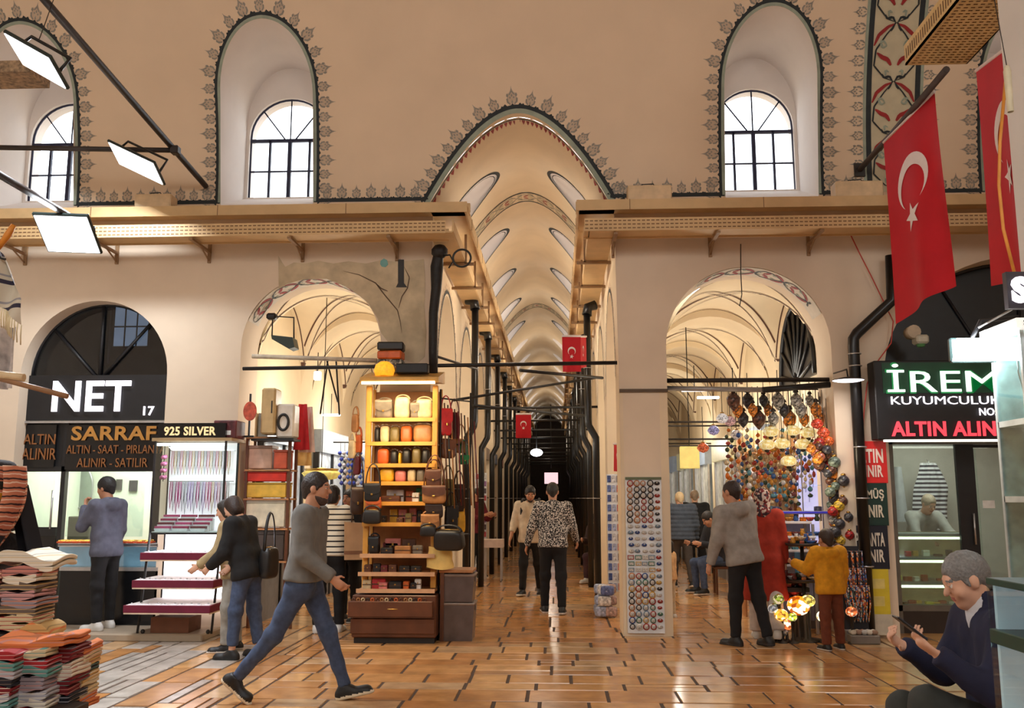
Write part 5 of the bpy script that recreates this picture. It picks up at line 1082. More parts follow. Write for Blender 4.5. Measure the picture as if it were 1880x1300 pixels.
# ornament strings
oc = [((190, 70, 60), 'red'), ((60, 100, 170), 'blue'), ((220, 200, 160), 'cream'), ((210, 150, 60), 'gold'), ((120, 60, 60), 'maroon'), ((90, 150, 170), 'turquoise'), ((220, 220, 226), 'white'), ((230, 120, 40), 'orange'), ((60, 80, 60), 'green')]
om = [M('bauble_'+n, c, .25, var=.4, scale=40) for c, n in oc]
bp = None; WORDS = ORD
for i in range(3): bar('%s thin rail under the portal bar that the bauble strings hang from' % ('front', 'middle', 'back')[i], at(1330, 716, 11.15+.12*i), at(1502, 715, 11.15+.12*i), .008, 'metal_rail', chain)
for s_ in range(24):
    x0 = 1336+s_*6.8; y0 = 790+(s_*37 % 5)*9; Y = 11.15+.12*(s_ % 3); n = 11 if s_ < 20 else 8
    tag(MB().tube([at(x0, 716, Y), at(x0+.5, y0+n*12, Y)], .003, 4).build('ornament_string', chain), '%s string of small glass baubles from the left in the lamp shop' % ORD[s_], 'string')
    for r in range(n):
        g = rg.randrange(9); p = at(x0+rg.uniform(-2.5, 2.5), y0+r*12, Y)
        if bp is None: bp = MB().lathe([(0, -.032), (.02, -.024), (.030, 0), (.02, .024), (0, .032)], n=10).build('glass_bauble', om[0]); o = bp; MB().lathe([(.006, .028), (.008, .036), (0, .04)], n=6).build('cap', brass, o); o.location = p
        else: o = dup(bp, p)
        o.scale = (rg.uniform(.7, 1.15), 1, rg.uniform(.7, 1.25)); o.material_slots[0].link = 'OBJECT'; o.material_slots[0].material = om[g]
        tag(o, '%s glass bauble, %s down the %s string in the lamp shop' % (oc[g][1], ORD[r], ORD[s_]), 'ornament', 'glass baubles on strings')
# shelves, lit showcase and table of trinkets
t = thing('glass_showcase', 'tall blue white lit glass showcase behind the globe garland', 'showcase', at(1496, 1000, 11.3)); t.location.z = .75
h_ = at(1496, 835, 11.3).z-.75
MB().bb(-.12, .12, .2, .22, 0, h_).build('back_panel', M('violet_white_panel', (206, 204, 250), .4, emit=.7, var=.2), t); MB().bb(-.13, .13, 0, .22, -.75, 0).build('base', M('grey_panel', (120, 120, 122), .5), t)
for x in (-.12, .108): MB().bb(x, x+.012, 0, .012, 0, h_).build('post', steel, t)
for z in (.3, .6, .9): MB().bb(-.12, .12, .0, .2, z, z+.008).build('shelf', glass, t)
t = thing('trinket_table', 'white tiered table of ceramics and trinkets in front of the lamp shop', 'table', (at(1450, 1060, 10.9).x, 10.95, 0)); wsh = M('white_shelf', (235, 232, 238), .5)
tz = [at(1450, y, 10.7).z for y in (1036, 1010, 985, 958)]
for i, z in enumerate(tz): mb = MB(); mb.bb(-.36+.03*i, .34-.02*i, -.25+.07*i, .3, z-.03, z, 0, .006); mb.build('tier', wsh, t)
for x in (-.30, .26):
    for y in (-.1, .25): MB().bb(x, x+.03, y, y+.03, 0, tz[-1]-.03).build('leg', steel, t)
MB().bb(-.36, .34, .27, .3, .1, tz[-1]).build('back', M('pale_blue_back', (176, 180, 214), .5), t)
kinds = []
for nm, prof, mm in (('ceramic_bowl', [(0, 0), (.025, .002), (.05, .03), (.055, .045), (.045, .04), (0, .012)], 0), ('ceramic_vase', [(0, 0), (.022, .001), (.034, .03), (.018, .06), (.024, .08), (0, .075)], 1), ('trinket_box', None, 2)):
    if prof: o = MB().lathe(prof, n=14).build(nm, om[0])
    else: o = MB().bb(-.035, .035, -.025, .025, 0, .045, 0, .006).build(nm, om[0]); MB().bb(-.037, .037, -.027, .027, .03, .034).build('seam', brass, o)
    kinds.append([o, False])
x0t = t.location.x
for i, z in enumerate(tz):
    for j in range(8):
        kk = (i+j) % 3; o, u = kinds[kk]; g = rg.randrange(9); loc = (x0t-.30+.03*i+j*.08, 10.95-.21+.07*i, z+.001)
        if u: o = dup(o, loc)
        else: kinds[kk][1] = True; o.location = loc
        o.material_slots[0].link = 'OBJECT'; o.material_slots[0].material = om[g]; tag(o, '%s %s, %s from left on the %s tier of the trinket table' % (oc[g][1], ('bowl', 'vase', 'box')[kk], ORD[j], ('lowest', 'second', 'third', 'top')[i]), ('bowl', 'vase', 'box')[kk], 'ceramics on the trinket table')
t = thing('model_ship_tray', 'long lilac tray standing on top of the trinket table', 'tray', (x0t+.14, 11.0, tz[-1]+.08), .12); MB().bb(-.42, .40, -.1, .1, 0, .035, 0, .01).build('tray', M('lilac_tray', (170, 172, 226), .35), t); MB().bb(-.40, .38, -.104, -.1, .01, .03).build('blue_strip', M('blue_strip', (60, 60, 190), .4, emit=.3), t)
for sx in (-.25, .25): MB().lathe([(.045, 0), (.045, .05), (.02, .055), (0, .055)], (sx, 0, .035), 14).build('cup', M('dark_cup', (60, 60, 90), .4), t)
for sx in (-.3, .28): MB().bb(sx-.01, sx+.01, -.01, .01, -.08, 0).build('foot', steel, t)
t = thing('ceramics_shelf', 'wooden shelf of ceramics behind the bauble strings in the right aisle', 'shelf', (2.78, 12.45, 0)); SZ = (.9, 1.2, 1.5, 1.8, 2.1)
MB().bb(-.36, .36, .10, .12, .3, 2.4).build('back', M('warm_back_board', (206, 176, 126), .7), t)
for x in (-.37, .35): MB().bb(x, x+.02, -.1, .12, 0, 2.4).build('side', wood_t, t)
for z in SZ: MB().bb(-.35, .35, -.1, .10, z-.02, z).build('shelf', wood_t, t)
for i, z in enumerate(SZ):
    for j in range(8):
        kk = (i*2+j) % 3; g = rg.randrange(9); o = dup(kinds[kk][0], (2.78-.30+j*.085, 12.43, z+.001), scale=1.25); o.material_slots[0].material = om[g]; tag(o, '%s %s, %s from left on the %s shelf behind the bauble strings' % (oc[g][1], ('bowl', 'vase', 'box')[kk], ORD[j], ('lowest', 'second', 'third', 'fourth', 'top')[i]), ('bowl', 'vase', 'box')[kk], 'ceramics behind the bauble strings')
# carousel of trinkets, necklace rack, lit lamps on the floor
t = thing('trinket_carousel', 'round two tier stand heaped with small trinkets left of the boy', 'display stand', (at(1482, 1165, 10.3).x, 10.35, 0))
zc_ = at(1482, 1000, 10.35).z
MB().lathe([(.16, 0), (.16, .02), (.02, .03), (.02, zc_), (.0, zc_)], n=16).build('pole_and_foot', chain, t)
for z, r_ in ((zc_, .17), (zc_-.38, .16)): MB().lathe([(0, -.012), (r_, -.012), (r_+.01, .02), (r_-.01, .004), (0, 0)], (0, 0, z), 18).build('dish', M('dark_dish', (52, 40, 34), .5), t)
i = 0
for z, n_ in ((zc_, 14), (zc_-.38, 14)):
    for j in range(n_):
        a = 2*PI*j/7; r_ = .12 if j < 7 else .055; g = rg.randrange(9); o, u = kinds[(j+i) % 3]; o = dup(o, (t.location.x+r_*math.cos(a), t.location.y+r_*math.sin(a), z+(.005 if j < 7 else .045)), a, scale=.9); o.material_slots[0].material = om[g]; tag(o, '%s trinket heaped on the %s dish of the round stand' % (oc[g][1], 'upper' if z == zc_ else 'lower'), 'trinket', 'trinkets on the round stand'); 
t = thing('necklace_rack', 'dark leaning rack of bead necklaces right of the boy', 'rack', (at(1574, 1160, 10.35).x, 10.36, 0)); zt_ = at(1562, 1003, 10.35).z
MB().prism([(-.12, .12), (.13, .12), (.06, zt_), (-.12, zt_)], 0, .04).build('board', M('dark_rack_board', (34, 34, 42), .6), t); MB().bb(-.13, .15, -.05, .12, 0, .12, 0, .01).build('foot', M('grey_panel', (120, 120, 122), .5), t)
for j in range(14):
    g = rg.randrange(9); L = rg.uniform(.35, .8); x = -.10+.05*(j % 4)+.006*j; z = zt_-.05-.09*(j//4)*2; L = min(L, z-.2); o = MB().tube([(-.02, 0, 0), (-.028, -.01, -L*.5), (0, -.012, -L), (.028, -.01, -L*.5), (.02, 0, 0)], .010, 5, closed=True).build('bead_necklace', vormat('beads_%d' % j, [oc[g][0], (210, 206, 200), (40, 40, 50), oc[(g+3) % 9][0]], 60)); o.location = (t.location.x+x, 10.345-.008*(j % 3), z); tag(o, '%s bead necklace, %s from left, %s of the dark rack' % (oc[g][1], ORD[j % 4], ('the top row', 'row two', 'row three', 'the bottom row')[j//4]), 'necklace', 'necklaces on the dark rack')
fl_ = [(1466, 1112, .12, (240, 110, 20), 'big orange', 1.6), (1482, 1103, .075, (226, 196, 90), 'yellow', 1.2), (1432, 1128, .075, (230, 150, 50), 'amber', 1.2), (1444, 1146, .07, (240, 120, 60), 'orange white', 1.4), (1510, 1131, .07, (255, 220, 150), 'bright cream', 2.2), (1452, 1132, .05, (190, 210, 60), 'lime', 1.0), (1420, 1118, .06, (206, 214, 226), 'silver', .3), (1428, 1100, .06, (150, 170, 60), 'green', .5), (1560, 1122, .06, (226, 110, 60), 'coral', .8), (1437, 1166, .06, (180, 180, 184), 'unlit white', 0)]
for i, (a, b, r_, c, nm, e) in enumerate(fl_):
    p = at(a, b, 10.25); t = thing('table_lamp', '%s mosaic table lamp on the floor before the lamp shop' % nm, 'lamp', (p.x, 10.25-.03*(i % 3), 0), 0, 'mosaic lamps on the floor')
    zc_2 = max(p.z, r_+.05); MB().ball((0, 0, zc_2), (r_, r_, r_*.85), 16).build('globe', vormat('lit_'+nm.replace(' ', '_'), [c, tuple(min(255, int(q*1.25)) for q in c), tuple(int(q*.6) for q in c), (250, 236, 200)], 26/r_*.1, .3, e), t)
    MB().lathe([(.06, 0), (.055, .012), (.018, .03), (.014, zc_2*.5), (.022, zc_2-r_*.8), (.03, zc_2-r_*.7)], n=12).build('base', chain, t)
    MB().lathe([(.02, zc_2+r_*.8), (.012, zc_2+r_*.95), (0, zc_2+r_)], n=8).build('finial', brass, t)
for i in range(26):
    a, b = 1405+(i % 9)*9+rg.uniform(-3, 3), 1062+(i//9)*16; p = at(a, b, 10.5); g = rg.randrange(9); o = dup(kinds[i % 3][0], (p.x, 10.52+.05*(i % 2), p.z), rg.uniform(0, 3), scale=1.1); o.material_slots[0].material = om[rg.choice((0, 4, 8, 3, 4))]; tag(o, 'small dark pot, %s from left in the %s row of the low step shelf' % (ORD[i % 9], ('top', 'middle', 'lowest')[i//9]), 'pot', 'pots on the low step shelf')
t = thing('step_shelf', 'low dark step shelf of pots behind the man in the grey hoodie', 'shelf', (at(1440, 1160, 10.5).x, 10.5, 0))
for i in range(3): z = at(1440, 1062+16*i, 10.5).z; MB().bb(-.28, .28, -.04, .14, z-.05, z-.002).build('step', M('dark_rack_board', (34, 34, 42), .6), t)
for x in (-.27, .25): MB().bb(x, x+.02, .08, .12, 0, at(1440, 1062, 10.5).z-.05).build('side', black, t)
t = thing('stone_crate', 'low crate of pale stones at the foot of the dark necklace rack', 'crate', (at(1588, 1165, 10.15).x, 10.2, 0)); MB().bb(-.15, .15, -.08, .08, 0, .09, 0, .01).build('crate', M('grey_crate', (120, 112, 104), .6), t)
for i in range(10): o = MB().ball((0, 0, 0), (.035, .03, .028), 8).build('stone', M('pale_stone_%d' % (i % 3), ((206, 196, 180), (150, 120, 100), (180, 176, 170))[i % 3], .7)); o.location = (t.location.x-.11+.055*(i % 5), 10.17+.06*(i//5), .115); tag(o, '%s pale stone, %s in the %s row of the low crate' % (('cream', 'brown', 'grey')[i % 3], ORD[i % 5], ('front', 'back')[i//5]), 'stone', 'stones in the low crate')
t = thing('blue_pennant', 'narrow blue board standing behind the round trinket stand', 'board', (at(1468, 1100, 10.6).x, 10.62, 0)); MB().bb(-.03, .03, 0, .02, .35, at(1468, 1014, 10.6).z, 0, .004).build('panel', M('steel_blue', (80, 120, 150), .5), t); MB().bb(-.06, .06, -.04, .06, 0, .35).build('stand', chain, t)
lamp('lamp_shop_glow', 'POINT', (2.75, 10.35, 1.75), 7, (1, .82, .55), .12)
# right aisle: shop windows and signs
for k in range(1, 6):
    y0 = pier_y(k)+.75; y1 = pier_y(k+1)-.1; L = y1-y0; t = thing('aisle_shopfront', 'lit shop window %s along the right aisle' % ORD[k-1], 'shop front', (3.18, (y0+y1)/2, 0))
    MB().bb(-.05, .02, -L/2, L/2, 0, .5).build('kick_panel', M('grey_panel', (120, 120, 122), .5), t); MB().bb(-.03, .02, -L/2, L/2, .5, 2.2).build('window', M('pale_window2', (190, 186, 170), .3, emit=.35, var=.4, scale=6), t); MB().bb(-.12, .02, -L/2, L/2, 2.2, 2.6).build('fascia', M('cream_fascia', ((220, 214, 170), (150, 162, 176))[k % 2], .4, emit=.2), t)
    for f in (-.5, 0, .5): MB().bb(-.07, .02, f*L-.03*(0 if f < 0 else 1), f*L+.03, 0, 2.2).build('mullion', steel, t)
for i, (y_, z_) in enumerate(((13.6, 2.6), (13.6, 2.35), (16.3, 2.75), (16.3, 2.4), (19, 2.6))): bar('thin black bar across the right aisle, %s counted from the lamps' % ORD[i], (1.275, y_, z_), (3.19, y_, z_), .014)
t = thing('hanging_sign', 'yellow lit hanging sign in the right aisle beyond the portal', 'sign', at(1266, 840, 14.5)); MB().box((0, 0, 0), (.30, .05, .34), 0, .01).build('panel', M('yellow_lit_sign', (222, 206, 120), .5, emit=.5), t); MB().tube([(0, 0, .17), (0, 0, 4.26-t.location.z)], .008, 5).build('rod', black, t)
for i in range(2):
    t = thing('aisle_tube_lamp', 'white tube light %s in the right aisle' % ('just behind the portal bar', 'further down')[i], 'lamp', at((1275, 1300)[i], (716, 730)[i], (11.3, 13.5)[i])); MB().box((0, 0, 0), (.32, .06, .035), 0, .01).build('diffuser', M('white_tube', (255, 250, 255), .4, emit=4, var=0), t); MB().tube([(0, 0, .02), (0, 0, .3)], .006, 5).build('rod', black, t)
# ================================================================ CORRIDOR FITTINGS
pipe_m = M('black_pipe', (20, 20, 22), .3)
for k in range(1, 12):
    yc = pier_y(k)+.3
    for s_, xu, xl in ((-1, -1.20, -1.31), (1, .47, .58)):
        t = thing('downpipe', 'black downpipe on the %s %s pier of the corridor' % (ORD[k], 'left' if s_ < 0 else 'right'), 'pipe', (xl, yc, 0), 0, 'corridor downpipes'); zt_ = 4.3 if s_ < 0 else 4.2
        jog = 2.55; x = xu-xl
        MB().tube([(x, 0, zt_), (x, 0, jog+.08), (x-.01*s_*-1, 0, jog), (0, 0, jog-.18), (0, 0, jog-.26), (0, 0, .005)], .052, 10).build('pipe', pipe_m, t); MB().tube([(x, 0, zt_), (x+s_*.02, .02, zt_+.12), (x+s_*.13, .05, zt_+.16)], .075, 10).build('funnel', pipe_m, t)
        for z in (3.4, 1.5): MB().tube([((x if z > jog else 0)+.058*math.cos(a), .058*math.sin(a), z) for a in [PI*i/6 for i in range(12)]], .006, 5, closed=True).build('clamp', steel, t)
for k in range(2, 13): y = pier_y(k)+.12; z = 3.05-.0*k; bar('thin black tie bar across the corridor at its %s pier' % ORD[k], (-1.44, y, z), (.72, y, z+.02), .022, 'tie_bar', black)
bar('long black bar across the left portal and corridor mouth', (at(446, 677, 10.5).x, 10.5, at(446, 677, 10.5).z), at(1133, 666, 10.5), .022, 'tie_bar', black)
bar('whitish tube lying across the left portal above the black bar', at(463, 654, 10.55), at(692, 662, 10.55), .026, 'white_tube_rail', M('dirty_white_paint', (200, 188, 168), .6, var=.2))
bar('rusty bar slanting from the left pier behind the black bar', at(800, 654, 10.7), at(876, 678, 12.9), .016)
bar('slanting black bar crossing the corridor from lower left to right', at(832, 735, 12.0), at(1098, 693, 13.4), .018, 'tie_bar', black)
bar('black bar from the corridor middle to the right pier', at(955, 680, 11.2), at(1106, 694, 12.4), .02, 'tie_bar', black)
bar('lower black bar sloping down to the right in the corridor', at(868, 744, 13.4), at(1078, 764, 15.2), .02, 'tie_bar', black)
# props under the left portal bar
for i, (a, b, c_, d_) in enumerate(((602, 660, 588, 760), (600, 662, 620, 738), (617, 660, 623, 762))): bar('thin black prop, %s of three hanging under the left portal bar' % ORD[i], at(a, b, 10.6), at(c_, d_, 10.9), .010, 'iron_prop', black)
tag(MB().tube([(.1*math.cos(a), 0, .1*math.sin(a)) for a in [PI*i/14 for i in range(28)]], .012, 6, closed=True).build('cable_coil', black), 'black coiled ring of cable by the left corridor tray', 'cable').location = at(848, 474, 10.05)
t = thing('black_hose', 'thick black cable bundle running down the edge of the left pier', 'cable', (-1.45, 10.5, 3)); mb = WB(t)
mb.tube([at(818, 462, 10.45), at(806, 462, 10.45), at(802, 490, 10.45), at(801, 530, 10.45), at(796, 575, 10.45), at(795, 640, 10.45), at(796, 690, 10.45)], [.05, .06, .075, .06, .055, .05, .05], 10); mb.build('sleeve', M('black_wrap', (24, 22, 22), .6, var=.3, scale=20, bump=.5), t)
mb = WB(t); mb.ball(at(807, 462, 10.42), (.10, .08, .09), 10); mb.build('knot', M('black_wrap', (24, 22, 22), .6, var=.3, scale=20, bump=.5), t); mb = WB(t); mb.tube([at(812, 470, 10.4), at(826, 468, 10.35), at(832, 480, 10.35), at(824, 492, 10.4)], .010, 6); mb.build('loose_loop', black, t)
t = thing('ceiling_lamp', 'round white glowing lamp hanging far down the corridor', 'lamp', at(985, 831, 24)); MB().ball((0, 0, 0), (.16, .16, .10), 14).build('globe', M('white_globe', (250, 252, 255), .4, emit=6, var=0), t); MB().tube([(0, 0, .08), (0, 0, 1.2)], .012, 6).build('rod', black, t)
# dark shop displays between the far piers
for k in range(3, 12):
    for s_, x in ((-1, -1.78), (1, 1.0)):
        c = ((60, 46, 40), (90, 70, 56), (46, 44, 50), (110, 84, 60))[(k+(s_ > 0)) % 4]; t = thing('shop_display', 'dark goods display filling the %s %s bay of the corridor' % (ORD[k], 'left' if s_ < 0 else 'right'), 'shop display', (x, pier_y(k)+1.65, 0)); MB().bb(-.2, .2, -.95, .95, 0, 1.9 if k % 2 else 2.3, 0, .02).build('cabinet', M('display_%d' % ((k+(s_ > 0)) % 4), c, .5, var=.6, scale=8), t)
        for q in range(3): MB().bb(-.24 if s_ > 0 else .18, -.18 if s_ > 0 else .24, -.95, .95, .5+.5*q, .53+.5*q).build('ledge', wood_b, t)
        MB().bb(-.26, .26, -.98, .98, 2.35, 2.6).build('fascia', M('fascia_%d' % (k % 3), ((150, 130, 110), (70, 80, 100), (120, 60, 50))[k % 3], .5), t)
t = thing('lit_sign', 'pale pink lit sign at the far end of the corridor', 'sign', (at(1012, 878, 38).x, 38, at(1012, 878, 38).z)); MB().box((0, 0, 0), (.55, .1, .45)).build('panel', M('pink_lit', (240, 200, 206), .5, emit=1.2), t); MB().tube([(0, 0, .4), (0, 0, 3)], .02, 5).build('rod', black, t)
# ================================================================ FLAGS
flag_red = M('flag_red', (196, 16, 36), .75, var=.06, scale=3); flag_white = M('flag_white', (236, 226, 226), .75, var=.03)
def flag(lab, A, B, drop, folds=.03, tail=(0, 0), cen=.33, G=None, cat='flag', name='hanging_flag', fph=0.0):
    """cloth hanging from the line A-B (hoist on top); crescent and star painted on both faces"""
    A = Vector(A); B = Vector(B); W = (B-A).length; u = (B-A)/W; n = u.cross(Vector((0, 0, 1))).normalized(); L = drop
    t = thing(name, lab, cat, A)
    def P(s, d, off=0):
        f = d/L; w_ = folds*(math.sin(5*s/W*1.6+fph+1.5*f)*f+.5*math.sin(11*s/W+2*f+fph)*f)
        return u*s*(1-.06*f*math.sin(PI*s/W)*0)+Vector((0, 0, -d-(tail[0]+(tail[1]-tail[0])*s/W)*f))+n*(w_+off)
    MB().grid(lambda a, b: P(a*W, b*L), 24, 40).build('cloth', flag_red, t, fix=False)
    G = G or W; cy = cen*L; ro, ri = .27*G, .216*G; ox = .068*G
    out = [(W*.5+ro*math.sin(a), cy-ro*math.cos(a)) for a in [0]]
    # crescent opens downwards (towards the fly)
    th0 = math.acos(max(-1, min(1, (ro*ro+ox*ox-ri*ri)/(2*ro*ox))))
    pts = [(W*.5+ro*math.sin(a), cy+ro*math.cos(a)) for a in [th0+(2*PI-2*th0)*i/30 for i in range(31)]]
    ti = math.atan2(ro*math.sin(th0), ro*math.cos(th0)-ox)
    pts += [(W*.5+ri*math.sin(a), cy+ox+ri*math.cos(a)) for a in [2*PI-ti-(2*PI-2*ti)*i/30 for i in range(1, 30)]]
    rs = .15*G; sy = cy+.36*G
    star = [(W*.5+(rs if i % 2 == 0 else rs*.40)*math.sin(PI*i/5+.2), sy-(rs if i % 2 == 0 else rs*.40)*math.cos(PI*i/5+.2)) for i in range(10)]
    for nm, poly in (('crescent', pts), ('star', star)):
        mb = MB()
        for off in (-.006, .006): sheet(mb, poly, [], max(.02, G*.04), lambda s, d, off=off: P(s, d, off))
        mb.build(nm, flag_white, t, fix=False)
    mb = MB(); mb.tube([P(0, 0), P(W, 0)], .014, 8); mb.build('white_sleeve', flag_white, t); return t
pA = at(1622, 262, 9.55); pB = at(1716, 168, 8.62)
flag('big red crescent flag hanging from the dark pole beside the vine band', pB, pA, 1.92, .05, (0, .04), .34, 1.0)
t = thing('flag_pole', 'dark pole reaching out from the wall above the big flag', 'pole', at(1580, 312, 10.55)); mb = WB(t); mb.tube([at(1578, 312, 10.57), at(1640, 243, 9.5), at(1738, 127, 8.15)], .032, 8); mb.build('pole', M('weathered_pole', (74, 64, 62), .6, var=.2), t); mb = WB(t); mb.box(at(1578, 312, 10.57), (.12, .03, .16)); mb.build('wall_plate', iron, t)
flag('second red flag partly behind the white pier at the right edge', at(1884, 60, 6.45), at(1792, 130, 7.45), 1.78, .05, (0, .06), .36, .95, fph=1)
flag('small red flag hanging under the corridor bars at right', at(1032, 617, 11.6), at(1066, 617, 11.7), .46, .01, cen=.42, G=.20)
flag('small red flag hanging beside the first one in the corridor', at(1064, 618, 11.9), at(1076, 618, 12.5), .42, .01, cen=.42, G=.2)
flag('small red flag hanging deeper in the corridor middle', at(947, 760, 14.6), at(975, 760, 14.6), .38, .01, cen=.42, G=.18)
flag('narrow red flag on the inner side of the right front pier', at(1127, 815, 11.7), at(1141, 815, 11.3), .34, .005, cen=.45, G=.2)
# ================================================================ FOREGROUND LEFT: poles, floodlights, textiles
pm = M('dark_brown_pole', (44, 36, 34), .5, var=.2)
t = thing('lamp_pole', 'long dark pole slanting up from the wall ledge at upper left', 'pole', at(378, 342, 10.5)); mb = WB(t); mb.tube([at(378, 342, 10.55), at(80, -2, 7.1), at(20, -70, 6.5)], .034, 8); mb.build('pole', pm, t)
t = thing('lamp_pole', 'horizontal dark pole joining the slanting pole at upper left', 'pole', at(322, 275, 9.6)); mb = WB(t); mb.tube([at(324, 276, 9.62), at(-60, 270, 9.62)], .030, 8); mb.build('pole', pm, t); mb = WB(t); mb.box(at(322, 276, 9.6), (.09, .1, .09), 0, .01); mb.build('clamp', pm, t)
t = thing('lamp_pole', 'lower dark pole carrying the square floodlight at left', 'pole', at(135, 400, 7.4)); mb = WB(t); mb.tube([at(140, 404, 7.4), at(-30, 304, 6.1)], .028, 8); mb.build('pole', pm, t)
led = M('led_panel_white', (250, 252, 255), .4, emit=7, var=0)
def flood(lab, c, wd, ht, rot, bracket):
    t = thing('floodlight', lab, 'lamp', c); R_ = Matrix.Rotation(rot[2], 4, 'Z') @ Matrix.Rotation(rot[0], 4, 'X') @ Matrix.Rotation(rot[1], 4, 'Y')
    def B(): mb = MB(); mb.X = R_; return mb
    mb = B(); mb.box((0, 0, .012), (wd, ht, .03), 0, .008); mb.box((0, 0, .045), (wd*.5, ht*.45, .05), 0, .01); mb.build('housing', M('dark_green_housing', (30, 42, 40), .4, .2), t)
    mb = B(); mb.box((0, 0, -.005), (wd*.93, ht*.91, .006)); mb.build('led_panel', led, t)
    mb = B(); mb.tube([(-wd*.46, 0, .02), (-wd*.42, .0, bracket), (wd*.42, 0, bracket), (wd*.46, 0, .02)], .014, 6); mb.build('yoke', black, t)
    o = lamp('flood_beam', 'AREA', Vector(c)+R_.to_3x3() @ Vector((0, 0, -.02)), 120, COOL, wd*.85, None, ht*.8); o.rotation_euler = R_.to_euler()
    return t
flood('floodlight hanging at the top left corner', at(66, 112, 6.4), .46, .36, (math.radians(-16), math.radians(32), .1), .16)
flood('floodlight hanging under the horizontal pole at upper left', at(250, 300, 9.4), .62, .40, (math.radians(-18), math.radians(28), .1), .20)
flood('square floodlight on the lower pole at left facing the viewer', at(124, 430, 7.3), .46, .42, (math.radians(-34), math.radians(2), .1), .10)
tag(MB().tube([at(98, 0, 7.2), at(84, 40, 7.0), at(72, 72, 6.5)], .004, 5).build('support_wire', iron), 'thin wire from the slanting pole to the corner floodlight', 'wire')
t = thing('tray_end', 'end of a perforated brown tray at the left edge under the corner floodlight', 'cable tray', at(10, 138, 7.2)); MB().bb(-1.2, .30, -.16, .16, -.05, .05).build('tray', M('brown_tray', (150, 122, 92), .6, var=.4, scale=30), t)
# folded textiles: shelves of piles
TC = [((214, 196, 160), 'cream'), ((196, 130, 120), 'dusty pink'), ((150, 140, 150), 'grey lilac'), ((120, 26, 36), 'wine red'), ((30, 32, 44), 'navy black'), ((206, 170, 110), 'mustard'), ((170, 40, 46), 'red'), ((96, 150, 146), 'teal'), ((176, 176, 186), 'silver grey'), ((216, 124, 70), 'orange'), ((110, 96, 86), 'taupe'), ((60, 50, 60), 'plum'), ((228, 220, 204), 'ivory'), ((200, 150, 150), 'rose')]
def textile(lab, c, c2, w_, d_, h_, loc, rz, group, wav=.01, name='folded_shawl'):
    t = thing(name, lab, 'shawl', loc, rz, group); ph = rg.uniform(0, 6)
    m1 = bandmat('woven_%d_%d' % (c, c2), [(0, TC[c][0]), (.55, TC[c2][0]), (.72, TC[c][0]), (.9, tuple(int(q*.8) for q in TC[c][0]))], h_*.5, 'Z', .9, .004, 12)
    for k in range(2):
        mb = MB(); z0 = h_*.5*k
        def f(u, v):
            A = 2*PI*v; cx, cz = math.cos(A), math.sin(A); p = .35; xx = math.copysign(abs(cx)**p, cx); zz = math.copysign(abs(cz)**p, cz); y = (u-.5)*d_
            return (xx*w_*.5*(1+.02*math.sin(7*u+ph)), y, z0+h_*.25+zz*h_*.25+wav*math.sin(5*u+ph+2*xx)*.6+wav*math.sin(3*xx+ph))
        mb.grid(f, 10, 28); n0 = len(mb.v)
        for e, s_ in ((0, 1), (10, -1)): mb.f.append([e*29+i for i in range(28)][::s_]); mb.m.append(0); mb.s.append(False)
        mb.build('fold', m1, t, fix=True)
    return t
def pile(px_, y_top, y_bot, n, wpx, Y, rz, group, where, d_=.22, cset=None):
    px_ -= 26; a = at(px_, y_bot, Y); b = at(px_, y_top, Y); H = b.z-a.z; h_ = H/n; s_ = 1700/Y/.985
    for i in range(n):
        c = (cset or range(14))[rg.randrange(len(cset or range(14)))]; c2 = rg.randrange(14)
        nm = ORD[n-1-i] if n-1-i < 20 else 'lowest'
        textile('%s shawl, %s down %s' % (TC[c][1], nm, where), c, c2, wpx/s_*rg.uniform(.96, 1.03), d_, h_*1.0, (a.x+rg.uniform(-.008, .008), Y+d_/2, a.z+h_*i+.002*i*0), rz+rg.uniform(-.03, .03), group, .006)
YT = 4.6
upper = (0, 1, 2, 12, 13, 8, 10, 0, 12)
def shelf_board(lab, x0, x1, ytop, Y, d_=.45):
    a = at(x0, ytop, Y); b = at(x1, ytop, Y); t = thing('textile_shelf', lab, 'shelf', ((a.x+b.x)/2, Y+d_/2, a.z)); L = b.x-a.x
    MB().bb(-L/2, L/2, -d_/2-.02, d_/2, -.035, -.004, 0, .004).build('board', M('dark_shelf_board', (48, 40, 38), .6), t)
    for x in (-L/2+.03, L/2-.05): MB().bb(x, x+.03, d_/2-.06, d_/2-.02, -a.z, -.035).build('post', M('dark_shelf_board', (48, 40, 38), .6), t)
    return t
shelf_board('upper dark shelf board under the left foreground shawl piles', -70, 56, 1162, YT, .28)
pile(52, 1042, 1160, 8, 66, YT, .06, 'shawls on the upper left shelf', 'the right pile of the upper left shelf', cset=upper)
pile(-14, 1050, 1160, 8, 62, YT, .05, 'shawls on the upper left shelf', 'the left pile of the upper left shelf', cset=(0, 5, 1, 2, 10, 13))
lowc = (3, 4, 6, 8, 0, 2, 11, 12, 9, 7, 10)
for lab, x, yt, yb, n, w_, Y, cs in (('the third pile of the lower left shelf', 122, 1188, 1308, 8, 46, 4.3, (3, 4, 8, 10, 4, 12, 3)), ('the rightmost pile of the lower left shelf', 156, 1186, 1308, 9, 24, 4.45, (4, 10, 5, 9, 0, 4)), ('the second pile of the lower left shelf', 68, 1196, 1316, 8, 62, 4.15, lowc), ('the leftmost pile of the lower left shelf', 2, 1200, 1322, 8, 66, 4.05, (7, 4, 6, 9, 8, 3, 1))):
    pile(x, yt, yb, n, w_, Y, .10, 'shawls on the lower left shelf', lab, cset=cs)
shelf_board('lower dark shelf board carrying the front shawl piles at left', -80, 100, 1312, 4.05, .3)
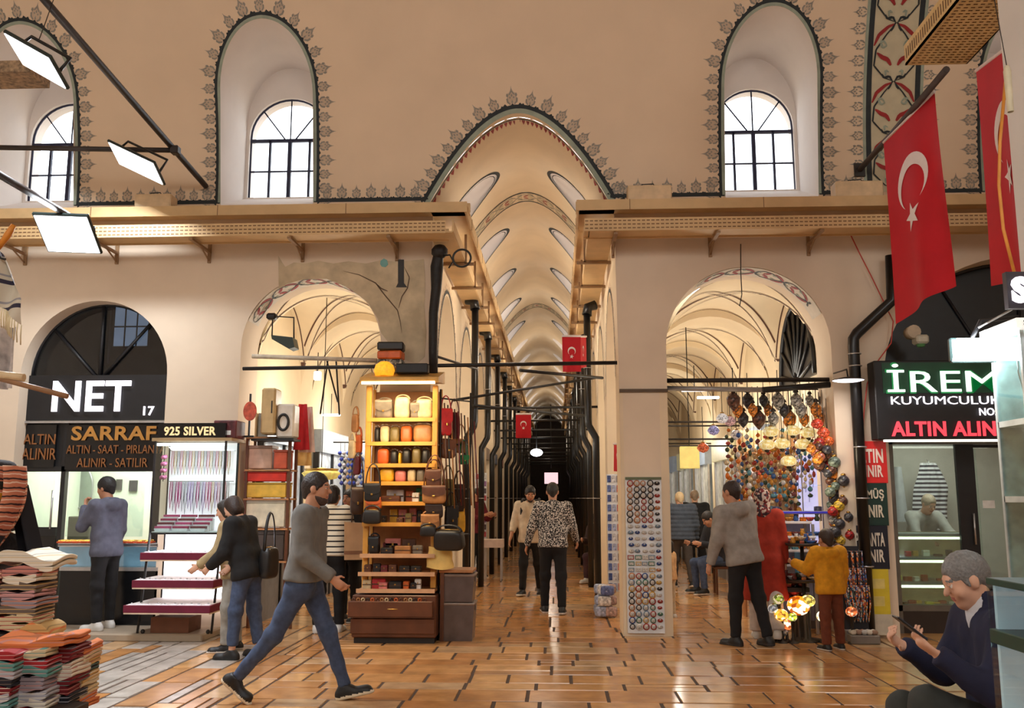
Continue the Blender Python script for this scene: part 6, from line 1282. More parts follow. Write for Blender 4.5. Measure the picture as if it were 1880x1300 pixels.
textile('ivory thick shawl rolled on top of the upper left shelf piles', 12, 0, .30, .32, .055, at(30, 1040, YT)+Vector((0, .17, 0)), .12, 'loose shawls', .02)
textile('tan patterned shawl bundle between the two left shelves', 5, 9, .20, .26, .09, at(36, 1192, 4.45)+Vector((0, .13, 0)), .2, 'loose shawls', .02)
textile('peach spotted shawl lying on the lower left piles', 9, 1, .34, .3, .05, at(40, 1197, 4.2)+Vector((0, .15, 0)), .1, 'loose shawls', .015)
# dark clothes heap at left edge
for i, (c, nm, y0, y1, xr) in enumerate((((34, 30, 34), 'black', 985, 1035, 44), ((222, 120, 50), 'orange', 978, 1000, 22), ((110, 104, 104), 'grey', 948, 980, 34), ((200, 50, 44), 'red', 934, 952, 40), ((40, 40, 40), 'charcoal', 922, 938, 40), ((226, 170, 40), 'yellow', 902, 924, 34), ((46, 50, 44), 'dark green', 880, 904, 36), ((36, 30, 34), 'dark', 845, 882, 28))):
    a = at(xr-80, y1, 4.9); b = at(xr-34, y0, 4.9); h_ = (b.z-a.z)*1.1; t = thing('folded_sweater', '%s knitted garment, %s from the bottom of the heap at the left edge' % (nm, ORD[i]), 'sweater', (a.x, 5.0, a.z), 0, 'garments heaped at the left edge'); pillow(MB(), (b.x-a.x)*2.1, .3, h_, n=10, p=.55).build('fold', M('knit_'+nm.replace(' ', '_'), c, .95, var=.3, scale=40, bump=.4), t); MB().tube([((b.x-a.x)*1.0*math.cos(q), .15*math.sin(q)*.98, h_*.5) for q in [PI+PI*i_/10 for i_ in range(11)]], .006, 5).build('fold_edge', M('knit_edge', (52, 46, 46), .95), t)
t = thing('garment_table', 'dark cloth covered table under the garments at the left edge', 'table', (at(0, 1100, 4.9).x-.28, 5.1, 0)); zz = at(0, 1036, 4.9).z; MB().bb(-.4, .33, -.2, .35, zz-.04, zz-.002, 0, .01).build('top', M('dark_shelf_board', (48, 40, 38), .6), t)
for x in (-.38, .28): MB().bb(x, x+.04, .25, .3, 0, zz-.04).build('leg', M('dark_shelf_board', (48, 40, 38), .6), t)
mb = MB(); mb.grid(lambda u, v: (.10+.16*u+.05*math.sin(5*v)+.10*(1-v), -.12+.06*math.sin(9*u+2*v), zz+.52-.55*v-.10*u*v), 14, 20); o = mb.build('draped_shawl', bandmat('peach_pattern', [(0, (206, 130, 100)), (.4, (236, 206, 186)), (.55, (206, 130, 100)), (.8, (60, 40, 40))], .045, 'Z', .9, .03, 12)); o.location = (t.location.x, 5.0, 0); tag(o, 'peach patterned shawl draped down beside the heap of garments', 'shawl')
mb = MB(); mb.grid(lambda u, v: (.22+.10*u+.16*v, -.02+.05*math.sin(7*u), zz+.42-.62*v*(1-.2*u)), 14, 16); o = mb.build('dark_cloth', M('black_cloth', (22, 22, 30), .9)); o.location = (t.location.x, 5.0, 0); tag(o, 'black cloth hanging behind the peach shawl at the left edge', 'cloth')
# striped fringed shawl hanging at the left edge with its pegs
a = at(20, 470, 4.9); t = thing('hanging_shawl', 'blue and cream striped fringed shawl hanging at the left edge', 'shawl', a)
sh_m = bandmat('blue_cream_stripes', [(0, (206, 196, 178)), (.3, (50, 46, 66)), (.48, (206, 196, 178)), (.62, (150, 146, 150)), (.7, (206, 196, 178))], .16, 'Z', .9, .10, 3)
def hs(u, v): x = -.14+.25*u*(.35+.65*min(1, v*1.6))+.0; return (x, .05*math.sin(9*u+3*v)-.05*math.sin(PI*u), -.30*v-.10*u*v+.05*math.sin(PI*u))
MB().grid(hs, 24, 20).build('cloth', sh_m, t)
mb = MB()
for i in range(26): p = Vector(hs(i/25, 1)); mb.tube([p, p+Vector((.002*(i % 3), -.004, -.055)), p+Vector((.004, 0, -.11))], .0035, 4)
mb.build('fringe', M('cream_fringe', (214, 196, 160), .9), t)
t2 = thing('wooden_hook', 'orange wooden hook above the striped shawl', 'hook', at(14, 432, 4.85)); MB().tube([(-.05, 0, -.08), (.0, 0, .0), (.03, 0, .06)], [.012, .02, .014], 8).build('peg', M('orange_wood', (210, 130, 40), .5), t2); MB().tube([(-.05, 0, -.08), (-.05, .03, -.12), (-.02, .03, -.13)], .008, 6).build('wire', iron, t2)
o = MB().grid(lambda u, v: (-.1+.17*u, .04*math.sin(11*u+v), -.36*v), 14, 12).build('pale_shawl', M('pale_grey_shawl', (196, 186, 182), .9, var=.3, scale=14)); o.location = at(14, 600, 5.1); tag(o, 'pale grey shawl hanging below the striped fringed shawl', 'shawl')
for i, (p, q, r_) in enumerate((((-20, 686), (44, 694), .022), ((-20, 690), (124, 728), .014))): bar('%s wooden rod reaching in from the left edge below the shawls' % ('thick pale', 'thin brown')[i], at(*p, 4.7), at(*q, 4.7), r_, 'wooden_rod', M('pale_rod_%d' % i, ((216, 190, 150), (150, 110, 76))[i], .6))
# ================================================================ FOREGROUND RIGHT: tray, pier, glass stand
t = thing('cable_tray_end', 'perforated tan tray end hanging at the top right corner', 'cable tray', at(1700, 60, 8)); mb = WB(t)
e0 = at(1662, 120, 8.5); X0 = e0.x; zt_ = e0.z
mb.bb(X0, X0+.58, 5.0, 8.5, zt_, zt_+.02); mb.bb(X0, X0+.015, 5.0, 8.5, zt_, zt_+.2); mb.bb(X0+.565, X0+.58, 5, 8.5, zt_, zt_+.2)
for i in range(46):
    for j in range(9): x = X0+.04+j*.06; y = 8.44-i*.05; mb.add([(x, y, zt_-.002), (x+.035, y, zt_-.002), (x+.035, y+.016, zt_-.002), (x, y+.016, zt_-.002)], [(0, 1, 2, 3)], 1)
    mb.add([(X0-.002, 8.44-i*.05, zt_+.05), (X0-.002, 8.46-i*.05, zt_+.05), (X0-.002, 8.46-i*.05, zt_+.15), (X0-.002, 8.44-i*.05, zt_+.15)], [(0, 1, 2, 3)], 1)
mb.build('tray_body', [M('pale_tan_tray', (226, 196, 140), .5), tan_d], t); mb = WB(t); mb.bb(X0+.42, X0+.50, 7.2, 7.23, zt_+.0, zt_+1.2); mb.build('hanger', steel, t)
pw = MB(); a = at(1850, 250, 6.2); pw.bb(a.x, a.x+.8, 5.7, 6.2, 0, 6.4, 0, .02); struct(pw.build('wall_right_pier', white_pl), 'white plastered pier at the right edge')
o = tag(MB().tube([at(1846, 150, 5.69), at(1836, 260, 5.69), at(1834, 340, 5.69), at(1842, 420, 5.69), at(1862, 500, 5.69)], .010, 6).build('orange_cable', M('orange_cable', (226, 150, 60), .5)), 'orange cable hanging down before the second flag at right', 'cable')
t = thing('insulator', 'cream insulator tube hanging on a wire at the top right', 'insulator', at(1852, 165, 5.4)); MB().lathe([(.018, -.14), (.022, .12), (.014, .15), (0, .16)], n=12).build('tube', M('cream_tube', (216, 206, 176), .5), t); MB().tube([(0, 0, .15), (-.04, 0, .6)], .003, 5).build('wire', iron, t)
dg = M('dark_green_edge', (14, 62, 52), .35); pl_ = M('plate_black', (20, 22, 24), .4)
YR = 4.6
t = thing('glass_stand', 'tall glass stand of silver jewellery at the right edge', 'display stand', (at(1850, 900, YR).x, YR, 0))
X0 = at(1838, 850, YR+.3).x; mb = WB(t); zb = at(1862, 1072, YR).z; zt_ = at(1850, 606, YR).z
for x, y in ((X0, YR), (X0+.26, YR), (X0, YR+.3)): mb.bb(x, x+.02, y, y+.02, zb-.9, zt_)
mb.build('steel_posts', M('bright_steel', (206, 216, 216), .3, .6), t)
mb = WB(t); mb.bb(X0+.005, X0+.5, YR+.005, YR+.01, zb, zt_); mb.bb(X0+.004, X0+.008, YR, YR+.3, zb, zt_); mb.build('glass', glass, t)
for yy in (770, 915): z = at(1850, yy, YR).z; mb = WB(t); mb.bb(X0, X0+.5, YR-.01, YR+.3, z-.02, z+.01); mb.build('shelf', M('bright_steel', (206, 216, 216), .3, .6), t); 
for yy, lab in ((762, 'SILVER 925'), (908, 'SILVER 925')):
    z = at(1850, yy, YR).z; mb = WB(t); mb.bb(X0+.035, X0+.30, YR-.018, YR-.012, z-.02, z+.018); mb.build('name_plate', pl_, t); text('plate_text', lab, M('plate_cream', (230, 224, 206), .5), t, w=.24, h=.024, loc=(X0+.165-t.location.x, -.022, z), depth=.003)
mb = WB(t); mb.bb(X0-.04, X0+.5, YR-.06, YR+.34, zt_, zt_+.05); mb.build('lit_canopy', M('white_canopy', (240, 240, 232), .4, emit=.6, var=.05), t); text('canopy_text', 'SILVER 925   SILVER', M('plate_black', (20, 22, 24), .4), t, w=.42, h=.026, loc=(X0+.20-t.location.x, -.064, zt_+.026), depth=.003)
mb = WB(t); mb.bb(X0-.002, X0+.004, YR-.006, YR, at(1840, 925, YR).z, at(1835, 825, YR).z); mb.build('red_strip', M('red_led_strip', (250, 70, 80), .4, emit=.8, var=0), t)
mb = WB(t); mb.bb(X0, X0+.5, YR+.29, YR+.30, zb, zt_); mb.build('back_panel', M('mirror_grey', (150, 166, 164), .3, .2, var=.3), t)
for i in range(5):
    z = at(1850, 690, YR).z; o = MB().tube([(-.012, 0, .09), (-.014, -.004, 0), (0, -.006, -.09), (.014, -.004, 0), (.012, 0, .09)], .005, 5, closed=True).build('silver_chain', steel); o.location = (X0+.05+.03*i, YR+.12, z+.03); tag(o, 'silver chain necklace, %s from the left in the top of the glass stand' % ORD[i], 'necklace', 'chains in the glass stand')
t2 = thing('turquoise_bust', 'turquoise velvet necklace bust on the upper shelf of the glass stand', 'bust', (X0+.19, YR+.12, at(1850, 768, YR).z+.012)); MB().lathe([(.05, 0), (.085, .05), (.075, .12), (.03, .17), (.028, .20), (0, .205)], n=16, sy=.6).build('bust', M('turquoise_velvet', (20, 140, 126), .8), t2); MB().tube([(.05*math.cos(q), -.045-.01*math.sin(q), .12-.05*abs(math.sin(q))) for q in [PI+PI*i/10 for i in range(11)]], .004, 5).build('necklace', steel, t2)
lamp('stand_light', 'AREA', (X0+.2, YR+.1, zt_-.03), 3, COOL, .3)
YQ = 3.2; t = thing('green_showcase', 'low glass showcase with dark green edges at the lower right corner', 'showcase', (at(1850, 1200, YQ).x, YQ, 0)); X1 = at(1818, 1180, YQ+.35).x
for y0_, y1_ in ((1076, 1090), (1180, 1209)): mb = WB(t); mb.bb(X1, X1+.5, YQ, YQ+.35, at(1840, y1_, YQ).z, at(1840, y0_, YQ).z, 0, .003); mb.build('green_ledge', dg, t)
mb = WB(t); mb.bb(X1+.004, X1+.5, YQ+.004, YQ+.008, 0, at(1840, 1090, YQ).z); mb.bb(X1+.002, X1+.006, YQ, YQ+.35, .02, at(1840, 1090, YQ).z); mb.build('glass', glass, t)
mb = WB(t); mb.bb(X1+.02, X1+.5, YQ+.32, YQ+.34, .0, at(1840, 1090, YQ).z); mb.bb(X1+.02, X1+.5, YQ+.02, YQ+.32, .3, .32); mb.build('lining', M('pale_lit_lining', (190, 202, 216), .5, emit=.3, var=.15, scale=5), t)
mb = WB(t); mb.bb(X1, X1+.5, YQ-.004, YQ, at(1840, 1096, YQ).z, at(1840, 1089, YQ).z); mb.build('white_edge', M('white_shelf', (235, 232, 238), .5), t)
mb = WB(t); zz = at(1850, 1226, YQ).z; mb.bb(X1+.03, X1+.26, YQ-.006, YQ+.0, zz-.018, zz+.018); mb.build('name_plate', pl_, t); text('plate_text', 'SILVER 925', M('plate_cream', (230, 224, 206), .5), t, w=.20, h=.022, loc=(X1+.145-t.location.x, -.010, zz), depth=.003)
for i in range(6): o = MB().lathe([(0, 0), (.012, 0), (.010, .02), (.014, .03), (0, .034)], n=8).build('price_charm', M('white_charm', (232, 232, 240), .4)); o.location = (X1+.03+.022*i, YQ+.06, at(1840, 1180, YQ).z+.001); tag(o, 'small white charm, %s from left on the green ledge of the showcase' % ORD[i], 'charm', 'charms on the green ledge')
t = thing('shop_sign', 'dark sign with a white letter S at the right edge above the glass stand', 'sign', at(1866, 530, 4.6)); mb = WB(t); a = at(1852, 566, 4.6); b = at(1940, 498, 4.6); mb.bb(a.x, b.x, 4.6, 4.64, a.z, b.z); mb.build('board', M('plum_black', (40, 32, 40), .5), t); ptext('lettering', 'S', 1858, 508, 1886, 557, 4.59, lit_white, t, .06, .012)
t = thing('floodlight', 'bright white floodlight glaring beside the glass stand at right', 'lamp', at(1785, 645, 4.9)); MB().bb(-.12, .12, -.02, .02, -.06, .07, 0, .01).build('housing', M('dark_green_housing', (30, 42, 40), .4, .2), t); MB().prism([(-.115, -.055), (.115, -.055), (.105, .065), (-.085, .065)], -.028, -.02).build('led_panel', led, t); MB().tube([(.0, 0, .06), (.1, .1, .18), (.3, .1, .2)], .012, 6).build('yoke', black, t)
lamp('flood_beam', 'AREA', at(1785, 645, 4.84), 14, COOL, .2, (math.radians(80), 0, 0))
tag(MB().tube([at(1796, 602, 4.9), at(1858, 568, 4.8)], .006, 5).build('steel_rod', steel), 'thin bright steel rod above the right floodlight', 'rod')
# ================================================================ PEOPLE
def _smin(a, b, k):
    h = np.clip(.5+.5*(b-a)/k, 0, 1); return b+(a-b)*h-k*h*(1-h)
class Field:
    """implicit surface sampled on a grid, meshed with surface nets"""
    def __init__(s, lo, hi, vox):
        s.v = vox; s.lo = np.array(lo)-vox*3; n = np.ceil((np.array(hi)+vox*3-s.lo)/vox).astype(int)+1
        s.ax = [s.lo[i]+vox*np.arange(n[i]) for i in range(3)]; s.F = np.full(n, 1.0, np.float32)
    def sl(s, lo, hi, m):
        r = []
        for i in range(3):
            a = int(np.clip((lo[i]-m-s.lo[i])/s.v, 0, len(s.ax[i])-1)); b = int(np.clip((hi[i]+m-s.lo[i])/s.v+2, 1, len(s.ax[i]))); r.append(slice(a, max(b, a+1)))
        return tuple(r)
    def pts(s, q): return [s.ax[0][q[0]][:, None, None], s.ax[1][q[1]][None, :, None], s.ax[2][q[2]][None, None, :]]
    def put(s, q, d, k, sub=False):
        f = s.F[q]
        s.F[q] = -_smin(-f, d.astype(np.float32), k) if sub else _smin(f, d.astype(np.float32), k)
    def cone(s, a, b, ra, rb, k=.02, n=None, sq=1, sub=False):
        a = np.array(a, float); b = np.array(b, float); r = max(ra, rb); q = s.sl(np.minimum(a, b)-r, np.maximum(a, b)+r, k+s.v*2); P = s.pts(q)
        P = [P[i]-a[i] for i in range(3)]; ab = b-a
        if n is not None:
            n = np.array(n, float); n /= np.linalg.norm(n); t = (P[0]*n[0]+P[1]*n[1]+P[2]*n[2])*(1/sq-1); P = [P[i]+t*n[i] for i in range(3)]; ab = ab+n*(ab@n)*(1/sq-1)
        L = ab@ab; h = np.clip((P[0]*ab[0]+P[1]*ab[1]+P[2]*ab[2])/L, 0, 1) if L > 1e-9 else 0*P[0]*P[1]*P[2]
        d = np.sqrt((P[0]-h*ab[0])**2+(P[1]-h*ab[1])**2+(P[2]-h*ab[2])**2)-(ra+(rb-ra)*h); s.put(q, d, k, sub)
    def ell(s, c, r, R=None, k=.02, sub=False):
        c = np.array(c, float); r = np.array(r, float); m = max(r); q = s.sl(c-m, c+m, k+s.v*2); P = s.pts(q); P = [P[i]-c[i] for i in range(3)]
        R = np.eye(3) if R is None else R; Q = [P[0]*R[0, i]+P[1]*R[1, i]+P[2]*R[2, i] for i in range(3)]
        k0 = np.sqrt(sum((Q[i]/r[i])**2 for i in range(3)))+1e-9; k1 = np.sqrt(sum((Q[i]/r[i]**2)**2 for i in range(3)))+1e-9
        s.put(q, k0*(k0-1)/k1, k, sub)
    def cut(s, p, n):
        """remove everything on the side n points to"""
        p = np.array(p, float); n = np.array(n, float); n /= np.linalg.norm(n); q = (slice(None),)*3; P = s.pts(q)
        s.F = np.maximum(s.F, ((P[0]-p[0])*n[0]+(P[1]-p[1])*n[1]+(P[2]-p[2])*n[2]).astype(np.float32))
    def folds(s, amp, fr, seed=0):
        r = np.random.RandomState(seed); P = s.pts((slice(None),)*3); g = 0
        for i in range(5): w_ = r.normal(size=3)*fr*(1+.4*i)*np.array([1, 1, .55]); g = g+np.sin(P[0]*w_[0]+P[1]*w_[1]+P[2]*w_[2]+r.uniform(0, 6))/(1+.5*i)
        s.F = s.F+(amp*g*.5).astype(np.float32)
    def rings(s, amp, per): P = s.pts((slice(None),)*3); s.F = s.F-(amp*np.abs(np.sin(P[2]*PI/per))).astype(np.float32)
    def mesh(s):
        F = s.F; I = F < 0; c = [I[i:F.shape[0]-1+i, j:F.shape[1]-1+j, k:F.shape[2]-1+k] for i in (0, 1) for j in (0, 1) for k in (0, 1)]
        sm = sum(x.astype(np.int8) for x in c); act = (sm > 0) & (sm < 8); idx = np.argwhere(act)
        if not len(idx): return np.zeros((0, 3)), []
        off = np.array([(i, j, k) for i in (0, 1) for j in (0, 1) for k in (0, 1)])
        val = np.stack([F[tuple((idx+o).T)] for o in off], 1)
        acc = np.zeros((len(idx), 3)); cnt = np.zeros(len(idx))
        for a in range(8):
            for b in range(a+1, 8):
                if np.abs(off[a]-off[b]).sum() != 1: continue
                va, vb = val[:, a], val[:, b]; m = (va < 0) != (vb < 0); t = np.where(m, va/np.where(m, va-vb, 1), 0)
                acc += np.where(m[:, None], off[a]+t[:, None]*(off[b]-off[a]), 0); cnt += m
        V = s.lo+(idx+acc/cnt[:, None])*s.v
        M_ = np.full(act.shape, -1, np.int64); M_[tuple(idx.T)] = np.arange(len(idx)); fs = []
        for ax in range(3):
            o1, o2 = [np.eye(3, dtype=int)[(ax+d) % 3] for d in (1, 2)]
            sa = [slice(1, -1)]*3; sa[ax] = slice(0, -1); sb = [slice(1, -1)]*3; sb[ax] = slice(1, None)
            A, B = I[tuple(sa)], I[tuple(sb)]; e = np.argwhere(A != B)
            if not len(e): continue
            base = e+np.array([0 if i == ax else 1 for i in range(3)]); g = lambda o: M_[tuple((base-o).T)]
            q = np.stack([g(o1*0), g(o1), g(o1+o2), g(o2)], 1); fl = A[tuple(e.T)]; q[~fl] = q[~fl][:, ::-1]; fs.append(q)
        return V, np.concatenate(fs)
def sdf_obj(fd, name, mats, parent, pick=None, smooth=2):
    V, Fq = fd.mesh(); me = bpy.data.meshes.new(name)
    for _ in range(smooth):
        S = np.zeros_like(V); n = np.zeros(len(V))
        for a, b in ((0, 1), (1, 2), (2, 3), (3, 0)):
            np.add.at(S, Fq[:, a], V[Fq[:, b]]); np.add.at(n, Fq[:, a], 1); np.add.at(S, Fq[:, b], V[Fq[:, a]]); np.add.at(n, Fq[:, b], 1)
        V = V*.5+S/np.maximum(n, 1)[:, None]*.5
    me.from_pydata(V.tolist(), [], Fq.tolist())
    for m in (mats if isinstance(mats, (list, tuple)) else [mats]): me.materials.append(m)
    me.polygons.foreach_set('use_smooth', [True]*len(Fq))
    if pick is not None: me.polygons.foreach_set('material_index', pick(V[Fq].mean(1)).astype(int).tolist())
    o = bpy.data.objects.new(name, me); C.objects.link(o); o.parent = parent; return o
rad = math.radians
def rotm(yaw, pitch, roll=0):
    return np.array(Matrix.Rotation(rad(yaw), 3, 'Z') @ Matrix.Rotation(rad(-pitch), 3, 'X') @ Matrix.Rotation(rad(roll), 3, 'Y'))
def skel(p, S, female=False, child=False):
    J = {}; T = rotm(p.get('twist', 0), p.get('lean', 0), p.get('side', 0)); up = T @ np.array([0, 0, 1.])
    hw = .088 if not female else .09; th, ca = .415, .405
    dirs = {}
    for s_, nm in ((-1, 'L'), (1, 'R')):
        t, kn, ab, fp = p.get('leg'+nm, (0, 2, 2, 0)); t, kn, ab = rad(t), rad(kn), rad(ab)
        d1 = np.array([s_*math.sin(ab), math.cos(ab)*math.sin(t), -math.cos(ab)*math.cos(t)]); d2 = np.array([s_*math.sin(ab)*.6, math.sin(t-kn), -math.cos(t-kn)]); d2 /= np.linalg.norm(d2); dirs[nm] = (d1, d2, fp, s_)
    hz = p.get('hipz')
    if hz is None:
        hz = max(-(d1[2]*th+d2[2]*ca)+.075*math.cos(rad(fp))+max(0, .13*math.sin(rad(fp)), -.05*math.sin(rad(fp)))+0 for d1, d2, fp, s_ in dirs.values())
    pel = np.array([0, 0, hz]); J['pel'] = pel; J['T'] = T; J['up'] = up
    for nm, (d1, d2, fp, s_) in dirs.items():
        h = pel+np.array([s_*hw, 0, 0]); J['hip'+nm] = h; J['kn'+nm] = h+d1*th; J['an'+nm] = J['kn'+nm]+d2*ca; J['fp'+nm] = fp
    tf = lambda v: pel+T @ np.array(v, float)
    J['tf'] = tf; sw = .165 if female else .19
    J['neck'] = tf((0, -.005, .54)); J['chest'] = tf((0, 0, .36))
    for s_, nm in ((-1, 'L'), (1, 'R')):
        sh = tf((s_*sw, -.005, .485)); a, ab, el, inn = [rad(x) for x in p.get('arm'+nm, (2, 8, 12, 4))]
        d1 = np.array([s_*math.sin(ab), math.cos(ab)*math.sin(a), -math.cos(ab)*math.cos(a)]); b2 = ab-inn; d2 = np.array([s_*math.sin(b2), math.cos(b2)*math.sin(a+el), -math.cos(b2)*math.cos(a+el)])
        Tw = rotm(p.get('twist', 0), 0); d1, d2 = Tw @ d1, Tw @ d2
        J['sh'+nm] = sh; J['el'+nm] = sh+d1*.285; J['wr'+nm] = J['el'+nm]+d2*.25; J['ad'+nm] = d2
    hy, hp, hr = p.get('head', (0, 0, 0)); HR = rotm(p.get('twist', 0)+hy, p.get('lean', 0)*.5+hp, hr); J['HR'] = HR
    J['hc'] = J['neck']+rotm(p.get('twist', 0), p.get('lean', 0)*.7+hp*.5) @ np.array([0, .012, .06])+HR @ np.array([0, .015, .088])
    J['scale'] = S; return J
SKIN = {'light': (214, 164, 136), 'mid': (190, 136, 106), 'tan': (172, 118, 88)}
def person(name_label, loc, heading, H, p, o, cat='person'):
    """o: outfit dict; p: pose dict"""
    S = H/1.75*(1.0); root = thing('person', name_label, cat, loc, rad(heading)); root.scale = (S, S, S)
    fem = o.get('fem', False); J = skel(p, S, fem); tf, T, up, HR = J['tf'], J['T'], J['up'], J['HR']; vx = o.get('vox', .011); hs = o.get('hs', 1.0)
    hc = J['hc']; hp_ = lambda v: hc+HR @ (np.array(v, float)*hs)
    allp = [J[k]+0 for k in J if isinstance(J[k], np.ndarray) and J[k].shape == (3,) and k not in ('up', 'adL', 'adR')]+[hc+np.array([0, 0, .15*hs])]
    lo = np.min(allp, 0)-.26; hi = np.max(allp, 0)+.26; lo[2] = max(lo[2], -.05); n_fwd = T @ np.array([0, 1., 0])
    # ---- body
    B = Field(lo, hi, vx)
    for s_ in (-1, 1):
        B.cone(tf((s_*.075, 0, .42)), tf((s_*.06, 0, .14)), .085, .082, .04, n_fwd, .85); B.cone(tf((s_*.06, 0, .14)), tf((s_*.07, 0, .0)), .085, .095, .04)
    B.cone(tf((-.12, 0, .47)), tf((.12, 0, .47)), .055, .055, .04)
    for nm in 'LR':
        B.cone(J['hip'+nm], J['kn'+nm], .078, .05, .03); B.cone(J['kn'+nm], J['an'+nm], .05, .034, .02); B.cone(J['sh'+nm], J['el'+nm], .046, .036, .025); B.cone(J['el'+nm], J['wr'+nm], .036, .025, .015)
        s_ = -1 if nm == 'L' else 1; f = np.array([0, math.cos(rad(J['fp'+nm])), -math.sin(rad(J['fp'+nm]))]); dnf = np.array([0, -math.sin(rad(J['fp'+nm])), -math.cos(rad(J['fp'+nm]))]); B.cone(J['an'+nm]-f*.01+dnf*.03, J['an'+nm]+f*.07+dnf*.045, .026, .018, .02)
        # hand: palm, four bent fingers, thumb from the side of the palm
        d = J['ad'+nm]; cu = p.get('curl'+nm, .5); inw = rotm(p.get('twist', 0), 0) @ np.array([-s_, 0., 0]); pn = p.get('palm'+nm)
        pn = inw if pn is None else rotm(p.get('twist', 0), 0) @ np.array(pn, float); pn = pn-d*(pn@d); pn /= np.linalg.norm(pn)+1e-9; sd = np.cross(d, pn)*s_*-1
        fwd = np.array([0, 1., 0]); sd = sd if (sd@fwd >= 0 or pn is None) else -sd
        w0 = J['wr'+nm]; B.cone(w0+d*.015, w0+d*.075, .030, .036, .015, pn, .45); fr = max(.0085, vx*.80)
        for i in range(4):
            b = w0+d*.088+sd*(.027-.018*i); L = (.040, .045, .042, .033)[i]; a1 = cu*(.6+.08*i); dd = d*math.cos(a1)+pn*math.sin(a1); m1 = b+dd*L; a2 = cu*(1.7+.1*i); de = d*math.cos(a2)+pn*math.sin(a2); m2 = m1+de*L*.85
            B.cone(b-d*.02, m1, fr*1.1, fr, .006); B.cone(m1, m2, fr, fr*.82, .004)
        t0 = w0+d*.030+sd*.026; t1 = t0+(sd*.75+d*.55+pn*.25)*.035; t2 = t1+(d*.8+pn*.55*max(.4, cu)+sd*.1)*.032; B.cone(t0, t1, fr*1.3, fr*1.1, .008); B.cone(t1, t2, fr*1.1, fr*.9, .004)
    B.cone(J['neck']-up*.03, hp_((0, -.02, -.07)), .056*min(1, hs), .054, .03)
    B.ell(hp_((0, -.014, .03)), np.array((.074, .094, .085))*hs, HR, .02); B.ell(hp_((0, .022, -.035)), np.array((.060, .063, .084))*hs, HR, .03); B.cone(hp_((0, .058, -.092)), hp_((0, .06, -.09)), .024*hs, .024*hs, .03)
    B.cone(hp_((-.03, .074, .026)), hp_((.03, .074, .026)), .014*hs, .014*hs, .02); B.cone(hp_((0, .084, .012)), hp_((0, .106, -.022)), .008*hs, .014*hs, .012); B.cone(hp_((-.016, .080, -.058)), hp_((.016, .080, -.058)), .010*hs, .010*hs, .012)
    for s_ in (-1, 1):
        B.ell(hp_((s_*.031, .098, .006)), np.array((.014, .016, .010))*hs, HR, .012, True); B.ell(hp_((s_*.031, .078, .006)), np.array((.013,)*3)*hs, HR, .004); B.ell(hp_((s_*.074, -.006, -.008)), np.array((.013, .022, .033))*hs, HR, .01); B.ell(hp_((s_*.040, .062, -.03)), np.array((.02,)*3)*hs, HR, .03)
    sk = M('skin_'+o.get('skin', 'light'), SKIN[o.get('skin', 'light')], .55, var=.05, scale=20); hairm = M('hair_'+o.get('hairname', 'dark'), o.get('hairc', (34, 26, 24)), .5, var=.18, scale=90, bump=.3)
    def pick(c):
        q = ((c-hc) @ HR)/hs; r = np.zeros(len(c)); ax = np.abs(q[:, 0]); r[(q[:, 1] > .06) & (np.abs(q[:, 2]+.057) < .0075) & (ax < .023)] = 1
        r[(q[:, 1] > .05) & (np.abs(ax-.031) < .017) & (np.abs(q[:, 2]-.030) < .0055)] = 2; r[(q[:, 1] > .06) & (np.abs(ax-.031) < .013) & (np.abs(q[:, 2]-.006) < .007)] = 3; r[(q[:, 1] > .06) & (np.abs(ax-.031) < .006) & (np.abs(q[:, 2]-.006) < .0065)] = 4; return r
    sdf_obj(B, 'body', [sk, M('lip', (168, 96, 88), .5), hairm, M('eye_white', (222, 214, 206), .3), M('iris_dark', (40, 28, 22), .2)], root, pick, 1)
    # ---- hair
    hk = o.get('hair', 'short')
    if hk:
        Hf = Field(hc-.34, hc+.24, vx); gth = o.get('hg', .010)*.75
        Hf.ell(hp_((0, -.016, .034)), np.array((.074+gth, .096+gth, .086+gth*1.3))*hs, HR, .01)
        if hk == 'long':
            Hf.ell(hp_((0, -.045, -.06)), np.array((.086, .07, .13))*hs, HR, .04)
        if hk == 'bob': Hf.ell(hp_((0, -.03, -.03)), np.array((.090, .082, .09))*hs, HR, .03)
        if hk == 'bun': Hf.ell(hp_((0, -.12, .03)), np.array((.045,)*3)*hs, HR, .02)
        if hk in ('short', 'bun'): Hf.cone(hp_((0, -.07, .0)), hp_((0, -.072, -.055)), .045*hs, .035*hs, .03); Hf.cone(hp_((-.068, .018, .0)), hp_((-.064, .020, -.03)), .010*hs, .007*hs, .01); Hf.cone(hp_((.068, .018, .0)), hp_((.064, .020, -.03)), .010*hs, .007*hs, .01); Hf.ell(hp_((0, .13, -.02)), np.array((.082, .085, .098))*hs, HR, .01, True); Hf.folds(.002, 130, 8); Hf.cut(hp_((0, 0, -.030)), HR @ np.array([0, .55, -.84])); 
        else: Hf.cut(hp_((0, .040, -.02)), HR @ np.array([0, .97, -.25]))
        if hk == 'short': pass
        Hf.folds(.003, 70, 3); sdf_obj(Hf, 'hair', hairm, root, None, 1)
    if o.get('scarf'):
        Hf = Field(hc-.4, hc+.24, vx); Hf.ell(hp_((0, -.02, .02)), np.array((.094, .112, .108))*hs, HR, .01); Hf.cone(hp_((0, -.02, -.05)), J['neck'], .085, .11, .04); Hf.ell(hp_((0, .11, -.01)), np.array((.058, .07, .082))*hs, HR, .015, True); Hf.folds(.005, 50, 2); sdf_obj(Hf, 'head_scarf', o['scarf'], root)
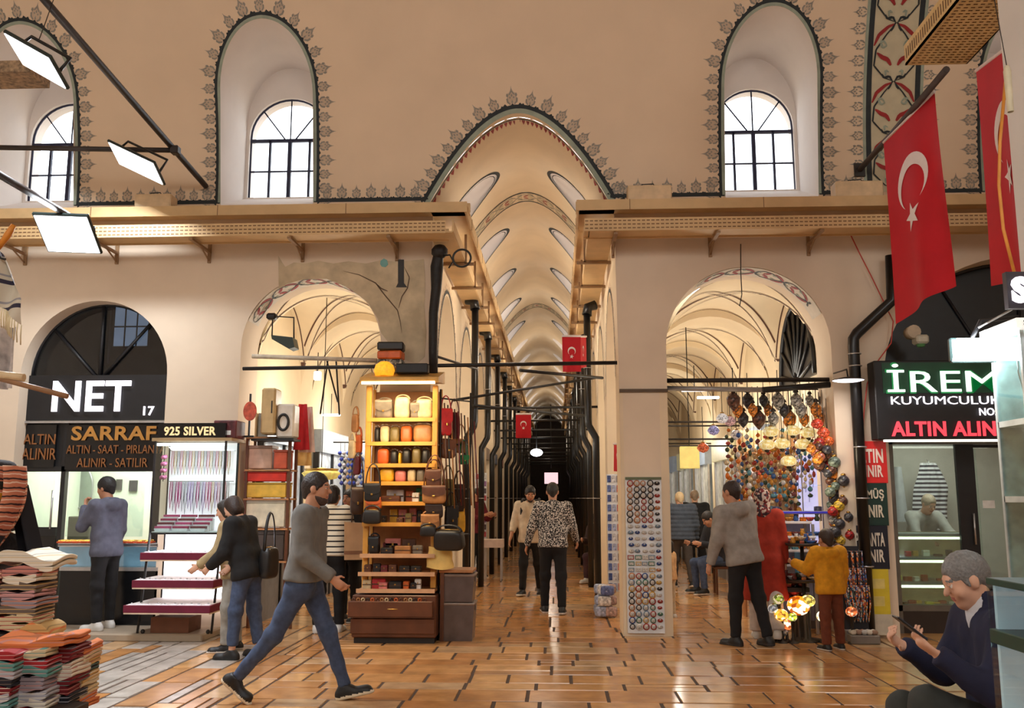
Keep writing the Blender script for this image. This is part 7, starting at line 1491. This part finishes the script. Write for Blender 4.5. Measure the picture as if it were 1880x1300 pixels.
    if o.get('beard'):
        Hf = Field(hc-.2, hc+.16, vx); Hf.ell(hp_((0, .022, -.037)), np.array((.064, .068, .088))*hs, HR, .02); Hf.cone(hp_((0, .058, -.092)), hp_((0, .06, -.09)), .029*hs, .029*hs, .03); Hf.cut(hp_((0, 0, -.040)), HR @ np.array([0, .35, 1.])); Hf.ell(hp_((0, .10, -.054)), np.array((.020, .04, .010))*hs, HR, .006, True); Hf.cut(hp_((0, -.01, 0)), HR @ np.array([0, -1., .0])); sdf_obj(Hf, 'beard', M('beard_'+o.get('hairname', 'dark'), tuple(int(q*1.5+14) for q in o.get('hairc', (34, 26, 24))), .7, var=.3, scale=80), root, None, 1)
    # ---- trousers
    vc = max(vx, .013); b = o['bottom']; wd = b.get('wide', 0); G = Field(lo, hi, vc)
    for s_ in (-1, 1): G.cone(tf((s_*.06, -.005, .10)), J['pel']+np.array([s_*.07, -.012, -.02]), .098, .108, .04)
    G.cut(tf((0, 0, .17)), up)
    for nm in 'LR':
        an = J['an'+nm]; kn = J['kn'+nm]; e = an+(an-kn)/np.linalg.norm(an-kn)*.012; G.cone(J['hip'+nm], kn, .094+wd*.3, .064+wd, .05); G.cone(kn, e, .064+wd, .047+wd*1.3, .03)
        G.ell(kn+(kn-J['hip'+nm])*0, (.066+wd,)*3, None, .03)
    G.folds(b.get('fold', .004), 32, 5)
    for nm in 'LR':
        an = J['an'+nm]; kn = J['kn'+nm]; d = (an-kn)/np.linalg.norm(an-kn); q = G.sl(an-.13, an+.13, 0); P = G.pts(q); cutd = sum((P[i]-(an[i]+d[i]*b.get('hem', -.01)))*d[i] for i in range(3)); G.F[q] = np.where(cutd > -.0, np.maximum(G.F[q], cutd), G.F[q])
    sdf_obj(G, b.get('name', 'trousers'), b['mat'], root)
    # ---- shoes
    for nm in 'LR':
        an = J['an'+nm]; fp = rad(J['fp'+nm]); fw = np.array([0, math.cos(fp), -math.sin(fp)]); dn = np.array([0, -math.sin(fp), -math.cos(fp)]); s_ = -1 if nm == 'L' else 1; ft = rad(o.get('toe', 8))*-s_; Rf = np.array(Matrix.Rotation(ft, 3, 'Z')); fw = Rf @ fw; dn = Rf @ dn; sx = np.cross(fw, dn)
        W = Field(an-.26, an+.26, max(vx*.8, .009)); base = an+dn*.048
        W.cone(base-fw*.04, base+fw*.150+dn*.002, .046, .037, .02, sx, .92); W.cone(base-fw*.03-dn*.02, base+fw*.03-dn*.03, .038, .036, .03); W.cone(an-fw*.01+dn*.03, an-fw*.008-dn*.01, .042, .044, .02); W.ell(base+fw*.135+dn*.006, (.044, .055, .028), None, .03)
        W.cone(base-fw*.045+dn*.020, base+fw*.165+dn*.020, .043, .043, .012, dn, .34)
        W.cut(an+dn*.080, dn); W.cut(an-dn*.022, -dn)
        def pk(c, an=an, dn=dn): return (((c-an) @ dn) > .054).astype(int)
        sdf_obj(W, 'shoe', [o['shoe'], o.get('sole', M('white_sole', (214, 208, 200), .6))], root, pk, 1)
    # ---- upper garment
    t = o['top']; f = t.get('fit', .0); G = Field(lo, hi, vc); L = t.get('len', .04)
    for s_ in (-1, 1):
        G.cone(tf((s_*.085, 0, .40)), tf((s_*.07, 0, .14)), .102+f, .100+f, .05, n_fwd, .86); G.cone(tf((s_*.07, 0, .14)), tf((s_*.075, -.005, -.03)), .102+f, .114+f, .05)
        if L < -.1: G.cone(tf((s_*.075, -.005, -.03)), tf((s_*.085, .0, L-.05)), .116+f, .128+f+t.get('flare', .02), .05)
    G.cone(tf((-.13, -.005, .475)), tf((.13, -.005, .475)), .066+f*.6, .066+f*.6, .05); G.cone(tf((0, -.01, .50)), tf((0, -.012, .545)), .080, .070, .03)
    G.cut(tf((0, 0, L)), -up); G.cut(tf((0, -.012, .565)), T @ np.array([0, .25, 1.]))
    G.cone(tf((0, .0, .55)), tf((0, .02, .62)), .058, .066, .005, sub=True)
    if t.get('hood'): G.ell(tf((0, -.105, .50)), (.125, .06, .085), T, .03); G.ell(tf((0, -.085, .56)), (.085, .05, .05), T, .02, True); G.cone(tf((-.09, -.05, .54)), tf((.09, -.05, .54)), .03, .03, .04)
    if t.get('zip_collar'): G.cone(tf((0, -.01, .54)), tf((0, -.008, .585)), .075, .072, .02); G.cone(tf((0, -.0, .55)), tf((0, .01, .64)), .056, .062, .004, sub=True)
    ce = .006
    for nm in 'LR':
        sl = t.get('sleeve', 1.0); e = J['el'+nm]; w_ = J['wr'+nm]; end = e+(w_-e)*sl; ext = t.get('arm', .0)
        G.cone(J['sh'+nm], e, .064+f+ext, .052+f*.7+ext, .04); G.cone(e, end, .052+f*.7+ext, .040+f*.5+ext, .025)
        if t.get('cuff'): G.cone(end-(w_-e)*.16, end-(w_-e)*.02, .043+f*.4, .038+f*.4, .01)
    if t.get('rings'): G.rings(*t['rings'])
    G.folds(t.get('fold', .0045), t.get('ff', 30), 9)
    for nm in 'LR':
        e = J['el'+nm]; w_ = J['wr'+nm]; d = (w_-e)/np.linalg.norm(w_-e); end = e+(w_-e)*t.get('sleeve', 1.0)+d*.01; q = G.sl(end-.07, end+.07, 0); P = G.pts(q); cd_ = sum((P[i]-end[i])*d[i] for i in range(3)); G.F[q] = np.where(cd_ > 0, np.maximum(G.F[q], cd_), G.F[q])
    sdf_obj(G, t.get('name', 'sweater'), t['mat'], root)
    if t.get('under'):
        U = Field(tf((-.14, -.14, .4)), tf((.14, .2, .68))+.05, .01); U.cone(tf((0, -.005, .50)), tf((0, .0, .605)), .078, .068, .02); U.cone(tf((0, .05, .47)), tf((0, .03, .53)), .03, .045, .03); U.cut(tf((0, 0, .61)), T @ np.array([0, .15, 1.])); sdf_obj(U, 'shirt_collar', t['under'], root)
    J['world'] = lambda v: Matrix.Translation(loc) @ Matrix.Rotation(rad(heading), 4, 'Z') @ Matrix.Scale(S, 4) @ Vector(v)
    return root, J
def cl(n, c, r=.9, var=.12, sc_=14, b=.15): return M('cloth_'+n, c, r, var=var, scale=sc_, bump=b)
denim = cl('denim', (64, 78, 106), .9, .2, 20); blackc = cl('black_trousers', (22, 22, 25)); shoe_b = M('black_shoe', (24, 24, 26), .5, var=.2); shoe_w = M('white_shoe', (206, 204, 200), .55, var=.1)
P1 = gr(545, 1288)
person('man in grey sweater and blue jeans striding right in front', (P1.x+.03, P1.y, .0), -92, 1.80, dict(lean=4, legR=(-27, 14, 1, 36), legL=(23, 3, 1, -12), armR=(6, 6, 46, 8), armL=(-22, 8, 22, 0), head=(0, 2, 0), palmR=(-1, .2, 0), curlR=.7),
       dict(vox=.0085, hair='short', hg=.008, beard=True, hairc=(40, 28, 24), hairname='brown', skin='mid', top=dict(mat=cl('grey_sweater', (112, 110, 106)), name='sweater', len=.015, cuff=True, fit=.022, fold=.008), bottom=dict(mat=denim, name='jeans', wide=-.002), shoe=shoe_b, sole=M('cream_sole', (226, 214, 190), .6)))
P2 = gr(448, 1208)
_, J2 = person('woman in black jacket and cropped jeans looking down to the left', (P2.x, P2.y, 0), 78, 1.60, dict(lean=13, legR=(-4, 6, 3, 0), legL=(8, 6, 3, 0), armR=(2, 12, 46, 24), armL=(8, 12, 44, 22), head=(0, 24, 0)),
       dict(vox=.011, fem=True, hair='bob', hairc=(46, 30, 24), hairname='chestnut', skin='light', top=dict(mat=cl('black_jacket', (20, 20, 22)), name='jacket', fit=.032, len=-.09, fold=.007), bottom=dict(mat=denim, name='jeans', wide=.008, hem=-.06), shoe=shoe_b, sole=shoe_b))
hb = handbag('dark grey shoulder bag hanging behind the woman in black jacket', 'bag', 'black', .24, .12, .30, Vector(J2['world']((.10, -.19, .80))), rad(78), .36, False, None, None, 0, 'shoulder_bag', .015)
person('person in beige jacket and pale trousers behind the woman in black', (at(428, 1100, 9.42).x, 9.42, 0), 95, 1.54, dict(lean=8, legR=(0, 4, 3, 0), legL=(4, 4, 3, 0), armR=(15, 10, 40, 10), armL=(15, 10, 40, 10), head=(0, 15, 0)),
       dict(fem=True, hair='bob', hairc=(40, 32, 28), hairname='dark2', top=dict(mat=cl('beige_jacket', (166, 146, 108)), name='jacket', fit=.03, len=-.08), bottom=dict(mat=cl('pale_trousers', (150, 146, 138)), wide=.012), shoe=shoe_b))
person('man in slate hooded jacket with his hand at his face', (at(188, 1138, 10.3).x, 10.28, .08), 70, 1.70, dict(lean=2, legR=(2, 3, 3, 0), legL=(-3, 3, 4, 0), armL=(34, 4, 128, 26), armR=(4, 8, 14, 6), head=(10, 8, 0), curlL=1.2, palmL=(.4, -.6, .4)),
       dict(vox=.011, hair='short', hg=.020, hairc=(24, 22, 24), hairname='black', skin='mid', toe=14, top=dict(mat=cl('slate_hoodie', (88, 90, 106)), name='hooded_jacket', fit=.014, len=-.09, hood=True), bottom=dict(mat=blackc, wide=.006), shoe=shoe_w, sole=shoe_w))
stripe_b = bandmat('cream_black_stripe', [(0, (222, 212, 192)), (.72, (40, 36, 36))], .062, 'Z', .9)
_, J5 = person('woman in cream and black striped sweater seen from behind', (at(606, 1140, 10.75).x-.02, 10.75, 0), 4, 1.70, dict(lean=2, legR=(3, 3, 3, 0), legL=(-2, 3, 3, 0), armR=(14, 14, 62, 4), armL=(6, 8, 30, 8), head=(-28, 0, 0)),
       dict(fem=True, hair='bob', hairc=(30, 22, 24), hairname='dark3', skin='mid', top=dict(mat=stripe_b, name='striped_sweater', fit=.022, len=-.02, cuff=True), bottom=dict(mat=blackc, wide=.008), shoe=shoe_w, sole=shoe_w))
tb = Vector((at(652, 1020, 10.55).x, 10.60, at(652, 1028, 10.55).z)); t = thing('paper_tote', 'large beige paper shopping bag hanging beside the striped woman', 'bag', tb, .25); hh = .50
MB().prism([(-.13, 0), (.13, .0), (.15, .40), (-.14, .42)], -.05, .05).build('bag_body', M('kraft_beige', (190, 150, 110), .8, var=.06), t); MB().prism([(-.135, .06), (.136, .06), (.138, .10), (-.136, .10)], -.053, .053).build('dark_band', M('brown_band', (140, 96, 66), .8), t)
for yy in (-.035, .035): MB().tube([(-.06, yy, .40), (-.05, yy, .55), (.05, yy, .55), (.06, yy, .40)], .006, 5).build('handle', M('dark_cord', (60, 40, 32), .7), t)
person('person in black with an orange lit face behind the striped woman', (at(640, 1100, 11.7).x, 11.7, 0), 150, 1.66, dict(legR=(0, 3, 3, 0), legL=(0, 3, 3, 0), armR=(10, 8, 60, 16), armL=(8, 8, 40, 10), head=(0, 5, 0)),
       dict(hair='short', hg=.012, skin='tan', top=dict(mat=cl('black_coat', (26, 24, 26)), name='coat', fit=.02, len=-.12), bottom=dict(mat=blackc, wide=.01), shoe=shoe_b))
chev = vormat('black_white_weave', [(30, 30, 34), (196, 190, 184), (44, 42, 46), (214, 208, 200), (24, 24, 28)], 95, .8)
P7 = gr(1016, 1127)
person('man in black and white patterned sweater walking away', (P7.x, P7.y, 0), 2, 1.76, dict(lean=2, legR=(-4, 8, 2, 4), legL=(10, 6, 2, -2), armR=(8, 15, 36, 2), armL=(4, 18, 18, 4), head=(0, 4, 0)),
       dict(hair='short', hg=.009, hairc=(28, 24, 24), hairname='dark', skin='mid', top=dict(mat=chev, name='patterned_sweater', fit=.012, len=-.04), bottom=dict(mat=blackc, wide=.006), shoe=shoe_b))
P8 = gr(982, 1093)
_, J8 = person('man in cream shirt with a backpack coming forward looking down', (P8.x-.06, P8.y, 0), 170, 1.76, dict(lean=3, side=0, legR=(12, 6, 2, -4), legL=(-6, 10, 2, 6), armR=(4, 14, 22, 6), armL=(10, 12, 40, 10), head=(14, 22, 0)),
       dict(hair='short', hg=.014, beard=True, hairc=(26, 22, 22), hairname='dark', skin='mid', top=dict(mat=cl('cream_shirt', (206, 190, 168)), name='shirt', fit=.016, len=-.08, sleeve=.55), bottom=dict(mat=blackc, wide=.004), shoe=shoe_b))
bkp = thing('backpack', 'black backpack on the back of the man in cream shirt', 'backpack', J8['world']((0, -.24, 1.06)), rad(170)); pillow(MB(), .30, .16, .42, taper=.15).build('body', M('black_nylon', (28, 28, 32), .7), bkp)
for s_ in (-1, 1): MB().tube([(s_*.10, .06, .38), (s_*.13, .16, .43), (s_*.13, .30, .40), (s_*.125, .36, .24), (s_*.13, .30, .06), (s_*.13, .1, .02)], .022, 6, flat=.4).build('strap', M('black_nylon', (28, 28, 32), .7), bkp)
person('man in maroon shirt standing with folded arms beyond the stall', (at(874, 1000, 18.1).x, 18.1, 0), -120, 1.74, dict(legR=(0, 2, 3, 0), legL=(0, 2, 3, 0), armR=(22, 10, 88, 34), armL=(24, 8, 84, 34), head=(0, 6, 0)),
       dict(hair='short', skin='mid', top=dict(mat=cl('maroon_shirt', (104, 26, 40)), name='shirt', fit=.012, len=-.05, sleeve=.5), bottom=dict(mat=blackc), shoe=shoe_b))
sitp = dict(lean=12, legR=(82, 88, 6, 0), legL=(82, 84, 6, 0), armR=(22, 8, 78, 18), armL=(20, 8, 80, 18), head=(0, 30, 0), hipz=.55)
def stool(lab, x, y, h_=.42):
    t = thing('stool', lab, 'stool', (x, y, 0)); MB().bb(-.15, .15, -.15, .15, h_-.04, h_, 0, .012).build('seat', wood_b, t)
    for sx in (-.12, .12):
        for sy in (-.12, .12): MB().bb(sx-.016, sx+.016, sy-.016, sy+.016, 0, h_-.04).build('leg', wood_b, t)
    return t
xs_, ys_ = at(1106, 1000, 17.2).x, 17.2
person('seated person in dark clothes looking at a phone by the right piers', (xs_, ys_, 0), 150, 1.66, sitp, dict(hair='short', skin='mid', top=dict(mat=cl('dark_brown_top', (58, 40, 38)), name='jacket', fit=.02, len=-.02), bottom=dict(mat=cl('plum_trousers', (70, 46, 52)), wide=.004), shoe=shoe_w)); stool('low wooden stool under the seated person by the right piers', xs_, ys_+.04, .415)
puff = cl('slate_quilted', (70, 78, 92))
P11 = gr(1256, 1072)
person('man in slate quilted jacket walking away down the right aisle', (P11.x-.1, P11.y-.6, 0), 8, 1.66, dict(lean=4, legR=(-8, 10, 3, 8), legL=(12, 6, 3, -3), armR=(2, 12, 20, 4), armL=(6, 12, 24, 6), head=(0, 6, 0)),
       dict(hair='short', hg=.012, hairc=(216, 190, 150), hairname='blond', top=dict(mat=puff, name='quilted_jacket', fit=.045, len=-.05, rings=(.016, .075), arm=.008), bottom=dict(mat=cl('taupe_trousers', (72, 64, 60)), wide=.008), shoe=shoe_b))
person('man in black jacket beside the quilted jacket man', (at(1278, 1000, 17.6).x, 17.6, 0), -6, 1.70, dict(legR=(8, 6, 3, 0), legL=(-6, 8, 3, 6), armR=(4, 12, 20, 4), armL=(4, 10, 20, 4), head=(0, 4, 0)),
       dict(hair='short', hairc=(150, 130, 110), hairname='greybrown', top=dict(mat=cl('black_jacket2', (30, 30, 34)), name='jacket', fit=.03, len=-.04), bottom=dict(mat=blackc, wide=.006), shoe=shoe_b))
P13 = gr(1372, 1186)
person('man in light grey hoodie and black trousers stepping left', (P13.x, P13.y, 0), 30, 1.74, dict(lean=6, side=-7, legR=(-8, 6, 5, 4), legL=(6, 4, 1, 0), armL=(6, 9, 18, 6), armR=(6, 8, 24, 10), head=(10, 0, 0)),
       dict(vox=.011, hair='short', hg=.008, hairc=(44, 30, 26), hairname='brown', skin='mid', toe=12, top=dict(mat=cl('light_grey_hoodie', (146, 140, 134)), name='hoodie', fit=.026, len=-.06, hood=True, cuff=True, fold=.006), bottom=dict(mat=blackc, wide=.006), shoe=shoe_b, sole=M('dark_sole', (50, 48, 48), .7)))
person('woman in long red coat and patterned headscarf beyond the hoodie man', (at(1402, 1100, 10.55).x, 10.45, 0), -12, 1.66, dict(legR=(-12, 12, 2, 8), legL=(6, 4, 2, 0), armR=(4, 9, 16, 4), armL=(4, 8, 20, 4), head=(20, 0, 0)),
       dict(fem=True, hair=None, scarf=vormat('scarf_print', [(120, 40, 44), (206, 190, 180), (60, 50, 60)], 40, .9), top=dict(mat=cl('red_coat', (168, 52, 34)), name='long_coat', fit=.022, len=-.46, flare=.03), bottom=dict(mat=cl('white_trousers', (206, 196, 190)), wide=.022), shoe=shoe_w, sole=shoe_w))
P15 = gr(1530, 1193)
person('small boy in mustard hooded jacket and brown trousers', (P15.x, P15.y, 0), 18, 1.20, dict(lean=2, legR=(2, 3, 4, 0), legL=(-2, 3, 4, 0), armL=(34, 14, 74, -6), armR=(4, 10, 14, 4), head=(0, 4, 0), curlL=.9),
       dict(hs=1.28, vox=.013, hair='short', hg=.008, hairc=(52, 38, 32), hairname='brown2', skin='mid', top=dict(mat=cl('mustard_hoodie', (214, 148, 24)), name='hooded_jacket', fit=.045, len=-.10, hood=True, cuff=True, arm=.01), bottom=dict(mat=cl('brown_trousers', (110, 54, 32)), wide=.016), shoe=shoe_b))
# seated man with phone in the right foreground
q = at(1848, 1250, 4.3); hx = q.x
_, J16 = person('grey haired man in navy jacket seated at right using a phone', (hx, 4.3, 0), 90, 1.72, dict(lean=8, legL=(110, 100, 3, 0), legR=(100, 96, 5, 0), armL=(20, 8, 106, 16), armR=(26, 6, 96, 26), head=(0, 20, 0), hipz=.50, curlL=.75, curlR=.9, palmL=(.3, -.2, 1), palmR=(-.6, 0, .7)),
       dict(vox=.0075, hair='short', hg=.007, hairc=(120, 118, 116), hairname='grey', skin='light', top=dict(mat=cl('navy_jacket', (30, 32, 58)), name='jacket', fit=.016, len=-.10, zip_collar=True, cuff=True, fold=.007, under=cl('white_shirt', (206, 206, 212))), bottom=dict(mat=cl('dark_olive_trousers', (52, 54, 50)), wide=.010, fold=.006), shoe=shoe_b))
stool('wooden stool under the grey haired man at right', hx+.02, 4.3, .375)
w_ = J16['world'](J16['wrL']+J16['adL']*.12+np.array([0.0, .015, .045])); t = thing('mobile_phone', 'dark mobile phone held in the hand of the grey haired man', 'phone', w_, rad(90)); t.rotation_euler.x = rad(38)
MB().box((0, 0, 0), (.072, .15, .009), 0, .003).build('case', black, t); MB().box((0, 0, .005), (.066, .14, .001)).build('screen', M('dark_screen', (60, 70, 90), .1, emit=.15), t)
xs_, ys_ = at(1322, 1000, 15.3).x, 15.3
person('person in dark jacket and jeans seated along the right aisle', (xs_, ys_, 0), 110, 1.72, sitp, dict(hair='short', skin='mid', top=dict(mat=cl('dark_jacket3', (38, 38, 44)), name='jacket', fit=.02, len=-.02), bottom=dict(mat=denim, name='jeans', wide=.004), shoe=shoe_b)); stool('wooden stool under the person in jeans along the right aisle', xs_+.03, ys_, .43)
person('shopkeeper in grey sweater bending over the lit case', (at(1684, 1000, 12.2).x, 12.22, 0), 195, 1.66, dict(lean=24, legR=(0, 3, 3, 0), legL=(0, 3, 3, 0), armR=(34, 10, 40, 10), armL=(40, 10, 40, 20), head=(0, 18, 0)),
       dict(hair='short', hairc=(176, 160, 140), hairname='sandy', top=dict(mat=cl('pale_grey_sweater', (158, 158, 154)), name='sweater', fit=.02, len=-.02), bottom=dict(mat=blackc), shoe=shoe_b))
person('small dark haired child partly behind the magnet board', (at(1229, 1050, 12.2).x, 12.2, 0), 60, .98, dict(legR=(0, 3, 3, 0), legL=(0, 3, 3, 0), armL=(30, 8, 60, 8), head=(0, 8, 0)),
       dict(hs=1.35, vox=.013, hair='bob', hairc=(26, 22, 24), hairname='black', top=dict(mat=cl('peach_top', (214, 170, 120)), name='sweater', fit=.03, len=-.05), bottom=dict(mat=cl('cream_trousers', (206, 190, 160)), wide=.01), shoe=shoe_w))
